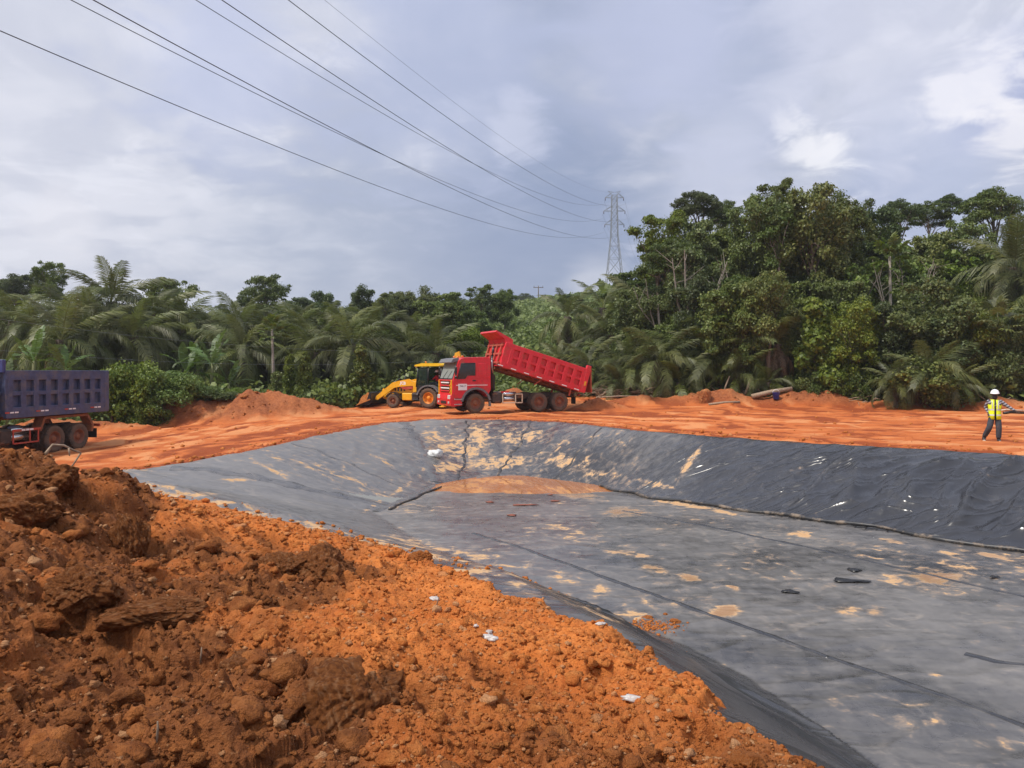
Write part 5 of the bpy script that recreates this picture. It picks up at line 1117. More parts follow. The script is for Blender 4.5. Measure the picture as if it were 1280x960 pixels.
    for sg in (-1, 1):
        pts = []
        for z in np.linspace(1.17, 1.47, 8):
            a_, b_ = at(z); x = sg * .085; pts.append((x, -b_ * math.sqrt(max(.05, 1 - (x / a_) ** 2)) * 1.03, z))
        MB().add([(p[0] - .024, p[1], p[2]) for p in pts] + [(p[0] + .024, p[1] + .002, p[2]) for p in pts], [(i, 8 + i, 9 + i, i + 1) for i in range(7)], True).build('reflective_strap', M['silver'], vest)
    q = MB(); a_, b_ = at(1.2); q.tube([(0, -.128, .82), (0, -.132, 1.2), (0, -.12, 1.44)], .018, 6); q.build('dark_front', M['mask'], P)
    helmet(P, (0, -.02, 1.725), .135, (-.05, -1, 0))
    q = MB(); q.lathe([(.001, .0), (.05, .012), (.075, .05), (.085, .09)], 12, Matrix.Translation((-.004, -.135, 1.595)) @ Matrix.Rotation(0, 4, 'X')); q.build('face_mask', M['mask'], P)
    return P
WX, WY = 17.15, 27.0
worker((WX, WY, gz(WX, WY) + .005), math.radians(-24))
def driver():
    """seated at the loader controls, facing its front (+x)"""
    nd, ed = {}, []
    def put(n, p, r, par=None):
        nd[n] = (p, r)
        if par: ed.append((par, n))
    put('pelvis', (-.22, 0, 1.58), (.12, .13)); put('chest', (-.20, 0, 1.90), (.12, .15), 'pelvis'); put('upchest', (-.18, 0, 2.04), (.09, .12), 'chest'); put('neck', (-.16, 0, 2.14), .05, 'upchest'); head_nodes(nd, ed, (-.16, 0, 2.13), (-.12, 0, 2.34), (1, .1, -.1))
    for s, y in (('l', .19), ('r', -.19)):
        put(s + 'sh', (-.17, y, 2.03), .06, 'upchest'); put(s + 'el', (.08, y * 1.25, 1.80), .042, s + 'sh'); put(s + 'wrist', (.36, y * .8, 1.82), .028, s + 'el'); hand(nd, ed, (.36, y * .8, 1.82), (.5, y * .75, 1.82), (0, -1 if y > 0 else 1, .3), s)
        put(s + 'hip', (-.15, y * .55, 1.56), .085, 'pelvis'); put(s + 'knee', (.28, y * .7, 1.60), .06, s + 'hip'); put(s + 'ank', (.42, y * .7, 1.22), .04, s + 'knee'); put(s + 'toe', (.56, y * .7, 1.17), .034, s + 'ank')
    P = empty('person', JL, YJ); tag(P, 'seated driver in white helmet and red shirt inside the yellow loader cab', 'person')
    ob('body', skin_mesh('body', nd, ed, M['skin']), P)
    g = lambda ks, k: {n: (nd[n][0], tuple(np.array(nd[n][1]) * k) if hasattr(nd[n][1], '__len__') else nd[n][1] * k) for n in ks}
    ob('shirt', skin_mesh('shirt', g(['chest', 'pelvis', 'upchest', 'lsh', 'lel', 'rsh', 'rel'], 1.25), [('pelvis', 'chest'), ('chest', 'upchest'), ('upchest', 'lsh'), ('lsh', 'lel'), ('upchest', 'rsh'), ('rsh', 'rel')], M['redshirt']), P)
    ob('trousers', skin_mesh('trousers', g(['pelvis', 'lhip', 'lknee', 'lank', 'rhip', 'rknee', 'rank'], 1.25), [('pelvis', 'lhip'), ('lhip', 'lknee'), ('lknee', 'lank'), ('pelvis', 'rhip'), ('rhip', 'rknee'), ('rknee', 'rank')], M['trouser']), P)
    helmet(P, (-.13, 0, 2.315), .135, (1, .1, 0))
driver()
# ================================================================== pylons, wires, poles
def pylon(loc, H, label, rz=0.0, r=.12, wide=.88):
    T = empty('lattice_pylon', loc, rz); tag(T, label, 'pylon', 'steel lattice pylons')
    zs = [0, .10, .28, .42, .53, .62, .69, .755, .81, .865, .92, .965]; hw = lambda t: np.interp(t, [0, .12, .62, .965], [4.6, 4.1, 1.55, 1.15]) * wide
    for sx in (-1, 1):
        for sy in (-1, 1): q = MB(); q.tube([(sx * hw(t), sy * hw(t), t * H) for t in zs], r * 1.25, 4, smooth=False); q.build('corner_leg', M['galv'], T)
    br = MB()
    for a, b in zip(zs[:-1], zs[1:]):
        A, B = hw(a), hw(b); C4 = [(-1, -1), (1, -1), (1, 1), (-1, 1)]
        for k in range(4):
            p, q_ = C4[k], C4[(k + 1) % 4]; br.tube([(p[0] * A, p[1] * A, a * H), (q_[0] * B, q_[1] * B, b * H)], r * .7, 4, smooth=False); br.tube([(q_[0] * A, q_[1] * A, a * H), (p[0] * B, p[1] * B, b * H)], r * .7, 4, smooth=False)
            br.tube([(p[0] * B, p[1] * B, b * H), (q_[0] * B, q_[1] * B, b * H)], r * .7, 4, smooth=False)
    br.build('bracing', M['galv'], T)
    tips = []
    for z, L_ in ((.715, 4.3), (.83, 4.75), (.945, 4.1)):
        for sx in (-1, 1):
            q = MB(); tip = (sx * L_ * wide, 0, z * H)
            for sy in (-1, 1): q.tube([(sx * hw(z), sy * hw(z), z * H), tip], r * .8, 4, smooth=False); q.tube([(sx * hw(z), sy * hw(z), (z + .04) * H), tip], r * .8, 4, smooth=False)
            q.build('cross_arm', M['galv'], T); tips.append(tip)
            q = MB(); q.tube([tip, (tip[0], 0, tip[2] - 1.2)], .16, 6); q.build('insulator', M['insul'], T)
    for sx in (-1, 1):
        q = MB(); q.tube([(sx * hw(.965), 0, .965 * H), (sx * 2.7 * wide, 0, H)], r * .8, 4, smooth=False); q.tube([(sx * hw(.965) * .2, 0, .99 * H), (sx * 2.7 * wide, 0, H)], r * .8, 4, smooth=False); q.build('earth_wire_peak', M['galv'], T)
    return T
PX, PY = (768 - U0) / FPX * 300, 300.0; PTOP = CAMZ - (239 - V0) / FPX * 300; PH = 46.0
pylon((PX, PY, PTOP - PH), PH, 'tall grey lattice pylon carrying the wires above the forest', 0)
P2 = ((807 - U0) / FPX * 640, 640.0, CAMZ - (322 - V0) / FPX * 640 - 46)
pylon(P2, 46, 'distant lattice pylon half hidden by trees, right of the tall one', 0, .16)
def zb(y): return 17.4 + .0851 * (y - 39) + .00033 * (y - 39) * (y - 126)
WIRES = ((36.3, 0, 0, .030, 'lowest power line crossing the sky at the left'), (45.2, -.65, 0, .030, 'power line crossing the flatter line just below it, tied to the low right arm'), (36.0, 3.65, 5.4, .030, 'flatter of the two left power lines that cross before the pylon'), (45.5, 3.1, 5.4, .030, 'steeper of the middle pair of power lines'),
         (36.6, 7.8, 11, .030, 'flatter of the middle pair of power lines, tied to the top left arm'), (44.8, 6.5, 11, .030, 'highest dark power line, alone above the middle pair'), (42.9, 10, 15.8, .013, 'thin faint earth wire above all the power lines'))
for (x0, o0, o1, r, lab) in WIRES:
    pts = []; rr = []
    for y in np.r_[np.linspace(-120, 120, 50), np.linspace(126, 300, 30)]:
        pts.append((x0 + .2395 * (y - 300), y, CAMZ + zb(y) + o0 + (o1 - o0) * (y - 45) / 255)); rr.append(r)
    q = MB(); q.tube(pts, rr, 6); tag(q.build('power_line', M['wire']), lab, 'wire', 'power lines from the pylon over the site')
for sx, L_ in ((-1, 4.3), (1, 4.3), (-1, 4.75), (1, 4.75), (-1, 4.1), (1, 4.1)):
    z = {4.3: .715, 4.75: .83, 4.1: .945}[L_]; a = Vector((PX + sx * L_, PY, PTOP - PH + z * PH - 1.2)); b = Vector((P2[0] + sx * L_, P2[1], P2[2] + z * 46 - 1.2)); pts = []
    for t in np.linspace(0, 1, 24): p = a.lerp(b, t); pts.append((p.x, p.y, p.z - 4 * 9 * t * (1 - t)))
    q = MB(); q.tube(pts, .03, 4); tag(q.build('power_line', M['wire']), ('left' if sx < 0 else 'right') + ' wire from the ' + {4.3: 'lowest', 4.75: 'middle', 4.1: 'top'}[L_] + ' arm of the tall pylon down to the distant one', 'wire', 'wires between the two pylons')
def utility_pole(u, vtop, d, label):
    x, y, zt = W(u, vtop, d); z0 = gz(x, y) - .3; T = empty('utility_pole', (x, y, z0)); h = zt - z0
    tag(T, label, 'utility pole'); q = MB(); q.tube([(0, 0, 0), (0, 0, h)], [.16, .11], 8); q.build('pole', M['bark'], T); q = MB(); q.box((0, 0, h - .5), (2.6, .14, .16), .02); q.build('cross_arm', M['bark'], T)
    for k in (-1.15, 0, 1.15): q = MB(); q.tube([(k, 0, h - .42), (k, 0, h - .02)], [.07, .05], 6); q.build('insulator', M['insul'], T)
utility_pole(673, 357, 200, 'wooden utility pole with a cross arm on the hill skyline')
for (a, b, lab) in (((-20, 396, 43), (520, 440, 55), 'upper thin wire before the palms at the left'), ((-20, 436, 42.5), (520, 452, 55), 'lower thin wire before the banana plants at the left')):
    A, B_ = Vector(W(*a)), Vector(W(*b)); q = MB(); q.tube([(lambda p, t: (p.x, p.y, p.z - 4 * .5 * t * (1 - t)))(A.lerp(B_, t), t) for t in np.linspace(-.5, 1.3, 30)], .006, 4); tag(q.build('service_wire', M['galv']), lab, 'wire')
print('vehicles', time.time() - T0)
# ================================================================== vegetation
def leaf_material(name, dark, light, hue=.03, trans=.36, attr=True):
    m, nt, b, o = material(name); q = NT(nt); oi = q.n('ShaderNodeObjectInfo').outputs['Random']; tint = q.attr('tint')
    c = q.mix(tint, dark, light)
    h = q.n('ShaderNodeHueSaturation'); q.put(h.inputs['Color'], c); q.put(h.inputs['Hue'], q.math('ADD', .5 - hue / 2, q.math('MULTIPLY', oi, hue)))
    r2 = q.math('FRACT', q.math('MULTIPLY', oi, 7.31)); q.put(h.inputs['Value'], q.math('ADD', .72, q.math('MULTIPLY', r2, .55))); q.put(h.inputs['Saturation'], q.math('ADD', .8, q.math('MULTIPLY', q.math('FRACT', q.math('MULTIPLY', oi, 3.7)), .3)))
    b.inputs['Roughness'].default_value = .45; b.inputs['Specular IOR Level'].default_value = .35; q.put(b.inputs['Base Color'], h.outputs[0])
    tr = q.n('ShaderNodeBsdfTranslucent'); q.put(tr.inputs[0], q.mix(.5, h.outputs[0], (.10, .14, .02)))
    mx = q.n('ShaderNodeMixShader'); mx.inputs[0].default_value = trans; nt.links.new(b.outputs[0], mx.inputs[1]); nt.links.new(tr.outputs[0], mx.inputs[2]); nt.links.new(mx.outputs[0], o.inputs[0]); return m
M['leaf'] = leaf_material('broad_leaves', (.092, .135, .028), (.22, .255, .050))
M['leafd'] = leaf_material('dark_leaves', (.064, .100, .030), (.140, .180, .048))
M['leafl'] = leaf_material('light_leaves', (.095, .145, .026), (.20, .25, .045))
M['blade'] = leaf_material('hill_grass', (.10, .145, .030), (.20, .245, .055))
M['leafy2'] = leaf_material('yellow_leaves', (.15, .17, .02), (.30, .30, .03))
M['palm'] = leaf_material('palm_leaflets', (.088, .108, .034), (.180, .190, .058))
M['palml'] = leaf_material('young_palm_leaflets', (.08, .105, .025), (.17, .185, .045))
M['dead'] = leaf_material('dead_fronds', (.10, .066, .034), (.22, .15, .085), .02, .15)
M['banana'] = leaf_material('banana_leaves', (.055, .11, .022), (.14, .22, .045), .02, .35)
def leaves(P, Nn, size, asp=.42, seed=0, tint=None, curl=.18):
    """diamond leaves folded along the midrib, one per point, lying roughly across the given normal"""
    r = np.random.default_rng(seed); n = len(P); Nn = Nn / (np.linalg.norm(Nn, axis=1, keepdims=True) + 1e-9)
    a = r.normal(size=(n, 3)); a[:, 2] -= .5; a -= Nn * (a * Nn).sum(1, keepdims=True); a /= np.linalg.norm(a, axis=1, keepdims=True) + 1e-9; s = np.cross(Nn, a)
    L = (np.ones(n) * size * r.uniform(.5, 1.6, n))[:, None]
    V = np.stack([P - a * L * .5, P + s * L * asp + Nn * L * .02, P + a * L * .5 - Nn * L * curl, P - s * L * asp + Nn * L * .02], 1).reshape(-1, 3)
    F = np.arange(n * 4).reshape(-1, 4); t = r.random(n) if tint is None else tint
    return V, F, np.repeat(t, 4)
def crown_points(clumps, n, seed, up=.55, shell=.35):
    r = np.random.default_rng(seed); vol = np.array([c[3] ** 2 for c in clumps]); k = r.choice(len(clumps), n, p=vol / vol.sum()); C = np.array(clumps)[k]
    d = r.normal(size=(n, 3)); d[:, 2] += .25; d /= np.linalg.norm(d, axis=1, keepdims=True); rad_ = (shell + (1 - shell) * r.random(n) ** .5)
    nz_ = 1 + .55 * fbm(d[:, 0] * 2 + k * 3.1, d[:, 1] * 2 + d[:, 2] * 2, 2, seed)
    P = C[:, :3] + d * (rad_ * nz_ * C[:, 3])[:, None] * np.stack([np.ones(n), np.ones(n), C[:, 4]], -1)
    m = r.random(n) < .30; C2 = np.array(clumps)[r.choice(len(clumps), n)]; w_ = r.random((n, 1)); mid = C[:, :3] * (1 - w_ * .5) + C2[:, :3] * w_ * .5 + r.normal(size=(n, 3)) * np.array([.25, .25, .08])     # twigs between the clumps
    P = np.where(m[:, None], mid, P)
    Nn = d * (1 - up) + np.array([0, 0, up]) + r.normal(size=(n, 3)) * .45
    t = np.clip(.5 + .28 * r.normal(size=n) + (k * 7919 % 13 / 13 - .5) * .5, 0, 1); return P, Nn, t
def limbs(mb, H, forks, tops, r0, seed, lean=.3):
    r = random.Random(seed); x = y = 0; pts = [(0, 0, -.6)]; nseg = 6
    for i in range(1, nseg + 1): x += r.uniform(-lean, lean) * .4; y += r.uniform(-lean, lean) * .4; pts.append((x, y, H * i / nseg))
    mb.tube(pts, [r0 * (1.35 if i == 0 else 1 - .55 * i / nseg) for i in range(nseg + 1)], 8, caps=False)
    for t in tops:
        k = r.randint(max(2, nseg - 3), nseg); b = Vector(pts[k]); e = Vector(t[:3]); m1 = b.lerp(e, .4) + Vector((r.uniform(-.3, .3), r.uniform(-.3, .3), .12 * (e - b).length)); m2 = b.lerp(e, .75) + Vector((r.uniform(-.2, .2), r.uniform(-.2, .2), .1))
        rb = r0 * .42 * (1 - .4 * k / nseg); mb.tube([b, m1, m2, e], [rb, rb * .7, rb * .45, rb * .2], 5, caps=False)
        for _ in range(2):
            q = m2 + Vector((r.gauss(0, 1), r.gauss(0, 1), r.uniform(.1, .8))) * t[3] * .6; mb.tube([m1.lerp(m2, .6), q], [rb * .4, rb * .1], 4, caps=False)
def tree_proto(kind, seed):
    """10 m nominal height; returns (trunk mesh, crown mesh)"""
    r = random.Random(seed); cl_ = []; leaf_m, n, size, up = 'leaf', 9000, .34, .5
    def ell(n_, z0_, z1_, zc, zr, R_, r0_, r1_, fl):
        for _ in range(n_):
            z = r.uniform(z0_, z1_); R = R_ * math.sqrt(max(.1, 1 - ((z - zc) / zr) ** 2)); a = r.uniform(0, 6.28); q = R * r.random() ** .42; k_ = r.uniform(r0_, r1_)
            cl_.append((q * math.cos(a), q * math.sin(a), z, k_, fl * r.uniform(.7, 1.2)))
    if kind == 'dense': ell(52, 2.4, 9.0, 5.6, 4.4, 3.6, .45, 1.05, .72); n, size = 26000, .19
    elif kind == 'tall': ell(40, 4.4, 9.5, 7.2, 3.4, 2.9, .30, .80, .50); n, size = 20000, .175
    elif kind == 'umbrella':     # flat sprays, sky between them
        for _ in range(64):
            a = r.uniform(0, 6.28); q = 4.3 * (r.random() ** .5); cl_.append((q * math.cos(a), q * math.sin(a), 8.9 - .10 * q * q + r.choice((-1.5, -.7, 0, .3)) + r.uniform(-.4, .4), r.uniform(.35, 1.15), .36))
        n, size, up, leaf_m = 19000, .17, .6, 'leafd'
    elif kind == 'dark': ell(44, 2.0, 9.3, 5.4, 4.7, 2.8, .40, 1.0, .75); n, size, leaf_m = 23000, .18, 'leafd'
    elif kind == 'light': ell(26, 3.4, 9.3, 6.0, 4.1, 2.8, .40, .95, .6); n, size, leaf_m = 8500, .29, 'leafl'
    elif kind == 'vine':         # stump or small tree smothered in creeper
        for _ in range(30):
            z = r.uniform(.4, 9.6); R = 2.6 * (1 - z / 11.5); a = r.uniform(0, 6.28); q = R * math.sqrt(r.random()); cl_.append((q * math.cos(a), q * math.sin(a), z, r.uniform(.5, 1.15) * (1 - .05 * z), 1.0))
        n, size, up = 13000, .29, .25
    else:
        for _ in range(30):
            a = r.uniform(0, 6.28); q = 5.2 * math.sqrt(r.random()); cl_.append((q * math.cos(a), q * math.sin(a), r.uniform(1.0, 8.0) * (1 - .07 * q), r.uniform(.9, 2.0), .85))
        n, size, leaf_m = 15000, .36, 'leafl' if kind == 'shrub' else 'leaf'
    P, Nn, t = crown_points(cl_, n, seed, up); V, F, tt = leaves(P, Nn, size, .40, seed, t)
    crown = np_mesh('crown', V, F, M[leaf_m], dict(tint=tt))
    mb = MB(); tops = cl_[:20]
    if kind in ('shrub', 'bush', 'vine'): limbs(mb, 3.5, 0, tops[:9], .16, seed)
    else: limbs(mb, 6.4 if kind in ('tall', 'umbrella') else 5.2, 0, tops, .24, seed)
    return mb.mesh('branches', M['palebark'] if kind == 'light' else M['bark']), crown
_st = [MB(), MB()]
for m_ in _st: m_.tube([(.10, .05, -.15), (.04, -.06, .35), (-.05, .03, .7), (0, 0, 1.0)], [.36, .30, .29, .31], 9, caps=False)
STEMS = [_st[0].mesh('trunk', M['bark']), _st[1].mesh('trunk', M['palebark'])]
PROTO = {}
for k, c in (('dense', 3), ('tall', 3), ('umbrella', 2), ('dark', 2), ('light', 2), ('vine', 2), ('shrub', 2), ('bush', 2)):
    PROTO[k] = [tree_proto(k, 100 + 17 * i + len(k) * 3) for i in range(c)]
print('protos', time.time() - T0)
TREES = {'tree_of': {}}
VR = random.Random(5)
NAME = dict(dense='broadleaf_tree', tall='tall_tree', umbrella='umbrella_tree', dark='dark_tree', light='pale_tree', vine='vine_covered_tree', shrub='shrub', bush='bush')
PLACES = ((-999, 'past the left frame edge'), (0, 'above the blue truck bed'), (70, 'above the blue truck tail'), (135, 'by the tallest palm'), (210, 'left of the banana plants'), (262, 'above the banana plants'), (312, 'behind the papaya tree'), (360, 'right of the papaya tree'), (420, 'above the loader bucket'), (475, 'above the loader bonnet'), (515, 'above the loader cab'), (560, 'above the red cab'),
          (612, 'above the raised bed'), (665, 'above the bed middle'), (715, 'above the bed tail'), (760, 'below the tall pylon'), (805, 'by the white forked tree'), (850, 'above the earth stump'), (900, 'above the whitish pole'), (940, 'above the thick log'), (965, 'above the blue bucket'), (1000, 'above the dark hollow'), (1055, 'left of the jutting bush'), (1105, 'above the jutting bush'), (1160, 'right of the jutting bush'), (1205, 'left of the worker'), (1235, 'above the worker'), (1283, 'past the right frame edge'))
LOOK = dict(dense='bushy green tree', tall='open layered tree', umbrella='flat-topped tree', dark='dark small-leaved tree', light='pale large-leaved tree', vine='creeper-covered tree', shrub='light green bush', bush='dark leafy bush')
def place(u): return [p for a, p in PLACES if u >= a][-1]
SEEN = {}
def spot(look, u, where):
    k = (look, place(u), where); SEEN[k] = SEEN.get(k, 0) + 1
    return look + ' ' + where + ', ' + ('', 'second ', 'third ', 'fourth ', 'further one ', 'another ')[min(SEEN[k] - 1, 5)] + place(u)
def plant(kind, u, vtop, d, wpx, label, group=None, cat=None, x=None, base_dz=-.2):
    """a tree standing at distance d, its top seen at picture height vtop, its crown wpx wide"""
    tx = (u - U0) / FPX * d if x is None else x; zt = CAMZ - (vtop - V0) / FPX * d; z0 = gz(tx, d) + base_dz; h = max(.8, zt - z0); w = wpx * d / FPX
    nomw = dict(dense=8.4, tall=6.6, umbrella=9.4, dark=7.2, light=7.0, vine=5.6, shrub=12.5, bush=12.5)[kind]; nomh = dict(dense=9.9, tall=10.1, umbrella=9.4, dark=10.0, light=9.9, vine=10.2, shrub=9.0, bush=9.2)[kind]
    br, cr_ = VR.choice(PROTO[kind]); T = empty(NAME[kind], (tx, d, z0), VR.uniform(0, 6.28)); s = w / nomw; sz = min(h / nomh, s * 1.3); lift = h - nomh * sz
    tag(T, label, cat or ('shrub' if kind in ('shrub', 'bush') else 'tree'), group)
    b_ = ob('branches', br, T); c_ = ob('crown', cr_, T)
    for o in (b_, c_): o.scale = (s, s, sz); o.location = (0, 0, lift)
    if lift > .4:
        t_ = ob('trunk', STEMS[kind == 'light'], T); t_.scale = (s, s, lift + .3); 
    return T
# ---- palms
def frond_mesh(name, L, droop, seed, mat, npair=44, wl=.85, hang=.5):
    r = np.random.default_rng(seed); n = 22; s = np.linspace(0, 1, n); ang_ = -droop * s ** 1.3
    dx, dz = np.cos(ang_) * L / (n - 1), np.sin(ang_) * L / (n - 1); x = np.r_[0, np.cumsum(dx[:-1])]; z = np.r_[0, np.cumsum(dz[:-1])]
    V, F, T = [], [], []
    for sg in (-1, 1):
        for i in range(npair):
            t = .14 + .86 * i / (npair - 1); px, pz, an = np.interp(t, s, x), np.interp(t, s, z), np.interp(t, s, ang_)
            l = wl * math.sin(math.pi * (.12 + .80 * t)) ** .7 * r.uniform(.8, 1.15); fwd = .45 + .5 * t; tx, tz = math.cos(an), math.sin(an); lift = r.uniform(-.35, .22)
            D = np.array([tx * fwd, sg * 1.0, tz * fwd + lift]); D /= np.linalg.norm(D); p = np.array([px, 0, pz]); m_ = p + D * l * .5; e = p + D * l * .92 + np.array([0, 0, -hang * l * r.uniform(.6, 1.2)])
            wv = np.array([tx, 0, tz]) * .043; b0 = len(V); V += [p - wv * .6, p + wv * .6, m_ + wv, m_ - wv, e]
            F += [[b0, b0 + 1, b0 + 2, b0 + 3], [b0 + 3, b0 + 2, b0 + 4, b0 + 4]]; T += [r.random()] * 5
    for i in range(n - 1):
        b0 = len(V); w0, w1 = .045 * (1 - .8 * s[i]), .045 * (1 - .8 * s[i + 1])
        V += [(x[i], -w0, z[i]), (x[i], w0, z[i]), (x[i + 1], w1, z[i + 1]), (x[i + 1], -w1, z[i + 1])]; F.append([b0, b0 + 1, b0 + 2, b0 + 3]); T += [.9] * 4
    me = bpy.data.meshes.new(name); me.from_pydata([tuple(p) for p in V], [], [f if f[2] != f[3] else f[:3] for f in F]); a = me.attributes.new('tint', 'FLOAT', 'POINT'); a.data.foreach_set('value', np.array(T, np.float32)); me.materials.append(M[mat]); return me
FR = {m: [frond_mesh('frond', 4.3, dr, 3 + i, m, 44, 1.0, hg) for i, (dr, hg) in enumerate(((1.0, .55), (1.6, .85), (2.1, 1.0)))] for m in ('palm', 'palml')}
FR['dead'] = [frond_mesh('dead_frond', 3.6, 1.5, 41, 'dead', 24, .7, .9), frond_mesh('dead_frond', 3.8, 2.2, 42, 'dead', 22, .6, .9)]
def palm_trunk(h, seed):
    r = random.Random(seed); q = MB(); n = max(3, int(h / .35)); pts, rr = [], []; lx_, ly_ = r.uniform(-.06, .06), r.uniform(-.06, .06)
    for i in range(n + 1): z = -.4 + (h + .4) * i / n; pts.append((lx_ * z * z / max(h, 1), ly_ * z * z / max(h, 1), z)); rr.append(.24 + (.05 if i % 2 else 0) + (.10 if z > h - 1.0 else 0))
    q.tube(pts, rr, 9, smooth=False)
    for i in range(int(h * 9)):
        z = r.uniform(max(.2, h * .3), h); a = r.uniform(0, 6.28); q.tube([(.26 * math.cos(a), .26 * math.sin(a), z), (.42 * math.cos(a), .42 * math.sin(a), z + .22)], [.06, .03], 4)
    return q.mesh('trunk', M['trunkpalm']), pts[-1]
PT = {}
def palm(u, vc, d, label, group='oil palms', nf=24, s=1.0, mat='palm', dead=3, low=-35, bare=False, x=None, name='oil_palm'):
    """oil palm whose leaf crown springs from picture height vc"""
    tx = (u - U0) / FPX * d if x is None else x; z0 = gz(tx, d); zc = CAMZ - (vc - V0) / FPX * d; h = max(.3, (zc - z0) / s); hk = round(h * 2) / 2 or .5
    if hk not in PT: PT[hk] = palm_trunk(hk, int(hk * 10) + 3)
    T = empty(name, (tx, d, zc - hk * s), VR.uniform(0, 6.28)); T.scale = (s, s, s); tag(T, label, 'palm', group); ob('trunk', PT[hk][0], T); top = Vector(PT[hk][1])
    for i in range(nf):
        t = (i + .5) / nf; el = math.radians(82 - (82 - low) * t ** .85 + VR.uniform(-7, 7)); az = i * 2.39996 + VR.uniform(-.2, .2); k = 0 if t < .3 else (1 if t < .72 else 2)
        f = ob('frond', FR[mat][k], T); f.location = top + Vector((0, 0, -.25 * t)); f.rotation_euler = Euler((VR.uniform(-.35, .35), -el, az), 'XYZ'); sc = VR.uniform(.85, 1.12) * (1.0 if t > .1 else .8); f.scale = (sc, sc, sc)
    for i in range(dead):
        f = ob('dead_frond', FR['dead'][i % 2], T); f.location = top + Vector((0, 0, -.35)); f.rotation_euler = (VR.uniform(-.3, .3), math.radians(VR.uniform(25, 60)), VR.uniform(0, 6.28)); f.scale = (.85,) * 3
    return T
# ---- bananas, papaya, pale palm-like plant, bare trees
def blade_mesh(name, L, w, droop, mat, seed, torn=True):
    r = np.random.default_rng(seed); n = 16; s = np.linspace(0, 1, n); an = -droop * s ** 1.5; x = np.r_[0, np.cumsum(np.cos(an[:-1]) * L / (n - 1))]; z = np.r_[0, np.cumsum(np.sin(an[:-1]) * L / (n - 1))]; V, F, T = [], [], []
    for i in range(n): V += [(x[i], -.012 - .03 * (1 - s[i]), z[i]), (x[i], .012 + .03 * (1 - s[i]), z[i])]; T += [1, 1]
    F += [(2 * i, 2 * i + 1, 2 * i + 3, 2 * i + 2) for i in range(n - 1)]
    for sg in (-1, 1):
        for i in range(2, n - 1):
            g = .92 if not torn or r.random() > .3 else .6; wa = w * math.sin(math.pi * min(1, (s[i] - .08) / .92)) ** .6; wb_ = w * math.sin(math.pi * min(1, max(0, (s[i + 1] - .08) / .92))) ** .6 if i < n - 2 else .02; dz_ = .25 * wa * r.uniform(.2, 1.6); b0 = len(V); x1_ = x[i] + (x[i + 1] - x[i]) * g
            V += [(x[i], 0, z[i] + .004), (x1_, 0, z[i] + (z[i + 1] - z[i]) * g + .004), (x1_ + .08, sg * wb_, z[i + 1] + .10 * w - dz_), (x[i] + .08, sg * wa, z[i] + .10 * w - dz_)]; T += [.3 + .5 * r.random()] * 4; F.append((b0, b0 + 1, b0 + 2, b0 + 3))
    me = bpy.data.meshes.new(name); me.from_pydata([tuple(map(float, p)) for p in V], [], F); a = me.attributes.new('tint', 'FLOAT', 'POINT'); a.data.foreach_set('value', np.array(T, np.float32)); me.materials.append(M[mat]); return me
BL = [blade_mesh('leaf', 2.3, .30, d_, 'banana', 5 + i) for i, d_ in enumerate((.5, 1.2, 1.9))]
qs = MB(); qs.tube([(0, 0, -.3), (0.02, 0, .8), (0, .03, 1.7)], [.15, .13, .08], 8); STEM = qs.mesh('stem', simple('banana_stem', (.13, .14, .05), .7))
def banana(u, vtop, d, label, s=1.0, n=8):
    tx = (u - U0) / FPX * d; zt = CAMZ - (vtop - V0) / FPX * d; T = empty('banana_plant', (tx, d, zt - 3.6 * s), VR.uniform(0, 6.28)); T.scale = (s, s, s); tag(T, label, 'banana plant', 'banana plants at the edge of the clearing'); ob('stem', STEM, T)
    g0 = gz(tx, d); 
    if zt - 3.6 * s > g0: q = MB(); q.tube([(0, 0, (g0 - zt + 3.6 * s) / s - .3), (0, 0, 0.1)], [.17, .15], 8); q.build('lower_stem', STEM.materials[0], T)
    for i in range(n):
        t = i / (n - 1); f = ob('leaf', BL[0 if t < .35 else (1 if t < .75 else 2)], T); f.location = (0, 0, 1.65 - .2 * t); f.rotation_euler = (VR.uniform(-.3, .3), -math.radians(80 - 55 * t + VR.uniform(-8, 8)), i * 2.4 + VR.uniform(-.3, .3)); k = VR.uniform(.85, 1.1); f.scale = (k, k, k)
    return T
def star_leaf(name, mat, L, nl, w, seed):
    """long stalk with a hand of lobes at its end"""
    r = np.random.default_rng(seed); V, F, T = [(0, -.012, 0), (0, .012, 0), (L, .01, .12 * L), (L, -.01, .12 * L)], [(0, 1, 2, 3)], [.8] * 4
    for i in range(nl):
        a = -2.3 + 4.6 * i / (nl - 1); l = w * (1 - .25 * abs(a) / 2.3); b0 = len(V); c, s = math.cos(a), math.sin(a); o = np.array([L, 0, .12 * L])
        V += [tuple(o), tuple(o + np.array([c * l * .5 - s * .09, s * l * .5 + c * .09, .03])), tuple(o + np.array([c * l, s * l, -.25 * l])), tuple(o + np.array([c * l * .5 + s * .09, s * l * .5 - c * .09, .03]))]; F.append((b0, b0 + 1, b0 + 2, b0 + 3)); T += [r.random()] * 4
    me = bpy.data.meshes.new(name); me.from_pydata([tuple(map(float, p)) for p in V], [], F); a = me.attributes.new('tint', 'FLOAT', 'POINT'); a.data.foreach_set('value', np.array(T, np.float32)); me.materials.append(M[mat]); return me
PL = star_leaf('leaf', 'leafl', .75, 9, .42, 2); PL2 = star_leaf('leaf', 'palm', 1.3, 11, .75, 4)
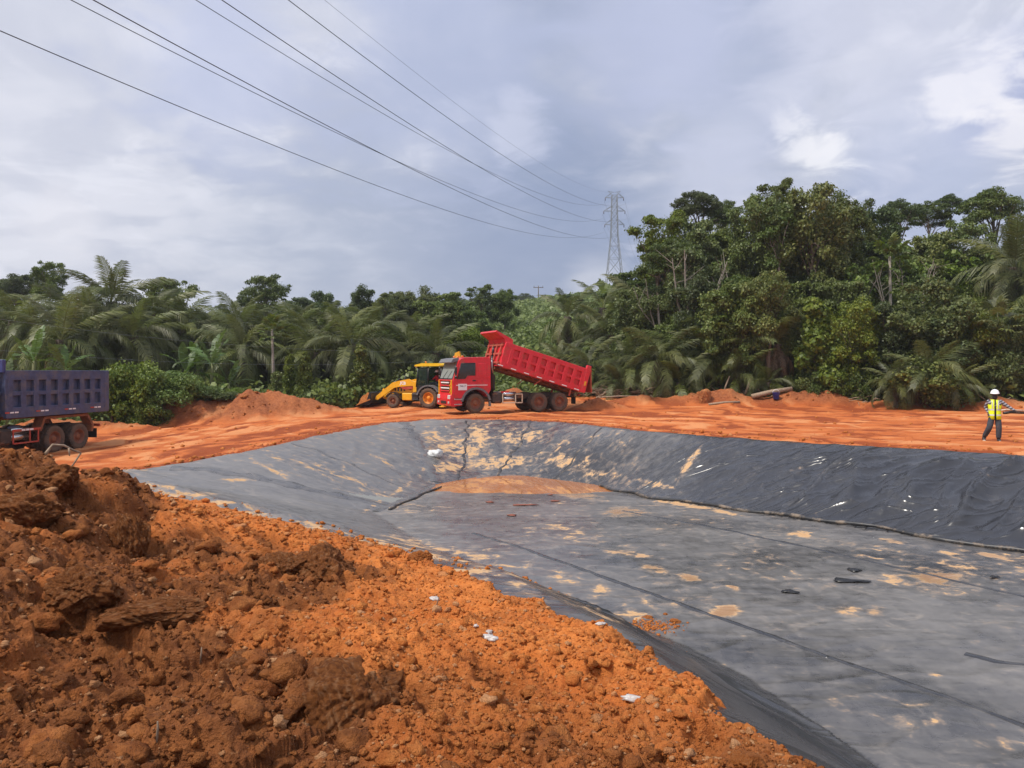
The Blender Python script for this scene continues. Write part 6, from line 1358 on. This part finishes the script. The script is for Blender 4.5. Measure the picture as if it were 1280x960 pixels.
def papaya(u, vtop, vbase, d, label, me=PL, n=26, s=1.0, mat='palebark', rt=.10):
    x, y, zt = W(u, vtop, d); _, _, zb_ = W(u, vbase, d); g0 = min(gz(x, y), zb_); T = empty('papaya_tree', (x, y, g0)); h = zt - g0 - .55 * s; tag(T, label, 'papaya tree'); q = MB(); q.tube([(.12, 0, -.3), (.08, 0, h * .5), (0, 0, h)], [rt * 1.3, rt, rt * .7], 8); q.build('trunk', M[mat], T)
    for i in range(n):
        t = i / (n - 1); f = ob('leaf', me, T); f.location = (0, 0, h - .5 * t * s); f.rotation_euler = (VR.uniform(-.3, .3), -math.radians(75 - 95 * t), i * 2.4); f.scale = (s * VR.uniform(.8, 1.1),) * 3
    return T
def bare_tree(u, vtop, d, label, seed, s=1.0, lean=(0, 0)):
    x, y, zt = W(u, vtop, d); g0 = gz(x, y) - .2; h = zt - g0; T = empty('bare_tree', (x, y, g0)); tag(T, label, 'tree'); r = random.Random(seed); q = MB(); fork = h * .45
    q.tube([(0, 0, 0), (lean[0] * .3, 0, fork * .5), (lean[0] * .5, 0, fork)], [.22 * s, .18 * s, .15 * s], 8, caps=False)
    for i in range(5):
        a = r.uniform(-1.1, 1.1) + (3.14 if i % 2 else 0); e = Vector((lean[0] + math.cos(a) * h * .22, math.sin(a) * h * .12, h * r.uniform(.8, 1.0))); b_ = Vector((lean[0] * .4, 0, fork * r.uniform(.7, 1))); m_ = b_.lerp(e, .5) + Vector((math.cos(a) * .4, 0, 0)); q.tube([b_, m_, e], [.12 * s, .08 * s, .03 * s], 6, caps=False)
        for _ in range(4): p = m_.lerp(e, r.random()); q.tube([p, p + Vector((r.gauss(0, .8), r.gauss(0, .5), r.uniform(.3, 1.2)))], [.035 * s, .012], 4, caps=False)
    q.build('trunk', M['palebark'], T); return T
# ------------------------------------------------------------------ who stands where
Gm = 'trees massed behind the palms on the left'; Gr = 'forest trees massed on the right'; Gh = 'trees on the far hill'; Gu = 'bushes along the forest edge'
plant('dense', 62, 322, 78, 46, 'lone round-crowned dark tree rising above the palms at far left'); plant('umbrella', 22, 343, 84, 70, 'flat-topped dark tree left of the round crown at far left'); plant('tall', 0, 340, 90, 60, 'grey-green tree cut by the left frame edge')
plant('umbrella', 332, 345, 80, 78, 'lone flat-topped open tree on the skyline between the palms'); plant('tall', 218, 344, 74, 70, 'open-crowned tree right of the tallest palm'); plant('tall', 200, 346, 78, 60, 'second open-crowned tree just right of the tallest palm')
plant('dark', 402, 360, 86, 50, 'dark tree on the skyline right of the flat-topped tree'); plant('umbrella', 378, 372, 90, 60, 'low flat tree between the flat-topped tree and the dark tree')
plant('dark', 455, 357, 80, 52, 'dark leafy tree at the left end of the skyline row above the loader'); plant('tall', 488, 361, 84, 50, 'bushy tree second in the skyline row above the loader'); plant('dense', 530, 356, 86, 62, 'broad tree in the middle of the skyline row above the loader'); plant('tall', 568, 362, 80, 56, 'pale-stemmed tree above the red truck cab')
plant('tall', 601, 355, 92, 46, 'tall thin tree on the skyline above the raised bed front'); plant('dense', 630, 357, 96, 44, 'rounded tree at the right end of the skyline row'); plant('light', 545, 368, 72, 70, 'light green tree with a white forked stem above the loader')
plant('dark', 716, 366, 105, 48, 'small dark pointed tree left of the tall pylon foot'); plant('shrub', 585, 402, 62, 46, 'yellowish bush beside a dark shrub above the truck cab'); plant('vine', 572, 412, 60, 36, 'dark vine-covered stump above the yellow boom')
for i in range(26):
    u = -60 + i * 26 + VR.uniform(-9, 9); d = VR.uniform(68, 100); kd = VR.choice(['dense', 'dark', 'tall', 'dense']); plant(kd, u, VR.uniform(376, 402) - (8 if u > 420 else 0), d, VR.uniform(60, 90), spot(LOOK[kd], u, 'behind the palms'), Gm)
for i in range(15):
    u = 395 + i * 13 + VR.uniform(-6, 6); kd = VR.choice(['dense', 'dark', 'bush', 'light', 'vine']); plant(kd, u, VR.uniform(392, 425), VR.uniform(58, 72), VR.uniform(44, 66), spot(LOOK[kd], u, 'behind the loader'), Gm)
# far hill skyline
for i in range(70):
    u = 200 + i * 9.4 + VR.uniform(-5, 5); d = VR.uniform(185, 290); v = np.interp(u, [200, 420, 560, 640, 700, 760, 860], [382, 376, 366, 368, 372, 362, 356]) + VR.uniform(-4, 12)
    if 585 < u < 745: d = VR.uniform(225, 290)
    kd = VR.choice(['dense', 'tall', 'dark', 'umbrella']); plant(kd, u, v, d, VR.uniform(16, 30), spot('small ' + LOOK[kd], u, 'on the far hill'), Gh)
plant('umbrella', 736, 366, 190, 22, 'small lone tree on the skyline left of the pylon')
# right forest
plant('tall', 824, 262, 60, 78, 'tall tree at the left end of the right-hand forest, nearest the pylon', base_dz=-.4); plant('umbrella', 873, 240, 64, 74, 'flat-topped open tree second from the left of the right-hand forest'); plant('tall', 862, 262, 62, 90, 'tall layered tree below the flat-topped one'); plant('umbrella', 905, 252, 70, 60, 'dark open crown between the flat-topped tree and the highest trees')
plant('dense', 950, 232, 57, 96, 'high green tree left of the highest forest crown'); plant('tall', 968, 224, 59, 62, 'open-topped tree with sky showing through its left side'); plant('dense', 1016, 221, 56, 116, 'highest and broadest tree of the right-hand forest'); plant('dense', 1058, 236, 58, 82, 'high tree at the right shoulder of the highest crown')
plant('dark', 1100, 252, 64, 80, 'dark tree right of the highest crowns'); plant('umbrella', 1124, 250, 68, 64, 'dark flat tree on the right skyline'); plant('umbrella', 1160, 254, 70, 56, 'small open tree on the right skyline'); plant('umbrella', 1187, 243, 70, 40, 'slim open crown on the right skyline left of the spreading tree'); plant('umbrella', 1240, 236, 68, 92, 'wide spreading tree on the right skyline'); plant('dense', 1200, 268, 64, 96, 'round green tree below the spreading tree'); plant('dark', 1284, 262, 66, 90, 'dark tree at the right frame edge')
plant('umbrella', 840, 300, 58, 90, 'layered tree over the white-stemmed one at the forest corner')
plant('light', 1080, 318, 55, 74, 'pale large-leaved tree with white limbs in the forest middle'); plant('light', 1130, 300, 56, 70, 'pale large-leaved tree with one yellow spray in the forest middle'); plant('light', 975, 262, 55, 60, 'light green tree high in the forest left of the highest crown')
for i in range(51):
    u = 800 + (i % 17) * 31 + VR.uniform(-11, 11); row = i // 17; d = (VR.uniform(52, 56), VR.uniform(56, 62), VR.uniform(62, 72))[row]
    if u < 850 and row == 0: continue
    v = np.interp(u, [790, 850, 920, 1000, 1100, 1200, 1320], [330, 300, 290, 282, 298, 305, 300]) + VR.uniform(-16, 26) + (60, 20, -6)[row]; kd = VR.choice(['dense', 'dense', 'dark', 'tall', 'light']); plant(kd, u, v, d, VR.uniform(80, 116), spot(LOOK[kd], u, 'deep in the forest' if row else 'inside the forest'), Gr)
for (u, v, d, w, k) in ((915, 350, 52, 96, 'dense'), (960, 330, 51, 80, 'dense'), (1020, 360, 50, 84, 'vine'), (1065, 368, 49.5, 90, 'dense'), (1110, 372, 49, 84, 'dark'), (1150, 345, 49, 130, 'dense'), (1215, 372, 48.5, 90, 'dense'), (1262, 392, 47, 84, 'dense'), (1180, 398, 47.5, 100, 'dark'), (1310, 360, 48, 100, 'dense'), (1350, 340, 50, 110, 'dark')):
    plant(k, u, v, d, w, {(1150): 'large rounded tree bulging forward in the right-hand forest', 915: 'tree at the left front of the right-hand forest', 1020: 'creeper-hung tree in the forest front with a dark hollow below'}.get(u, spot(LOOK[k], u, 'at the forest front')), None if u in (1150, 915, 1020) else Gr)
for i in range(30):
    u = 850 + i * 17 + VR.uniform(-8, 8); d = np.interp(u, [850, 920, 1090, 1340], [55, 52.5, 49, 47]) + VR.uniform(0, 3); kd = VR.choice(['dense', 'vine', 'bush', 'light', 'bush']); plant(kd, u, VR.uniform(372, 432), d, VR.uniform(56, 84), spot(LOOK[kd], u, 'filling the forest edge'), Gr)
for i in range(15):
    u = 1000 + i * 23; d = np.interp(u, [900, 1090, 1340], [51, 47.6, 45.6]) + VR.uniform(.6, 2); kd = VR.choice(['bush', 'vine', 'bush']); plant(kd, u, VR.uniform(420, 455), d, VR.uniform(48, 76), spot('dark bush' if kd == 'bush' else 'creeper-covered bush', u, 'at the foot of the forest'), Gu)
plant('bush', 1150, 438, 46.2, 120, 'broad bush jutting out at the foot of the right-hand forest'); plant('shrub', 815, 424, 54, 42, 'yellow-green large-leaved bush above the brush heap')
# left edge
for (u, v, d, w, lab) in ((165, 436, 43, 90, 'tall light green bush beside the blue truck tail'), (215, 452, 44, 80, 'light green bush right of the tall one beside the blue truck'), (255, 486, 46, 60, 'low light green bush behind the spoil heap'), (140, 470, 42.5, 60, 'light green bush against the blue truck tail'), (190, 490, 42.5, 60, 'low bush in front of the light green bushes'), (300, 480, 49, 46, 'small bush left of the papaya tree'), (30, 458, 45, 70, 'bush behind the blue truck bed, left'), (90, 462, 44, 60, 'bush behind the blue truck bed, right')): plant('shrub', u, v, d, w, lab)
for (u, v, d, w, lab) in ((345, 460, 50, 34, 'creeper-covered stump under the papaya tree'), (382, 437, 51, 38, 'pointed creeper-covered shrub right of the papaya tree'), (362, 440, 53, 34, 'creeper-hung shrub behind the pointed one'), (452, 424, 51.5, 46, 'tall dark creeper-covered shrub left of the loader'), (500, 445, 55, 40, 'creeper-covered shrub behind the loader bonnet'), (478, 452, 55, 36, 'creeper-covered shrub behind the loader arm')): plant('vine', u, v, d, w, lab)
for i in range(16):
    u = 250 + i * 22 + VR.uniform(-6, 6); kd = VR.choice(['bush', 'shrub']); plant(kd, u, VR.uniform(476, 490), edge_y((u - U0) / FPX * 50) + VR.uniform(.4, 2.2), VR.uniform(36, 56), spot('low ' + LOOK[kd].split()[0] + ' bush', u, 'edging the clearing'), Gu)
# palms left
GP = 'oil palms massed on the left'
palm(148, 378, 58, 'tallest oil palm on the left, fronds against the sky', None, 28, 1.05, low=-40); palm(190, 394, 60, 'oil palm leaning right of the tallest one', GP, 26, 1.0); palm(95, 398, 60, 'rounded oil palm left of the tallest one', GP, 26, 1.05); palm(62, 402, 66, 'oil palm below the round-crowned tree', GP, 24, 1.1)
palm(12, 402, 56, 'dry brownish oil palm at the left frame edge', None, 14, .95, dead=12); 
for (u, v, d) in ((230, 412, 60), (268, 420, 62), (300, 412, 58), (330, 424, 60), (368, 414, 60), (402, 414, 62), (40, 418, 56), (120, 418, 52), (170, 422, 53), (300, 436, 55), (395, 440, 57), (430, 420, 62), (470, 416, 66), (510, 432, 60), (545, 442, 58), (-40, 395, 58), (-80, 400, 60), (75, 425, 49), (440, 432, 56)): palm(u, v, d, spot('oil palm', u, 'in the dense stand' if v < 415 else 'low in the dense stand'), GP, 22, VR.uniform(.85, 1.05), dead=2)
# palms centre and right: young ones sprouting low
GY = 'young oil palms along the brush'
for (u, v, d, s_, m_) in ((700, 452, 56, .65, 'palm'), (735, 456, 55, .8, 'palm'), (764, 420, 60, .9, 'palm'), (790, 460, 54, .85, 'palml'), (822, 452, 53, 1.0, 'palm'), (855, 440, 55, 1.0, 'palml'), (850, 478, 52.2, .7, 'palml'), (890, 452, 53, 1.0, 'palml'), (905, 420, 56, .9, 'palml'), (870, 410, 57, .9, 'palml'), (925, 470, 51.5, .7, 'palml'), (935, 440, 52, .8, 'palml'), (775, 478, 53, .6, 'palm'), (1165, 468, 45.8, .75, 'palm'), (1120, 478, 46.3, .55, 'palm'), (1195, 480, 45.4, .5, 'palml'), (960, 478, 50.5, .5, 'palml')): palm(u, v, d, spot('young oil palm' if m_ == 'palm' else 'yellowish young oil palm', u, 'sprouting low'), GY, 16, s_, m_, 4 if u > 740 else 2, low=-10)
palm(708, 396, 62, 'old oil palm with a dark thick trunk and hanging dead fronds', None, 14, .9, dead=10); palm(752, 385, 68, 'oil palm with drooping brown fronds near the pylon foot', None, 12, .9, dead=12); palm(805, 385, 60, 'withered oil palm with brown hanging fronds at the forest corner', None, 4, .9, dead=14); palm(780, 395, 64, 'brown-fronded oil palm between two withered ones', None, 6, .9, dead=12); palm(1262, 335, 56, 'oil palm with grey-green fronds at the right frame edge', None, 24, 1.1); palm(1295, 360, 54, 'oil palm just past the right frame edge', None, 22, 1.0); palm(890, 395, 55, 'oil palm with dead fronds in front of the right-hand forest', None, 10, .8, dead=8); palm(975, 430, 51.5, 'brown withered oil palm before the dark hollow in the forest', None, 3, .8, dead=14)
# bananas, papaya
for (u, v, d, s_, n_, lab) in ((42, 412, 44, .95, 8, 'tall banana plant with one upright leaf behind the blue truck'), (82, 428, 43.5, .8, 9, 'bushy banana plant behind the middle of the blue truck bed'), (10, 449, 42, .75, 8, 'bright green banana plant at the left frame edge above the blue truck'), (265, 418, 50, 1.0, 10, 'large banana plant behind the spoil heap'), (232, 434, 50.5, .9, 9, 'banana plant left of the large one behind the spoil heap'), (286, 450, 49.5, .8, 8, 'low banana plant right of the large one behind the spoil heap'), (246, 424, 52, .85, 8, 'banana plant with upright leaves behind the other ones'), (724, 415, 62, .7, 7, 'banana plant on the slope above the raised truck bed'), (690, 400, 75, .8, 7, 'banana plant high on the grassy slope')): banana(u, v, d, lab, s_, n_)
papaya(340, 401, 470, 50.5, 'slender papaya tree with a pale stem and small crown'); papaya(1246, 392, 440, 47, 'tall plant with pale spreading leaf fans at the right', PL2, 18, 1.0, 'bark', .12); papaya(1112, 305, 400, 54, 'slim pale-stemmed tree with a tuft of light leaves in the forest', PL, 16, 1.6, 'palebark', .12)
bare_tree(862, 312, 55.5, 'white-stemmed forked tree at the corner of the right-hand forest', 3, 1.1, (.6, 0)); bare_tree(830, 330, 56.5, 'leaning bare pole tree left of the white forked tree', 8, .6, (-.2, 0)); bare_tree(1130, 318, 53.5, 'bare pale branches in the middle of the forest', 12, .55)
print('trees', len(SC.objects), time.time() - T0)
# ------------------------------------------------------------------ ground cover and brush
r_ = np.random.default_rng(3)
def cover(name, n, ua, ub, ya, yb, size, hh, mat, seed, label, dens=None):
    r = np.random.default_rng(seed); y = ya * (yb / ya) ** r.random(n); x = (r.uniform(ua, ub, n) - U0) / FPX * y; k = fbm(x * .35, y * .35, 4, seed); ok = (y > edge_y(x) - .3) & (k > -.35)
    x, y, k = x[ok], y[ok], k[ok]; zt_, t, s = ground_z(x, y); z = zt_ + r.random(len(x)) ** 1.3 * hh * (.6 + 1.3 * np.clip(k + .2, 0, 1))
    Nn = r.normal(size=(len(x), 3)) * .6 + np.array([0, -.25, .8]); V, F, T = leaves(np.stack([x, y, z], -1), Nn, size * (y / 50) ** .55, .4, seed, np.clip(.45 + .5 * k + .2 * r.normal(size=len(x)), 0, 1)); return tag(ob(name, np_mesh(name, V, F, M[mat], dict(tint=T))), label, kind='stuff')
cover('undergrowth', 60000, -120, 1400, 41, 66, .32, 1.3, 'leaf', 5, 'low leafy undergrowth along the forest edge')
cover('grass', 60000, 560, 770, 57, 250, .34, .8, 'blade', 6, 'light green grass and low scrub on the hillside behind the truck')
cover('undergrowth', 22000, -300, 570, 75, 320, .9, 2.6, 'leaf', 7, 'leafy scrub covering the ground of the far woods')
cover('undergrowth', 16000, 750, 1500, 75, 320, .9, 2.6, 'leaf', 9, 'leafy scrub covering the ground behind the right-hand forest')
cover('creepers', 22000, 230, 560, 46, 56, .34, .9, 'leafl', 8, 'bright creepers over the ground behind the spoil heap')
def brush(n, xa, xb, seed):
    r = random.Random(seed); q = MB()
    for i in range(n):
        x = r.uniform(xa, xb); y = edge_y(x) - .2 + r.uniform(-.5, 1.4); z = float(ground_z(np.array([x]), np.array([y]))[0][0]) + r.uniform(0, .45); L_ = r.uniform(.4, 1.5); a = r.uniform(0, 6.28); e = r.uniform(-.2, .5)
        p = Vector((x, y, z)); d_ = Vector((math.cos(a), math.sin(a) * .5, e)) * L_; q.tube([p, p + d_ * .5 + Vector((0, 0, r.uniform(0, .15))), p + d_], [r.uniform(.012, .045)] * 2 + [.01], 5)
    return q
tag(brush(700, 4, 17, 4).build('brush', M['wood']), 'tangle of cut branches heaped along the forest edge', kind='stuff')
tag(brush(160, 17, 31, 5).build('brush', M['wood']), 'scattered cut twigs along the right forest edge', kind='stuff')
def lay_log(u0, v0, u1, v1, d, r, lab, mat='wood', cat='log', name='log'):
    a, b_ = Vector(W(u0, v0, d)), Vector(W(u1, v1, d)); a.z = max(a.z, gz(a.x, d) + r); b_.z = max(b_.z, gz(b_.x, d) + r); q = MB(); m_ = a.lerp(b_, .5) + Vector((0, .05, .04)); q.tube([a, m_, b_], [r, r * .95, r * .8], 9); return tag(q.build(name, M[mat]), lab, cat)
lay_log(940, 501, 990, 498, 49.0, .16, 'thick pale log lying before the blue bucket'); lay_log(962, 496, 1002, 495, 50.2, .10, 'thin pale log lying behind the blue bucket'); lay_log(886, 512, 925, 506, 48.4, .08, 'whitish pole lying right of the earth stump'); lay_log(745, 497, 800, 496, 51, .05, 'thin pale pole lying on the brush behind the raised bed')
lay_log(932, 493, 940, 470, 50.5, .09, 'dead stem leaning out of the brush near the earth stump', 'wood', 'dead stem', 'dead_stem'); lay_log(902, 505, 912, 470, 51, .06, 'thin leaning dead stem behind the earth stump', 'wood', 'dead stem', 'dead_stem'); lay_log(828, 445, 822, 380, 56, .10, 'broken grey trunk standing among the withered palms', 'palebark', 'dead stem', 'dead_stem')
x, y, z = W(880, 507, 49); z = gz(x, y); cv, cf = CL[2]; st_ = ob('earth_stump', np_mesh('earth_stump', cv * np.array((.42, .35, .50)), cf, M['crumb'], dict(brown=np.full(len(cv), .7), pale=np.full(len(cv), .35)), True)); st_.location = (x, y, z + .35); tag(st_, 'earth-caked stump standing at the forest edge left of the log', 'stump')
x, y = (970 - U0) / FPX * 48.6, 48.6; z = gz(x, y); bk = empty('bucket', (x, y, z + .05)); tag(bk, 'small blue plastic bucket on the earth bank before the forest', 'bucket'); q = MB(); q.lathe([(.001, 0), (.17, .0), (.22, .42), (.235, .43), (.20, .42), (.15, .03), (.001, .03)], 16, Matrix.Rotation(math.pi / 2, 4, 'X')); q.build('tub', M['bluepl'], bk); q = MB(); q.tube([(.22 * math.cos(a), .0, .42 + .2 * math.sin(a)) for a in np.linspace(0, math.pi, 9)], .012, 5); q.build('handle', M['white'], bk)
# rolled liner and rubble by the walking worker
for (u, v, l, rr, lab, mt) in ((1272, 517, .75, .07, 'dark rolled sheet lying on the bank right of the walking worker', 'scrap'), (1266, 514, .7, .04, 'pale pipe resting on the dark rolled sheet', 'cream')):
    x, y = (u - U0) / FPX * 41, 41.0; z = gz(x, y) + rr + (.0 if mt == 'scrap' else .14); q = MB(); q.tube([(x - l, y, z), (x - .3, y + .1, z + .05), (x + l, y - .1, z)], [rr, rr * 1.1, rr * .9], 10); tag(q.build('liner_roll' if mt == 'scrap' else 'pipe', M[mt]), lab, 'roll' if mt == 'scrap' else 'pipe')
print('done', len(SC.objects), time.time() - T0)

# ------------------------------------------------------------------ humid air
hb = MB(); hb.box((0, 0, 52), (3300, 3300, 124)); hz = hb.build('haze', None); tag(hz, 'humid air over the site and the forest', kind='stuff')
hm = bpy.data.materials.new('humid_air'); hm.use_nodes = True; hn = hm.node_tree.nodes; hn.clear(); ho = hn.new('ShaderNodeOutputMaterial'); hv = hn.new('ShaderNodeVolumePrincipled')
hv.inputs['Color'].default_value = (.86, .90, .96, 1); hv.inputs['Density'].default_value = .00035; hv.inputs['Anisotropy'].default_value = .2; hm.node_tree.links.new(hv.outputs[0], ho.inputs['Volume']); hz.data.materials.append(hm)
print('tris', sum(len(m.polygons) * (2 if len(m.polygons) and m.polygons[0].loop_total == 4 else 1) for m in bpy.data.meshes if m.users), 'ground', len(ground.data.polygons))
